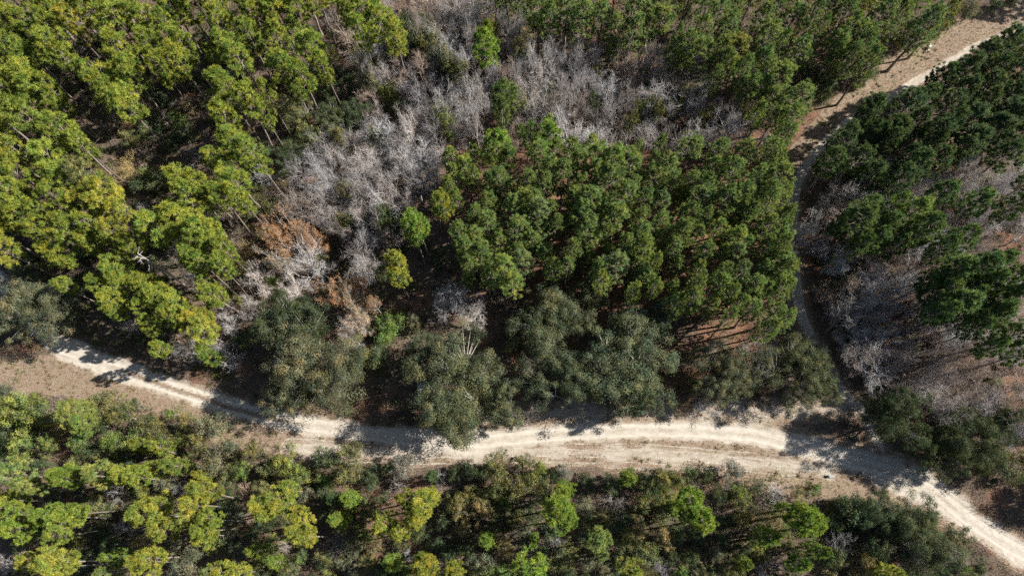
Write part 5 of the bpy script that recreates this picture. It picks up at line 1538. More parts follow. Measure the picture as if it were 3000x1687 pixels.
B br 52.8 34.9 9.6 2.80 461 358 288 53 1 0 0 4
B br 65.7 45.4 8.7 2.95 440 364 314 51 1 0 2 4
B br 73.1 21.6 9.9 2.34 459 389 343 56 1 0 2 6
B br 67.3 37.9 11.7 3.09 369 307 266 51 1 0 3 4
B w 77.7 29.5 8.9 3.11 464 438 422 54 1 0 5 7
B _ 71.7 40.8 11.2 3.27 398 389 393 51 1 0 3 4
B br 58.2 44.9 9.3 2.49 431 356 305 50 1 0 1 2
B _ 69.7 32.9 10.4 3.04 448 406 382 54 1 0 1 5
B _ 66.4 53.3 10.6 2.81 454 417 397 49 1 0 1 4
B _ 73.8 34.0 10.6 2.89 367 342 330 54 1 0 2 5
B w 70.1 27.0 10.3 3.20 535 529 532 54 1 0 2 7
B br 58.4 21.8 12.0 2.27 406 333 284 55 1 0 2 8
B _ 78.7 24.1 8.4 2.98 365 360 369 56 1 0 1 2
B w 55.8 25.6 10.1 3.26 493 475 465 55 1 0 0 2
B w 66.6 34.0 9.9 2.41 604 544 497 54 1 0 0 7
B _ 85.8 43.5 9.8 2.69 471 422 392 52 2 1 4 5
B _ 78.7 36.9 8.7 3.34 466 437 425 54 1 0 4 5
B br 59.9 36.5 11.5 3.03 409 356 322 53 1 0 3 4
B br 59.4 30.1 8.6 2.99 464 366 301 53 1 0 2 4
B br 63.6 39.9 10.7 2.32 407 330 279 51 1 0 1 4
B _ 65.4 18.9 10.8 3.04 383 341 315 55 1 0 1 2
B br 61.0 44.4 11.9 3.22 410 338 291 51 1 0 0 4
B br 80.4 29.5 10.5 3.17 404 318 260 54 1 0 1 3
B w 53.5 38.5 9.4 2.44 591 569 558 50 1 0 1 5
B _ 70.2 54.7 10.3 3.15 402 387 387 49 1 0 2 4
B w 79.2 44.7 11.4 2.99 568 534 510 52 1 0 2 3
B br 78.4 16.4 9.7 2.78 434 378 342 56 1 0 5 6
B w 82.9 53.6 8.2 2.78 560 506 463 52 1 0 1 3
B _ 74.6 50.6 12.0 2.45 361 334 320 52 2 0 0 4
B _ 78.6 48.2 11.9 2.78 378 372 379 52 2 1 2 5
B br 78.0 20.4 9.5 2.85 419 326 263 56 1 0 4 6
B _ 70.8 14.8 8.2 2.93 376 354 346 58 1 0 1 3
B _ 74.9 42.6 11.2 2.26 431 425 433 52 2 1 1 5
B _ 51.9 29.5 11.9 2.77 360 334 321 53 1 0 0 4
B w 71.8 29.8 10.7 2.71 518 522 535 54 1 0 3 7
B _ 73.6 25.0 10.5 2.95 463 421 397 56 1 0 0 2
B w 82.2 35.5 8.5 2.62 527 519 519 54 1 0 6 7
B _ 70.6 45.2 9.0 2.68 443 431 434 51 1 0 1 4
B w 60.6 50.0 8.8 3.20 608 576 555 50 1 0 4 5
B _ 65.3 30.0 11.5 3.12 459 429 416 54 1 0 0 5
B _ 86.9 49.3 10.9 3.29 445 396 366 52 2 0 3 4
B _ 56.1 20.7 8.2 3.12 394 378 377 55 1 0 0 2
B w 72.2 36.3 8.9 2.92 635 571 521 54 1 0 1 7
B br 81.3 38.2 10.8 2.44 392 309 253 54 1 0 0 3
B _ 75.8 12.4 10.9 2.57 425 413 416 58 1 0 2 3
B _ 85.1 52.5 10.2 2.75 359 356 365 52 2 0 1 4
B w 63.6 35.3 10.4 2.55 551 553 563 53 1 0 2 3
B w 62.3 17.9 9.3 2.62 601 553 517 55 1 0 1 2
B _ 52.9 43.8 10.6 3.33 444 437 446 50 1 0 0 2
B _ 56.8 36.3 10.8 2.92 423 418 428 53 1 0 2 4
B w 78.0 53.1 11.6 3.25 492 450 419 52 1 0 0 3
B _ 65.7 14.8 11.9 3.02 379 346 328 58 1 0 0 3
B w 81.6 26.7 8.2 2.57 601 574 558 56 1 0 0 1
B br 84.4 37.4 10.3 3.01 430 338 275 54 1 0 2 3
B br 56.3 47.2 8.7 2.83 461 358 288 50 1 0 0 2
B _ 73.6 53.4 8.9 2.62 429 406 398 49 1 0 3 4
B _ 53.2 26.0 8.9 2.97 375 336 312 53 1 0 1 4
B w 66.8 41.8 11.1 3.35 543 541 548 51 1 0 0 1
B w 55.6 40.3 11.1 2.22 543 532 530 50 1 0 3 5
B br 62.9 24.3 8.6 2.37 396 339 302 55 1 0 4 8
B br 54.1 22.8 9.5 2.59 369 305 262 55 1 0 0 8
B br 58.7 25.1 10.0 3.12 456 366 305 55 1 0 1 8
E k 78.7 45.0 16.9 2.01 104 148 50 52 1 0 0 2
E d 73.6 46.5 16.4 2.44 130 198 62 52 1 0 0 1
E k 83.0 50.1 16.8 2.21 100 145 50 52 1 0 1 2
E d 67.8 47.1 17.7 2.28 105 165 53 51 1 0 4 7
s dk 79.6 18.3 3.5 1.34 80 117 52 56 1 0 1 3
b br 67.0 33.2 3.6 2.25 465 342 245 53 1 0 0 1
s dk 86.9 34.5 2.9 1.68 74 103 44 54 1 0 0 1
s dk 86.7 45.6 4.2 1.33 63 92 42 52 1 0 1 3
s gg 79.0 33.0 3.3 1.67 195 198 114 54 1 0 0 1
s gg 88.8 42.5 2.7 1.64 157 168 102 52 1 0 2 3
b br 77.9 29.6 2.8 1.80 364 273 201 54 1 0 1 2
s dk 86.8 52.0 3.4 1.33 66 98 44 52 1 0 0 3
b br 72.7 30.6 2.6 2.12 426 338 262 54 1 0 0 2
b br 64.3 55.2 4.4 1.97 366 281 212 49 1 0 0 1
s dk 84.0 23.6 2.7 1.34 72 101 43 56 1 0 2 3
s gg 81.2 48.3 2.5 1.49 174 178 103 52 1 0 0 3
s ol 91.5 48.8 3.8 2.15 150 154 56 52 1 0 0 1
b gy 79.6 22.9 2.7 1.83 403 389 385 56 1 0 0 1
s dk 80.5 27.9 4.3 2.03 73 103 44 56 1 0 0 3
s ol 72.2 49.5 4.5 2.30 155 163 60 51 1 0 0 1
b br 64.6 44.0 3.9 1.38 436 321 231 51 1 0 0 1
b br 64.1 16.2 3.1 2.16 359 280 213 57 1 0 0 1
s ol 75.8 19.6 3.0 1.86 171 187 72 56 1 0 0 1
b gy 78.5 38.7 3.9 2.16 384 364 353 54 1 0 0 1
s ol 71.2 26.9 2.8 1.36 165 165 58 55 1 0 0 1
s dk 13.7 -6.6 2.8 2.12 66 98 44 79 1 0 1 4
s ol -69.4 0.5 3.5 2.04 176 171 59 67 1 0 1 3
s gg -52.6 -0.0 3.7 1.90 182 178 98 68 1 0 1 2
s dk 30.0 4.3 2.9 1.55 77 105 44 76 1 0 5 8
s yg -77.0 13.7 4.2 1.88 216 246 59 63 1 0 0 1
s g -23.6 0.8 2.8 1.92 154 219 51 73 1 0 0 1
s yg -38.0 -0.1 3.6 1.86 206 249 63 69 1 0 0 2
s yg -51.6 3.4 4.5 1.63 224 260 63 65 1 0 0 1
s dk 10.4 6.6 2.6 1.50 76 105 44 75 1 0 0 2
s ol -44.6 9.7 4.2 2.14 148 158 59 61 1 0 1 2
s gg 9.9 3.2 3.8 1.71 189 201 121 75 1 0 2 3
s dk 13.9 -4.4 3.8 1.85 73 101 43 79 1 0 2 4
s yg -28.1 -5.3 3.3 1.76 190 235 61 69 1 0 1 2
s gg 9.1 -1.7 3.5 1.90 169 169 95 75 1 0 1 3
s yl 56.2 -3.1 2.6 1.52 238 198 90 83 1 0 0 1
s yg 32.9 3.9 3.9 2.08 169 209 54 80 1 0 0 1
s yl -71.8 18.2 3.6 1.46 298 249 114 59 1 0 0 1
s dk 25.4 -1.5 4.1 1.56 71 104 47 76 1 0 3 8
s gg 55.8 -5.3 3.7 1.92 159 163 95 83 1 0 0 1
s dk 3.1 -5.8 2.5 2.09 88 118 48 78 1 0 1 4
s yl -56.7 0.7 4.3 1.63 258 214 97 68 1 0 1 2
s dk -70.9 8.3 4.1 1.93 72 97 40 63 1 0 3 4
s gg -32.5 6.4 4.3 1.82 154 162 97 66 1 0 0 1
s gg 11.4 -6.0 3.6 1.71 164 164 93 79 1 0 0 1
s dk -73.8 12.8 4.5 1.39 82 116 50 63 1 0 2 4
s g -5.7 -6.2 4.2 2.18 145 200 45 78 1 0 0 2
s dk 49.1 -1.4 2.7 1.57 69 93 39 84 1 0 0 1
s ol 18.0 -6.9 3.1 2.04 159 157 54 79 1 0 0 1
s dk -59.5 5.5 3.6 1.35 73 98 40 64 1 0 2 3
s g -29.7 8.8 2.8 1.85 156 231 56 62 1 0 0 1
s gg -54.9 -4.0 3.0 1.59 163 165 95 68 1 0 0 2
s ol -63.8 13.7 4.6 1.79 142 145 52 64 1 0 3 4
s yl 17.6 -0.1 3.9 2.13 256 208 93 79 1 0 0 1
s g 22.6 -6.7 3.0 1.68 132 187 43 79 1 0 0 1
s ol 29.7 -6.3 4.4 1.63 151 154 56 82 1 0 1 4
s gg -43.4 4.2 2.4 1.97 178 191 116 65 1 0 2 3
s dk 55.0 -1.2 4.3 1.90 73 100 42 83 1 0 1 2
s gg -44.2 1.9 3.5 1.67 193 190 105 65 1 0 1 3
s yl -58.5 -4.3 4.6 1.76 227 191 88 68 1 0 0 2
s dk -38.2 3.0 2.4 1.58 75 101 41 66 1 0 1 3
s dk -74.4 1.3 3.9 1.43 73 105 46 67 1 0 1 6
s dk -30.5 -5.2 2.8 1.38 67 95 41 69 1 0 1 2
s ol -72.5 3.4 3.6 2.01 144 158 61 67 1 0 0 3
b gy -35.7 -0.3 2.9 1.70 401 358 326 69 1 0 0 2
b gy -27.4 -0.9 3.5 2.14 358 336 323 69 1 0 1 2
s dk -73.7 -2.9 3.8 1.91 87 116 47 67 1 0 0 6
s ol 20.3 3.5 3.5 1.77 186 186 66 72 1 0 1 2
b gy -52.2 8.2 3.2 1.85 332 314 306 65 1 0 0 1
s ol -65.9 1.2 3.8 1.80 158 158 55 67 1 0 2 3
s dk 5.9 -6.8 3.1 1.86 84 113 47 78 1 0 3 4
s dk -60.3 21.4 3.8 1.41 66 95 42 60 1 0 1 2
s ol -39.4 7.7 4.6 1.82 179 188 70 66 1 0 0 2
s dk 60.9 -7.1 3.3 1.75 76 108 47 85 1 0 1 4
b gy -69.5 -3.7 2.7 1.60 369 366 371 67 1 0 1 2
s ol 35.0 -4.6 3.1 1.47 182 179 62 82 1 0 3 4
s dk -63.8 3.2 2.5 1.98 78 111 48 67 1 0 4 6
s g -2.8 -6.1 3.4 1.94 148 221 55 78 1 0 1 2
s dk 38.9 -7.8 4.4 1.53 84 113 47 82 1 0 2 3
s dk -30.0 4.1 2.8 1.57 79 108 45 66 1 0 2 3
s dk 46.1 -0.3 4.4 1.75 82 111 46 81 1 0 1 2
s g -16.9 -4.8 2.6 1.54 166 234 54 77 1 0 0 1
s dk -20.4 -5.6 3.6 2.12 86 117 49 77 1 0 0 3
s yg 23.2 5.2 2.6 2.03 170 208 53 76 1 0 0 1
s dk -61.6 13.2 2.8 2.06 79 117 53 64 1 0 1 3
s dk 58.6 -8.8 4.5 1.47 85 116 48 85 1 0 0 4
s dk 1.6 2.9 4.0 1.99 71 94 39 71 1 0 0 2
s dk -22.5 8.8 3.3 1.97 77 111 49 70 1 0 0 3
s dk -64.8 -3.6 3.4 1.70 73 100 42 67 1 0 2 6
s g -2.9 4.4 2.5 1.88 152 217 51 71 1 0 0 1
s ol -68.4 13.3 3.5 1.49 172 181 67 64 1 0 0 4
s g 38.9 -1.2 3.1 1.31 168 231 52 81 1 0 0 2
s g 50.2 -7.9 4.5 1.59 158 231 55 84 1 0 0 1
s ol -35.8 3.6 2.9 1.91 149 153 56 66 1 0 1 2
s dk 61.7 -4.4 2.9 1.59 74 102 43 85 1 0 2 4
s dk 36.7 -7.7 3.0 1.70 65 93 41 82 1 0 1 3
s dk 2.3 -3.5 4.6 2.19 63 93 42 78 1 0 0 4
s ol 6.5 -3.0 3.3 2.11 152 156 57 75 1 0 0 3
s g -47.1 -4.7 3.4 1.84 154 227 55 68 1 0 0 1
s ol 31.6 -7.6 3.9 1.60 177 183 67 82 1 0 2 4
s g -78.8 3.6 3.4 2.16 160 237 58 63 1 0 0 1
s ol 27.1 -7.3 3.7 2.02 146 157 59 82 1 0 0 4
s dk -81.1 14.4 3.3 2.09 82 114 48 63 1 0 0 4
s ol -5.9 5.4 3.9 1.64 180 186 68 74 1 0 1 3
s yl 48.1 -7.9 2.8 1.82 273 236 112 84 1 0 0 1
s yl 42.1 3.4 3.6 1.61 282 247 118 81 1 0 0 1
s dk -37.8 -5.1 2.6 2.03 72 96 39 69 1 0 0 2
s ol -8.8 -5.8 2.8 1.81 149 145 50 78 1 0 0 1
s ol 10.1 0.8 2.7 1.96 173 188 72 75 1 0 1 3
s dk 50.9 1.8 4.6 2.05 76 103 42 83 1 0 0 2
s ol -51.1 12.6 2.6 1.67 182 187 68 61 1 0 0 2
s gg 43.4 -8.2 4.4 1.67 193 201 118 84 1 0 0 1
s dk -79.1 19.1 2.6 2.13 76 112 51 59 1 0 0 1
s yg -53.1 15.9 2.4 1.42 201 245 63 61 1 0 0 1
s dk 8.7 -6.8 4.0 1.41 78 112 49 79 1 0 0 4
s br -80.6 56.9 4.1 2.29 194 139 92 7 1 0 0 1
s dk -71.7 89.4 3.6 1.61 69 97 42 1 1 0 2 5
s br -82.4 73.0 3.7 1.41 192 138 91 3 1 0 1 2
s dk -86.6 92.8 4.2 2.14 68 97 42 0 1 0 1 2
s br -67.8 92.8 4.0 1.94 239 165 105 1 1 0 0 2
s br -88.4 73.2 4.4 1.79 222 159 105 3 1 0 0 2
s dk -62.1 41.9 2.9 1.90 71 99 42 13 1 0 0 2
s ol -67.6 54.0 4.2 1.44 165 176 66 11 1 0 0 1
b gy -70.7 100.1 4.0 1.74 339 309 288 1 1 0 1 2
s ol -68.2 44.1 2.6 2.04 154 154 54 13 1 0 0 1
s dk -75.4 48.0 3.1 1.56 72 107 48 11 1 0 0 3
s dk -88.3 88.9 3.3 2.11 75 100 41 0 1 0 0 2
b br -91.5 93.2 3.9 2.25 445 339 252 0 1 0 0 1
s dk -81.7 62.9 4.0 1.99 90 120 48 7 1 0 3 4
b br -75.4 59.7 2.6 1.80 451 335 242 8 1 0 0 2
b gy -83.5 99.3 3.4 1.54 387 345 314 0 1 0 3 5
s ol -63.7 94.7 2.9 1.70 158 155 53 1 1 0 0 1
s ol -90.3 66.5 4.4 1.45 189 187 65 7 1 0 0 1
s ol -93.8 85.4 2.6 1.64 185 186 66 3 1 0 0 2
s ol -60.8 51.4 3.6 2.02 160 173 66 12 1 0 0 1
b gy -82.1 92.9 3.1 1.49 374 367 368 0 1 0 4 5
s br -98.2 102.8 2.5 1.92 259 178 112 0 1 0 1 2
s br -66.1 47.5 3.9 2.32 256 177 113 11 1 0 0 1
b br -79.5 51.1 3.1 1.93 380 291 218 10 1 0 0 1
s ol -74.8 82.9 4.4 1.65 167 164 57 4 1 0 0 1
s dk -78.0 94.2 3.7 1.71 76 108 47 1 1 0 1 5
b gy -93.3 100.4 3.4 2.15 406 366 338 0 1 0 0 5
s dk -84.1 68.3 2.7 2.31 77 109 47 7 1 0 2 4
s br -60.0 56.4 3.0 1.68 237 167 109 12 1 0 0 1
s ol -86.4 55.5 4.0 2.00 138 147 55 10 1 0 0 1
b gy -88.6 59.9 4.0 1.43 334 311 297 7 1 0 0 1
s br -61.7 100.9 3.4 1.81 207 143 91 1 1 0 1 2
b gy -90.1 104.2 3.1 1.70 363 354 353 0 1 0 1 5
b gy -75.0 100.0 3.6 1.54 404 365 337 1 1 0 0 2
b br -79.0 75.5 3.3 1.48 357 269 199 4 1 0 0 5
b br -56.4 53.0 3.7 2.12 416 308 222 12 1 0 0 3
s dk -93.9 76.0 2.8 2.28 85 117 50 3 1 0 1 2
b gy -73.0 54.9 3.2 2.14 386 374 371 11 1 0 0 2
s dk -60.9 45.9 3.7 2.35 82 112 47 13 1 0 1 2
s dk -86.1 64.2 3.3 1.69 80 112 48 7 1 0 0 4
b gy -78.3 65.7 2.8 2.24 338 319 310 8 1 0 0 3
s dk -65.7 99.4 4.0 2.37 69 95 40 1 1 0 3 5
b br -65.1 40.6 3.8 1.45 426 325 243 13 1 0 0 1
s br -96.4 94.1 3.2 1.50 237 173 116 0 1 0 0 2
b gy -87.4 98.5 4.1 1.62 395 355 328 0 1 0 2 5
b gy -84.2 52.2 2.6 1.72 369 358 355 10 1 0 0 1
b gy -65.1 56.6 2.9 1.61 340 324 317 8 1 0 2 3
s ol -90.6 78.7 4.3 2.10 155 156 56 3 1 0 1 2
s dk -84.6 58.9 3.9 1.87 70 101 45 7 1 0 1 4
s dk -80.5 102.4 4.3 1.64 85 118 50 1 1 0 0 5
s dk -71.0 59.3 2.5 2.11 83 117 51 8 1 0 0 3
b gy -57.3 48.8 3.9 2.36 313 308 310 12 1 0 0 1
s dk -75.8 52.7 4.4 1.97 79 117 53 11 1 0 1 3
s dk -64.1 89.5 3.8 1.95 67 93 39 1 1 0 4 5
b gy -74.5 63.8 2.6 1.75 341 336 339 8 1 0 1 3
b gy -64.4 50.7 4.4 1.74 357 330 312 11 1 0 1 2
s dk -95.0 80.8 3.8 1.46 67 95 41 3 1 0 0 2
s dk -37.0 92.2 4.5 1.72 70 98 42 2 1 0 2 3
b gy -34.9 75.4 4.0 1.55 415 382 362 6 1 0 0 2
b br -45.6 100.1 3.0 2.38 445 332 242 2 1 0 1 4
b gy -48.2 60.1 4.1 1.51 304 298 299 9 1 0 1 3
s ol -49.1 94.6 3.1 1.52 174 180 65 2 1 0 3 5
b yl -52.3 79.8 3.5 2.00 428 322 149 5 1 0 1 2
b br -52.0 69.1 3.2 1.59 371 289 219 9 1 0 0 2
b br -37.7 101.0 4.5 1.66 444 336 248 2 1 0 3 4
b yl -38.5 64.1 2.8 1.62 359 290 145 16 1 0 2 3
s gg -41.0 76.1 4.0 1.96 195 198 114 6 1 0 1 3
b gy -33.7 96.4 4.0 2.05 376 335 305 18 1 0 0 1
b br -46.7 80.6 3.1 2.08 422 312 226 6 1 0 0 2
s gg -53.7 74.8 3.5 2.08 166 169 97 5 1 0 1 2
b yl -38.6 57.2 3.6 2.30 382 319 164 16 1 0 1 3
s gg -33.0 92.3 3.3 1.67 183 188 109 18 1 0 0 2
s ol -45.6 38.8 4.0 1.44 149 157 58 14 1 0 0 1
s ol -51.7 101.0 3.7 1.60 159 161 58 2 1 0 2 5
s gg -41.6 82.9 4.0 1.60 203 204 116 6 1 0 0 3
b gy -59.6 87.9 4.0 1.71 406 388 380 5 1 0 0 2
b yl -47.1 72.7 4.7 1.72 349 286 145 9 1 0 0 1
b yl -38.2 80.2 4.4 2.33 438 361 184 6 1 0 2 3
b gy -57.1 99.6 2.9 1.87 420 370 333 2 1 0 0 2
s ol -49.4 64.3 2.6 1.44 173 178 65 9 1 0 1 2
s dk -55.3 87.9 4.4 1.94 72 96 40 5 1 0 4 6
s ol -50.4 87.9 4.5 1.69 138 151 58 2 1 0 1 5
b br -39.2 87.1 3.5 1.93 418 308 222 6 1 0 1 2
b gy -41.9 92.4 3.4 1.99 422 393 375 2 1 0 1 2
s dk -52.9 96.8 3.8 2.29 65 91 39 2 1 0 0 3
s gg -48.7 69.0 3.0 2.08 175 177 101 9 1 0 0 2
s ol -33.0 87.4 4.2 1.94 153 159 59 18 1 0 0 2
s ol -30.9 72.6 4.5 2.39 182 181 64 16 1 0 0 1
b gy -39.2 53.2 4.0 1.80 346 321 305 15 1 0 0 1
s gg -51.0 48.7 3.5 1.95 153 157 92 12 1 0 0 1
s ol -42.0 50.1 4.7 2.22 140 142 51 15 1 0 0 2
b gy -28.1 74.7 3.8 2.34 377 334 303 6 1 0 1 2
s ol -31.3 99.6 4.3 1.41 154 165 63 18 1 0 1 2
b yl -58.6 76.8 4.8 1.56 444 354 174 5 1 0 0 2
b br -38.9 96.9 4.5 1.65 417 315 232 2 1 0 2 4
b gy -44.0 72.0 2.8 1.41 361 335 320 9 1 0 2 3
s gg -30.7 83.2 4.0 1.83 149 157 94 18 1 0 1 2
b yl -39.9 71.7 2.8 1.66 370 291 141 6 1 0 1 3
s dk -51.7 53.0 4.6 1.67 72 104 46 12 1 0 0 1
s dk -53.0 64.5 3.6 1.53 68 101 46 9 1 0 1 3
s dk -44.4 43.7 2.5 2.00 88 118 48 15 1 0 0 1
s ol -51.5 60.8 4.1 1.60 160 156 53 9 1 0 0 2
s gg -36.2 84.4 3.3 2.37 186 192 112 6 1 0 2 3
s ol -42.0 46.6 2.8 1.74 155 156 55 15 1 0 1 2
s gg -54.5 92.9 3.5 2.28 198 197 111 2 1 0 0 1
b yl -44.5 76.9 3.0 1.61 433 325 151 6 1 0 0 3
s gg -55.6 78.8 3.3 2.27 167 166 93 5 1 0 0 2
s ol -45.2 93.7 4.5 1.67 172 187 72 2 1 0 4 5
b yl -40.2 61.0 2.8 1.61 389 299 142 16 1 0 0 3
b br -48.8 42.0 3.1 1.41 401 325 257 14 1 0 1 2
b gy -51.7 83.8 4.7 2.33 337 299 271 5 1 0 1 2
b br -67.0 77.1 3.3 1.93 477 352 254 4 1 0 4 5
s gg -45.5 65.4 3.2 2.25 158 158 89 9 1 0 1 2
E k 118.0 96.0 18.0 3.00 87 133 48 -1
E k 114.0 84.0 18.0 3.00 87 127 44 -1
E k 122.0 74.0 19.0 3.00 84 131 48 -1
E k 112.0 66.0 18.0 3.00 74 117 44 -1
E k 120.0 58.0 19.0 3.00 90 132 46 -1
E k 108.0 52.0 18.0 3.00 97 138 46 -1
E k 114.0 44.0 18.0 3.00 104 150 51 -1
E k 104.0 40.0 18.0 3.00 91 136 48 -1
E k 110.0 32.0 17.0 3.00 96 142 50 -1
E k 100.0 26.0 17.0 2.80 82 123 43 -1
E k 108.0 20.0 17.0 2.80 89 133 47 -1
E k 96.0 14.0 16.0 2.60 90 135 48 -1
O dk 88.0 3.0 12.0 6.00 79 105 51 -1
O dk 92.0 -6.0 11.0 5.00 75 92 41 -1
E k 100.0 4.0 17.0 2.80 94 145 53 -1
E k 98.0 112.0 17.0 3.00 102 147 51 -1
E k 80.0 116.0 17.0 3.00 84 129 47 -1
E k 60.0 118.0 17.0 3.00 78 124 46 -1
E k 44.0 116.0 17.0 3.00 88 126 42 -1
E k 30.0 116.0 17.0 3.00 103 153 53 -1
B _ 0.0 116.0 12.0 4.00 440 436 448 -1
B _ 16.0 117.0 12.0 4.00 439 390 358 -1
A _ -20.0 116.0 18.0 3.00 233 294 57 -1
A _ -40.0 118.0 18.0 3.00 301 353 64 -1
A _ -60.0 120.0 18.0 3.00 282 353 68 -1
A _ -80.0 122.0 18.0 3.00 293 344 63 -1
A _ -100.0 120.0 18.0 3.00 286 347 65 -1
A _ -114.0 104.0 18.0 3.00 234 273 50 -1
A _ -112.0 84.0 18.0 3.00 243 301 58 -1
A _ -110.0 66.0 18.0 3.00 228 285 55 -1
A _ -100.0 50.0 18.0 3.00 282 324 58 -1
S ol -92.0 6.0 6.0 3.00 136 146 55 -1
S ol -80.0 -8.0 5.0 3.00 169 180 67 -1
S ol -50.0 -13.0 5.0 3.00 158 169 64 -1
S ol -20.0 -14.0 5.0 3.00 176 180 65 -1
S ol 10.0 -14.0 5.0 3.00 139 146 54 -1
S ol 40.0 -14.0 5.0 3.00 162 173 65 -1
S ol 66.0 -16.0 5.0 3.00 142 148 54 -1"""

# ---------------------------------------------------------------- ground and roads
MAIN = [(-93.2,48.3),(-88.8,44.6),(-84.3,39.7),(-79.1,34.3),(-74.7,31.9),(-67.3,28.7),(-59.5,25.7),(-51.9,23.0),(-45.0,20.5),(-36.5,18.2),(-28.2,16.6),(-21.1,15.3),(-14.5,14.2),(-6.4,13.9),(4.4,14.4),(15.3,14.6),(26.1,14.2),(36.8,13.0),(47.0,10.2),(52.0,8.5),(59.3,5.6),(63.9,2.9),(68.1,-1.2),(72.3,-4.5),(77.1,-7.3)]
MAIN_W = [1.0,1.0,1.0,1.2,1.5,1.5,1.4,1.3,1.3,1.3,1.2,1.2,1.7,1.8,1.4,1.2,1.2,1.4,1.5,1.7,2.3,2.0,1.6,1.6,1.6]
LOW = [(-36.2,14.2),(-22.6,12.8),(-11.8,12.1),(-1.1,12.0),(9.7,11.5),(20.3,10.9),(30.9,9.6),(41.3,8.3),(47.6,7.6)]
LOW2 = [(4.2,10.1),(12.2,9.3),(20.1,8.6),(30.7,8.1),(38.7,8.2),(46.6,8.2)]
UPSIDE = [(-5.2,17.5),(4.6,17.8),(15.6,17.3),(26.5,17.1),(37.4,16.8),(48.3,16.6),(53.8,16.9)]
TRACK = [(56.7,10.4),(55.1,15.5),(52.5,19.9),(50.6,25.5),(49.0,29.5),(48.3,33.2),(48.4,37.9),(48.8,42.5),(49.5,47.6),(50.7,52.9),(52.0,56.9),(54.4,61.0),(58.1,64.8),(64.9,70.3)]
UPPER = [(58.1,64.8),(64.9,70.1),(73.6,75.0),(82.6,80.0),(91.0,84.7),(102.3,89.3),(111.4,92.8)]
CMAIN = [(-89.7,27.4),(-85.2,27.8),(-78.5,28.1),(-70.9,26.7),(-62.2,24.6),(-52.9,21.9),(-44.8,18.3),(-36.4,16.1),(-28.1,14.9),(-17.3,13.7),(-6.4,13.2),(4.3,12.8),(15.1,12.6),(25.8,11.9),(36.4,10.7),(46.6,8.2),(54.2,6.3),(61.6,4.0),(68.1,-1.2),(72.3,-4.5),(76.9,-7.8)]
CMAIN_W = [2.4,2.7,3.5,3.5,3.5,3.5,4,4.2,3.5,3.2,3.6,4,4.5,4.8,5.3,5.5,5,4,2.6,2.6,2.6]
CUP = [(52.6,61.8),(57.8,66.6),(63.9,71.5),(72.9,77.5),(81.9,82.5),(91.9,88.0),(103.5,93.2),(113.0,97.8)]
CUP_W = [2.2,2.8,3.4,4.0,4.2,4.0,3.8,3.8]

def smooth_line(P, W, k=6):
    P = np.array(P, float); W = np.array(W, float); t = np.arange(len(P)); tt = np.linspace(0, len(P)-1, (len(P)-1)*k+1)
    out = []
    for c in list(P.T)+[W]:
        mslope = np.gradient(c); i = np.minimum(tt.astype(int), len(P)-2); u = tt-i
        out.append((2*u**3-3*u**2+1)*c[i]+(u**3-2*u**2+u)*mslope[i]+(-2*u**3+3*u**2)*c[i+1]+(u**3-u**2)*mslope[i+1])
    return np.stack(out[:2], 1), out[2]
def line_field(X, Y, P, W):
    """signed cross distance, along distance and half width of the nearest piece of a polyline"""
    P, W = smooth_line(P, W)
    best = np.full(X.shape, 1e9); dc = np.zeros_like(X); al = np.zeros_like(X); wd = np.ones_like(X); s0 = 0.
    for a, b, wa, wb in zip(P[:-1], P[1:], W[:-1], W[1:]):
        v = b-a; L = np.hypot(*v); v = v/L
        rx, ry = X-a[0], Y-a[1]; t = np.clip(rx*v[0]+ry*v[1], 0, L)
        ex, ey = rx-v[0]*t, ry-v[1]*t; d = np.hypot(ex, ey); mk = d < best
        best[mk] = d[mk]; dc[mk] = (np.sign(v[0]*ry-v[1]*rx)*d)[mk]; al[mk] = (s0+t)[mk]; wd[mk] = (wa+(wb-wa)*t/L)[mk]
        s0 += L
    return best, dc, al, wd
def vnoise(X, Y, scale, seed):
    g = np.random.default_rng(seed); tab = g.random((256, 256))
    x = X/scale+1000; y = Y/scale+1000; xi = np.floor(x).astype(int); yi = np.floor(y).astype(int); fx = x-xi; fy = y-yi
    fx = fx*fx*(3-2*fx); fy = fy*fy*(3-2*fy)
    f = lambda i, j: tab[(xi+i) % 256, (yi+j) % 256]
    return f(0, 0)*(1-fx)*(1-fy)+f(1, 0)*fx*(1-fy)+f(0, 1)*(1-fx)*fy+f(1, 1)*fx*fy
def sst(x, a, b):
    t = np.clip((x-a)/(b-a), 0, 1); return t*t*(3-2*t)
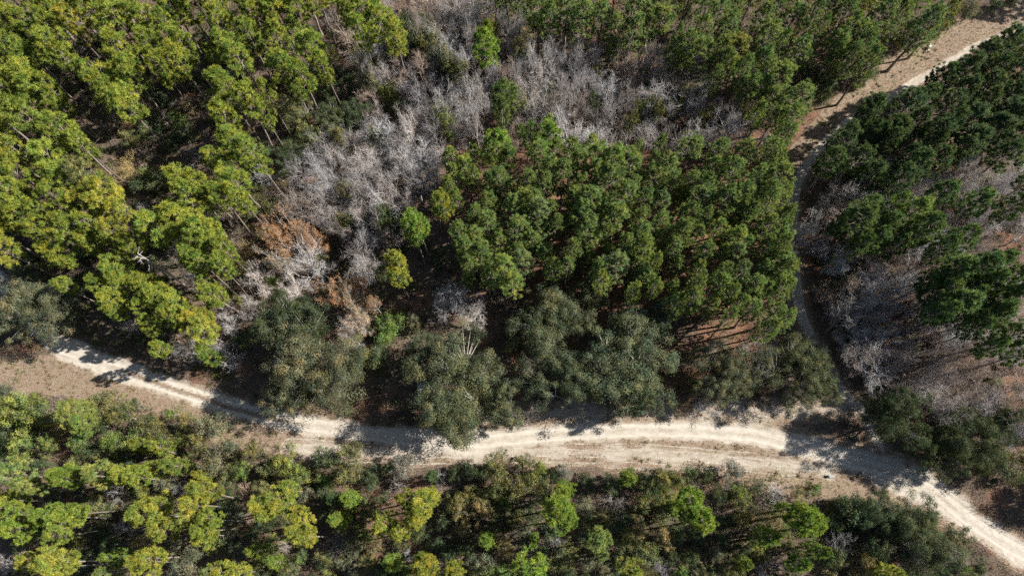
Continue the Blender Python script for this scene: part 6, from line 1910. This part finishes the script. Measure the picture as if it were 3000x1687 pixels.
def fields(X, Y):
    n1 = vnoise(X, Y, 1.1, 1)-.5; n2 = vnoise(X, Y, 3.0, 2)-.5
    d, dc, al, w = line_field(X, Y, MAIN, MAIN_W)
    e = d/w+n1*.4+n2*.4
    sand = 1-sst(e, .35, 2.0)
    # grassy crown between the wheel tracks, on the left third of the road
    med = (1-sst(np.abs(dc+n2*.3), .15, .55))*sst(al, 30, 38)*(1-sst(al, 60, 72)); sand *= 1-.75*med
    dl, dcl, all_, wl_ = line_field(X, Y, LOW, [1.0]*len(LOW)); s2 = (1-sst(dl+n2*1.6, .2, 2.6))*.58
    dl2, _, _, _ = line_field(X, Y, LOW2, [.4]*len(LOW2)); s2 = np.maximum(s2, (1-sst(dl2+n1*.6, .1, .6))*.5)
    du2, _, _, _ = line_field(X, Y, UPSIDE, [1.]*len(UPSIDE)); s2 = np.maximum(s2, (1-sst(du2+n2*2.2+n1, .4, 2.8))*.5)
    dt, dct, alt, wt = line_field(X, Y, TRACK, [.95]*len(TRACK)); s3 = (1-sst(dt/wt+n1*.5+n2*.5, .3, 1.5))*.72
    du, dcu, alu, wu = line_field(X, Y, UPPER, [.75]*len(UPPER)); s4 = (1-sst(du/wu+n1*.4+n2*.4, .3, 1.5))*.68
    sand = np.maximum.reduce([sand, s2, s3, s4])
    dC, dcC, alC, wC = line_field(X, Y, CMAIN, CMAIN_W); c1 = 1-sst(dC/wC+n2*.35+n1*.15, .75, 1.15)
    dU, dcU, alU, wU = line_field(X, Y, CUP, CUP_W); c2 = 1-sst(dU/wU+n2*.3+n1*.15, .8, 1.12)
    c3 = 1-sst(dt/2.2+n2*.4, .7, 1.2)
    c4 = 1-sst(du2/2.6+n2*.5+n1*.2, .6, 1.2)
    clear = np.maximum.reduce([c1, c2, c3*.6, c4, sand])
    which = np.zeros(X.shape, int)
    which[(dt/2.0 < 1)] = 2
    which[(dU/wU < 1.1) & (dU < dt+2)] = 3
    which[(dC/wC < 1.1) | (d/w < 1.3) | (du2 < 2.6)] = 1
    useup = dU < dC
    along = np.where(useup, alU, alC); cross = np.where(useup, dcU, dcC)
    mdc = np.where(d < 6, dc, 6.); ldc = np.where(dl < 6, dcl, 6.)
    mdc = np.where((dt < 4) & (d > 4), np.where(dt < 4, dct, 6.), mdc)
    mdc = np.where((du < 4) & (d > 4), dcu, mdc)
    rut = (mdc, ldc)
    return sand, clear, which, along, cross, rut
print('ground')
def axis(lo, hi, step, far):
    mid = np.arange(lo, hi+step/2, step); k = np.array([1.5, 4, 10, 22, 45, 90, 180, 350]); k = k[k < far]
    return np.concatenate([lo-k[::-1], mid, hi+k])
xs = axis(-116, 118, .38, 900); ys = axis(-20, 116, .38, 900)
GX, GY = np.meshgrid(xs, ys, indexing='ij')
SAND, CLEAR, WHICH, ALONG, CROSS, RUT = fields(GX, GY)
GZ = (vnoise(GX, GY, 5, 3)-.5)*.35*(1-CLEAR)+(vnoise(GX, GY, 1.3, 4)-.5)*.12*(1-.6*CLEAR)-.05*SAND-.06*np.exp(-((np.abs(RUT[0])-.78)/.25)**2)+(vnoise(GX, GY, .9, 5)-.5)*.05
def ground_z(x, y):
    i = np.clip(np.searchsorted(xs, x)-1, 0, len(xs)-2); j = np.clip(np.searchsorted(ys, y)-1, 0, len(ys)-2)
    return GZ[i, j]
STRAW = vnoise(GX, GY, 9, 7)*.4+vnoise(GX, GY, 2.5, 8)*.4
# the planted stands right of the grove stand on clean red needle straw
STRAW += np.exp(-(((GX-22)/34)**2+((GY-50)/26)**2)**2)*.35

M_EARTH, nt = newmat('forest_earth'); b = N(nt)
geo = b.n('ShaderNodeNewGeometry'); pos = geo.outputs['Position']
sand_a = b.attr('sand').outputs['Fac']; clear_a = b.attr('clear').outputs['Fac']; straw_a = b.attr('straw').outputs['Fac']
uv = b.n('ShaderNodeCombineXYZ'); nt.links.new(b.math('MULTIPLY', b.attr('along').outputs['Fac'], .17), uv.inputs[0]); nt.links.new(b.attr('cross').outputs['Fac'], uv.inputs[1])
streak = b.noise(uv.outputs[0], 2.3, 5, .7, .4)
fine = b.noise(pos, 5.5, 4, .75); mid = b.noise(pos, 1.3, 4, .65); big = b.noise(pos, .22, 3, .5); speck = b.noise(pos, 3.0, 2, .5)
# bare sand
sandc = b.mix(b.ss(mid, .3, .7), (.43, .39, .325, 1), (.55, .50, .43, 1))
sandc = b.mix(b.math('MULTIPLY', b.ss(streak, .5, .68), .55), sandc, (.38, .32, .25, 1))
sandc = b.mix(b.math('MULTIPLY', b.ss(fine, .58, .75), .4), sandc, (.36, .29, .21, 1))
# mown, leaf-strewn clearing
cl = b.mix(b.ss(fine, .32, .68), (.15, .11, .08, 1), (.36, .275, .205, 1))
cl = b.mix(b.math('MULTIPLY', b.ss(mid, .45, .7), .55), cl, (.30, .20, .14, 1))
cl = b.mix(b.math('MULTIPLY', b.ss(streak, .5, .75), .38), cl, (.46, .40, .32, 1))
cl = b.mix(b.math('MULTIPLY', b.ss(speck, .56, .68), .5), cl, (.17, .125, .085, 1))
cl = b.mix(b.math('MULTIPLY', b.ss(big, .52, .7), .25), cl, (.26, .25, .12, 1))
# forest floor: needle straw and grey leaf litter
straw = b.mix(b.ss(fine, .3, .7), (.10, .055, .036, 1), (.29, .165, .11, 1))
litter = b.mix(b.ss(fine, .32, .7), (.06, .046, .036, 1), (.22, .165, .125, 1))
litter = b.mix(b.math('MULTIPLY', b.ss(mid, .55, .72), .5), litter, (.07, .085, .035, 1))
floor_ = b.mix(b.ss(straw_a, .42, .66), litter, straw)
ce = b.ss(b.math('ADD', clear_a, b.math('MULTIPLY_ADD', fine, .7, -.35)), .3, .7)
col = b.mix(ce, floor_, cl)
se = b.ss(b.math('ADD', sand_a, b.math('ADD', b.math('MULTIPLY_ADD', fine, .9, -.45), b.math('MULTIPLY_ADD', streak, 1.1, -.55))), .25, .8)
alv = b.n('ShaderNodeCombineXYZ'); nt.links.new(b.math('MULTIPLY', b.attr('along').outputs['Fac'], .13), alv.inputs[0])
wander = b.math('MULTIPLY_ADD', b.noise(alv.outputs[0], 1.0, 2), 1.1, -.55)
md = b.math('ADD', b.attr('mdc').outputs['Fac'], wander); ld = b.math('ADD', b.attr('ldc').outputs['Fac'], wander)
def line(x, off, w): return b.math('SUBTRACT', 1.0, b.ss(b.math('ABSOLUTE', b.math('SUBTRACT', x, off)), w*.35, w))
amd = b.math('ABSOLUTE', md)
broken = b.ss(b.noise(uv.outputs[0], 1.1, 3), .38, .55)
rut = line(amd, .78, .24)
ridge = b.math('MULTIPLY', b.math('MAXIMUM', line(amd, 0.0, .42), line(amd, 1.22, .3)), b.ss(fine, .35, .6))
low = b.math('MULTIPLY', b.math('MAXIMUM', b.math('MAXIMUM', line(ld, -1.5, .16), line(ld, -.55, .2)), b.math('MAXIMUM', line(ld, .5, .18), line(ld, 1.4, .14))), broken)
se = b.math('MULTIPLY', se, b.math('MULTIPLY_ADD', b.math('MULTIPLY', ridge, b.math('MULTIPLY_ADD', broken, -.6, 1.0)), -.42, 1.0))
se = b.math('MAXIMUM', se, b.math('MULTIPLY', b.math('MAXIMUM', low, b.math('MULTIPLY', rut, b.ss(sand_a, .2, .5))), b.ss(fine, .3, .52)))
sandc = b.mix(b.math('MULTIPLY', b.math('MULTIPLY', rut, b.math('MULTIPLY_ADD', broken, .7, .3)), .5), sandc, (.60, .55, .475, 1))
col = b.mix(se, col, sandc)
p = b.n('ShaderNodeBsdfPrincipled'); p.inputs['Roughness'].default_value = .95; p.inputs['Specular IOR Level'].default_value = .1
nt.links.new(col, p.inputs['Base Color'])
bp = b.n('ShaderNodeBump'); bp.inputs['Strength'].default_value = .8; bp.inputs['Distance'].default_value = .12
nt.links.new(b.math('MULTIPLY', fine, b.math('MULTIPLY_ADD', se, -.75, 1.0)), bp.inputs['Height']); nt.links.new(bp.outputs[0], p.inputs['Normal'])
out = b.n('ShaderNodeOutputMaterial'); nt.links.new(p.outputs[0], out.inputs[0])

def sheet(name, mask):
    ii, jj = np.nonzero(mask); ny = len(ys)
    q = np.stack([ii*ny+jj, (ii+1)*ny+jj, (ii+1)*ny+jj+1, ii*ny+jj+1], 1)
    used, inv = np.unique(q.ravel(), return_inverse=True)
    v = np.stack([GX.ravel()[used], GY.ravel()[used], GZ.ravel()[used]], 1)
    mb = MB(); mb.add(v, f4=inv.reshape(-1, 4)); me = mb.mesh(name, M_EARTH, True)
    for an, A in (('sand', SAND), ('clear', CLEAR), ('straw', STRAW), ('along', ALONG), ('cross', CROSS), ('mdc', RUT[0]), ('ldc', RUT[1])):
        a = me.attributes.new(an, 'FLOAT', 'POINT'); a.data.foreach_set('value', A.ravel()[used].astype(np.float32))
    o = bpy.data.objects.new(name, me); COL.objects.link(o); o['kind'] = 'structure'
    return o
cw = WHICH[:-1, :-1]
for nm, k, lb in (('ground', 0, 'forest floor of rust-red pine straw and grey leaf litter'), ('dirt_road', 1, 'pale sand road with leaf-strewn verges running across the lower third'), ('forest_track', 2, 'narrow shaded sandy track between the central and right stands'), ('upper_road', 3, 'tan grassy road with white sand edge at the top right')):
    o = sheet(nm, cw == k); o['label'] = lb

# ---------------------------------------------------------------- the trees
print('trees')
def thing(name, label, cat, loc, rotz=0, group=None):
    o = bpy.data.objects.new(name, None); COL.objects.link(o); o.empty_display_size = .5
    o.location = loc; o.rotation_euler = (0, 0, rotz); o['label'] = label; o['category'] = cat
    if group: o['group'] = group
    return o
def part(name, me, parent, color=None):
    o = bpy.data.objects.new(name, me); COL.objects.link(o); o.parent = parent
    if color is not None: o.color = (*color, 1)
    return o
TP = []
for k_i, row in enumerate(TREES.strip().split('\n')):
    row, _, own = row.partition('|'); q = row.split(); kd, code = q[:2]; x, y, h, r = map(float, q[2:6]); c = tuple(int(v)/1000 for v in q[6:9])
    label, group = make_label(kd, code, x, y, list(map(int, q[9:])))
    if own: label = own
    variants, h0, r0 = VAR[kd]; tm, cm = variants[(k_i*7+int(abs(x)*3)) % len(variants)]
    root = thing(NAMES[kd], label, CATS[kd], (x, y, float(ground_z(x, y))-.03), random.uniform(0, 6.283), group)
    lean = .05 if kd in 'BRK' else .025
    root.rotation_euler[0] = random.gauss(0, lean); root.rotation_euler[1] = random.gauss(0, lean)
    root.scale = (r/r0, r/r0, h/h0)
    pn = PARTS.get(kd, ('trunk', 'crown'))
    tc = c if kd in 'BbK' else (.36, .34, .33)
    part(pn[0], tm, root, tc); part(pn[1], cm, root, c)
    TP.append((x, y, r, kd))


# ---------------------------------------------------------------- underbrush, dry grass (uncountable)
print('underbrush')
def on_clear(x, y):
    s, c, w, _, _, _ = fields(x, y); return s, c
n = 27000
bx = rng.uniform(-118, 118, n); by = rng.uniform(-20, 120, n)
inv = (np.abs(bx) < 70+by*.42+8) & (by > -16)
bx, by = bx[inv], by[inv]
s_, c_ = on_clear(bx, by)
stand = np.exp(-(((bx-22)/32)**2+((by-50)/24)**2)**2)
right_ = sst(bx, 42, 55)*(1-sst(by, 70, 85))
dens = (1-.85*stand)*(1-.3*right_)*(vnoise(bx, by, 7, 21)*.9+.35)
keep = (c_ < .3) & (rng.random(len(bx)) < dens)
bx, by = bx[keep], by[keep]
typ = vnoise(bx, by, 6, 22)+rng.normal(size=len(bx))*.12
grove = np.exp(-(((bx-0)/38)**2+((by-80)/22)**2)**2)
typ = typ-.25*grove-.22*sst(bx, 42, 55)
U = MB(); Wd = MB()
green = typ > .42
gx, gy = bx[green], by[green]; ng = len(gx)
gh = rng.uniform(.5, 2.2, ng); gr = rng.uniform(.5, 1.25, ng); gz = ground_z(gx, gy)
pal = np.array([(.06, .08, .035), (.085, .11, .04), (.12, .115, .05), (.15, .145, .06), (.05, .07, .035), (.12, .15, .04), (.17, .13, .07)])
gc = pal[rng.integers(0, len(pal), ng)]*rng.uniform(.8, 1.2, (ng, 1))
k = 40
d = rdir(ng*k, rng, .4); rr = rng.uniform(.35, 1, ng*k)
P = np.stack([np.repeat(gx, k), np.repeat(gy, k), np.repeat(gz, k)], 1)+d*(np.stack([np.repeat(gr, k)]*2+[np.repeat(gh, k)], 1))*rr[:, None]
P[:, 2] = np.abs(P[:, 2]-np.repeat(gz, k))+np.repeat(gz, k)+.08
leaves(U, P, rdir(ng*k, rng, .8), rng.uniform(.16, .34, ng*k), rng.uniform(.1, .2, ng*k), rng, np.clip(rng.normal(.5, .2, ng*k), 0, 1), np.repeat(gc, k, 0))
dx, dy = bx[~green], by[~green]; nd = len(dx); dz = ground_z(dx, dy)
pal2 = np.array([(.36, .31, .29), (.31, .24, .18), (.38, .26, .16), (.28, .26, .25), (.40, .33, .22), (.30, .18, .11)])
dc_ = pal2[rng.integers(0, len(pal2), nd)]*rng.uniform(.75, 1.15, (nd, 1))
k = 20; d = rdir(nd*k, rng, .9); d[:, 2] = np.abs(d[:, 2]); L = rng.uniform(.6, 2.0, nd*k)
B0 = np.stack([np.repeat(dx, k), np.repeat(dy, k), np.repeat(dz, k)], 1)+np.concatenate([rng.normal(size=(nd*k, 2))*.45, np.zeros((nd*k, 1))], 1)
tubes(Wd, B0, B0+d*L[:, None], .022, .008, 3, tint=np.clip(rng.normal(.5, .2, nd*k), 0, 1), col=np.repeat(dc_, k, 0))
o = bpy.data.objects.new('underbrush', U.mesh('underbrush', M_BRUSH)); COL.objects.link(o); o['kind'] = 'stuff'; o['label'] = 'low green underbrush covering the forest floor between the trees'; o['category'] = 'underbrush'
o = bpy.data.objects.new('dry_brush', Wd.mesh('dry_brush', M_BRUSH)); COL.objects.link(o); o['kind'] = 'stuff'; o['label'] = 'tangle of dry grey and brown twigs on the forest floor'; o['category'] = 'underbrush'
# dry grass on the clearings
n = 40000
tx = rng.uniform(-110, 110, n*4); ty = rng.uniform(-12, 110, n*4)
near = np.zeros(len(tx), bool)
i = np.clip(np.searchsorted(xs, tx)-1, 0, len(xs)-2); j = np.clip(np.searchsorted(ys, ty)-1, 0, len(ys)-2)
ok = (CLEAR[i, j] > .35) & (SAND[i, j]+rng.normal(size=len(tx))*.12 < .35)
tx, ty = tx[ok], ty[ok]; tz = ground_z(tx, ty); nt_ = len(tx); print('grass tufts', nt_)
k = 6; d = rdir(nt_*k, rng, 1.2); d[:, 2] = np.abs(d[:, 2])
Gm = MB(); gp = np.array([(.36, .28, .18), (.30, .22, .14), (.42, .34, .24), (.24, .23, .10), (.33, .20, .12), (.18, .12, .08), (.16, .19, .07)])
gcol = gp[rng.integers(0, len(gp), nt_)]
P = np.stack([np.repeat(tx, k), np.repeat(ty, k), np.repeat(tz, k)], 1)+np.concatenate([rng.normal(size=(nt_*k, 2))*.09, np.zeros((nt_*k, 1))], 1)
L = rng.uniform(.1, .34, nt_*k)*np.repeat(rng.uniform(.6, 1.4, nt_), k); s, _ = frame(d)
v = np.stack([P-s*.025, P+s*.025, P+d*L[:, None]], 1)
Gm.add(v, f3=np.arange(len(P)*3).reshape(-1, 3), tint=np.repeat(np.clip(rng.normal(.5, .2, len(P)), 0, 1), 3), col=np.repeat(gcol, k*3, 0))
wi = rng.permutation(nt_)[:900]; wx, wy, wz = tx[wi], ty[wi], tz[wi]; k = 16
edge = vnoise(wx, wy, 4, 41) > .45; wx, wy, wz = wx[edge], wy[edge], wz[edge]; nw = len(wx)
d = rdir(nw*k, rng, .9); d[:, 2] = np.abs(d[:, 2]); ws = np.repeat(rng.uniform(.5, 1.3, nw), k)
P = np.stack([np.repeat(wx, k), np.repeat(wy, k), np.repeat(wz, k)], 1)+np.concatenate([rng.normal(size=(nw*k, 2))*.16*ws[:, None], np.zeros((nw*k, 1))], 1)
wc = np.array([(.12, .16, .05), (.2, .19, .08), (.16, .11, .07), (.3, .23, .14), (.09, .1, .05)])[rng.integers(0, 5, nw)]
L = rng.uniform(.15, .5, nw*k)*ws; s, _ = frame(d); v = np.stack([P-s*.045, P+s*.045, P+d*L[:, None]], 1)
Gm.add(v, f3=np.arange(len(P)*3).reshape(-1, 3), tint=np.repeat(np.clip(rng.normal(.5, .2, len(P)), 0, 1), 3), col=np.repeat(wc, k*3, 0))
o = bpy.data.objects.new('dry_grass', Gm.mesh('dry_grass', M_BRUSH)); COL.objects.link(o); o['kind'] = 'stuff'; o['label'] = 'short dry grass stubble along the road verges'; o['category'] = 'grass'

# ---------------------------------------------------------------- parked car, small things by the road
import bmesh
def box_mesh(name, sx, sy, sz, mat, bevel=.02, taper=1.0, loc=(0, 0, 0)):
    bm = bmesh.new(); bmesh.ops.create_cube(bm, size=1.0)
    for v in bm.verts:
        k = taper if v.co.z > 0 else 1.0
        v.co = Vector((v.co.x*sx*k+loc[0], v.co.y*sy*k+loc[1], v.co.z*sz+loc[2]))
    if bevel: bmesh.ops.bevel(bm, geom=bm.edges[:], offset=bevel, segments=2, affect='EDGES')
    me = bpy.data.meshes.new(name); bm.to_mesh(me); bm.free(); me.materials.append(mat); return me
def loft(name, secs, mat, smooth=True, cap=True):
    """secs: list of rings (same length) of xyz"""
    bm = bmesh.new(); R = [[bm.verts.new(p) for p in s] for s in secs]; n = len(R[0])
    for a, c in zip(R[:-1], R[1:]):
        for i in range(n): bm.faces.new((a[i], a[(i+1) % n], c[(i+1) % n], c[i]))
    if cap: bm.faces.new(R[0][::-1]); bm.faces.new(R[-1])
    bmesh.ops.recalc_face_normals(bm, faces=bm.faces[:])
    me = bpy.data.meshes.new(name); bm.to_mesh(me); bm.free(); me.materials.append(mat)
    if smooth: me.polygons.foreach_set('use_smooth', [True]*len(me.polygons))
    return me
M_PAINT = plain_mat('white_car_paint', (.72, .74, .76), .25, coat=.6)
M_GLASS = plain_mat('dark_car_glass', (.03, .04, .05), .08, spec=.8)
M_TYRE = plain_mat('tyre_rubber', (.02, .02, .02), .8, noise_scale=8)
M_RIM = plain_mat('alloy_rim', (.5, .5, .5), .3, metal=.9)
M_LAMP = plain_mat('clear_lamp', (.7, .72, .74), .1)
M_TAIL = plain_mat('red_lamp', (.35, .02, .02), .2)
M_TRIM = plain_mat('black_trim', (.03, .03, .03), .6)
CX, CY = (-15.98,21.87); CX += .93
car = thing('car', 'white parked car half hidden under the roadside oak', 'car', (CX, CY+.3, float(ground_z(CX, CY))+.02), math.radians(4))
def ring(y, w, z0, z1, tuck=.12, n=4):
    return [(-w*.92, y, z0), (-w, y, z0+.18), (-w, y, (z0+z1)/2), (-w*(1-tuck), y, z1-.05), (-w*(1-tuck)*.85, y, z1), (w*(1-tuck)*.85, y, z1), (w*(1-tuck), y, z1-.05), (w, y, (z0+z1)/2), (w, y, z0+.18), (w*.92, y, z0)]
body = part('body', loft('car_body', [ring(-2.32, .66, .42, .78), ring(-2.24, .84, .30, .92), ring(-1.9, .92, .24, 1.0), ring(-.9, .94, .24, 1.04), ring(.6, .94, .24, 1.06), ring(1.7, .93, .24, 1.08), ring(2.18, .88, .28, 1.05), ring(2.30, .74, .40, .88)], M_PAINT), car)
def cab(y, w, z): return [(-w, y, z), (w, y, z)]
def cabring(z, y0, y1, w, rr=.16): return [(-w+rr, y0, z), (w-rr, y0, z), (w, y0+rr, z), (w, y1-rr, z), (w-rr, y1, z), (-w+rr, y1, z), (-w, y1-rr, z), (-w, y0+rr, z)]
part('cabin', loft('car_cabin', [cabring(1.02, -1.05, 2.08, .86), cabring(1.25, -.72, 1.98, .80), cabring(1.52, -.30, 1.82, .70), cabring(1.60, -.12, 1.62, .62), cabring(1.62, .1, 1.4, .45)], M_PAINT), car)
def quad(name, pts, mat, parent): 
    bm = bmesh.new(); f = bm.faces.new([bm.verts.new(p) for p in pts]); r_ = bmesh.ops.extrude_face_region(bm, geom=[f]); nv = Vector(f.normal)
    bm.normal_update(); nv = f.normal.copy()
    for e in r_['geom']:
        if isinstance(e, bmesh.types.BMVert): e.co += nv*.012
    bmesh.ops.recalc_face_normals(bm, faces=bm.faces[:]); me = bpy.data.meshes.new(name); bm.to_mesh(me); bm.free(); me.materials.append(mat); return part(name, me, parent)
quad('windshield', [(-.72, -1.01, 1.06), (.72, -1.01, 1.06), (.60, -.33, 1.52), (-.60, -.33, 1.52)], M_GLASS, car)
quad('rear_window', [(.64, 2.08, 1.12), (-.64, 2.08, 1.12), (-.55, 1.86, 1.5), (.55, 1.86, 1.5)], M_GLASS, car)
for sgn in (-1, 1):
    for (y0, y1, t0, t1) in ((-.62, .42, -.22, .42), (.5, 1.3, .5, 1.28), (1.38, 1.84, 1.36, 1.66)):
        pts = [(sgn*.852, y0, 1.07), (sgn*.852, y1, 1.07), (sgn*.722, t1, 1.49), (sgn*.722, t0, 1.49)]
        quad('side_window', pts if sgn > 0 else pts[::-1], M_GLASS, car)
    part('mirror', box_mesh('mirror', .2, .12, .13, M_PAINT, .03, loc=(sgn*1.0, -.62, 1.1)), car)
    part('headlight', box_mesh('headlight', .34, .16, .14, M_LAMP, .03, loc=(sgn*.62, -2.2, .74)), car)
    part('tail_light', box_mesh('tail_light', .16, .12, .4, M_TAIL, .03, loc=(sgn*.74, 2.2, .86)), car)
part('bumper', box_mesh('bumper', 1.5, .14, .18, M_TRIM, .04, loc=(0, 2.27, .5)), car)
def disc(name, r, w, mat):
    secs = []
    for (x, q) in ((-w/2, r*.75), (-w/2, r*.93), (-w*.32, r), (w*.32, r), (w/2, r*.93), (w/2, r*.75)):
        secs.append([(x, math.cos(a)*q, math.sin(a)*q) for a in np.arange(20)*math.pi/10])
    return loft(name, secs, mat)
tyre = disc('tyre', .34, .22, M_TYRE); rim = disc('rim', .24, .235, M_RIM)
for sx_ in (-1, 1):
    for wy in (-1.42, 1.42):
        w_ = part('wheel', tyre, car); w_.location = (sx_*.86, wy, .34); rm = part('rim', rim, w_)
# roof rails
for sx_ in (-1, 1): part('roof_rail', box_mesh('roof_rail', .04, 1.3, .04, M_TRIM, .012, loc=(sx_*.55, .75, 1.65)), car)

M_WHITE = plain_mat('weathered_white', (.5, .52, .5), .6, noise_scale=6, amp=.2)
M_BOARD = plain_mat('pale_board', (.46, .47, .42), .8, noise_scale=5, amp=.2)
M_GREY = plain_mat('pale_grey_panel', (.30, .32, .30), .7, noise_scale=9, amp=.2)
M_BAG = plain_mat('black_plastic', (.012, .013, .014), .35, noise_scale=4)
bxx, bxy = (82.46,85.10); zb = float(ground_z(bxx, bxy))
bxo = thing('utility_box', 'small white utility box on the upper road verge', 'utility box', (bxx, bxy, zb-.03), .3)
part('cabinet', box_mesh('cabinet', .55, .5, .7, M_WHITE, .03, loc=(0, 0, .36)), bxo)
part('lid', box_mesh('lid', .61, .56, .09, M_WHITE, .03, loc=(0, 0, .75)), bxo)
part('door', box_mesh('door', .012, .36, .5, M_BOARD, .004, loc=(.282, 0, .36)), bxo)
bo = bpy.data.objects.new('plank', box_mesh('plank', 1.1, .18, .04, M_BOARD, .008)); COL.objects.link(bo)
bo.location = (bxx-.25, bxy-.62, zb+.05); bo.rotation_euler = (0, .02, .5); bo['label'] = 'pale board lying on the grass beside the white box'; bo['category'] = 'board'
jx, jy = (47.84,6.32); jz = float(ground_z(jx, jy))
pn_ = thing('grey_panel', 'pale grey panel lying on the verge beside black bag', 'panel', (jx+.28, jy, jz), .05)
part('sheet', box_mesh('sheet', .62, .42, .05, M_GREY, .012, loc=(0, 0, .08)), pn_)
part('rim', box_mesh('rim', .66, .06, .08, M_TRIM, .012, loc=(0, -.23, .07)), pn_)
bm = bmesh.new(); bmesh.ops.create_icosphere(bm, subdivisions=3, radius=.3)
for v in bm.verts:
    c0 = v.co.copy(); nn_ = .8+.25*math.sin(c0.x*17+1)*math.sin(c0.y*13)+.12*math.sin(c0.z*23+c0.x*9)
    v.co = Vector((c0.x*1.2*nn_, c0.y*.85*nn_, max(c0.z, -.18)*.75*nn_))
me = bpy.data.meshes.new('bag'); bm.to_mesh(me); bm.free(); me.materials.append(M_BAG)
bag = bpy.data.objects.new('black_bag', me); COL.objects.link(bag); bag.location = (jx-.38, jy, jz+.13); bag['label'] = 'crumpled black bag on the leaf-strewn verge'; bag['category'] = 'bag'
print('done')
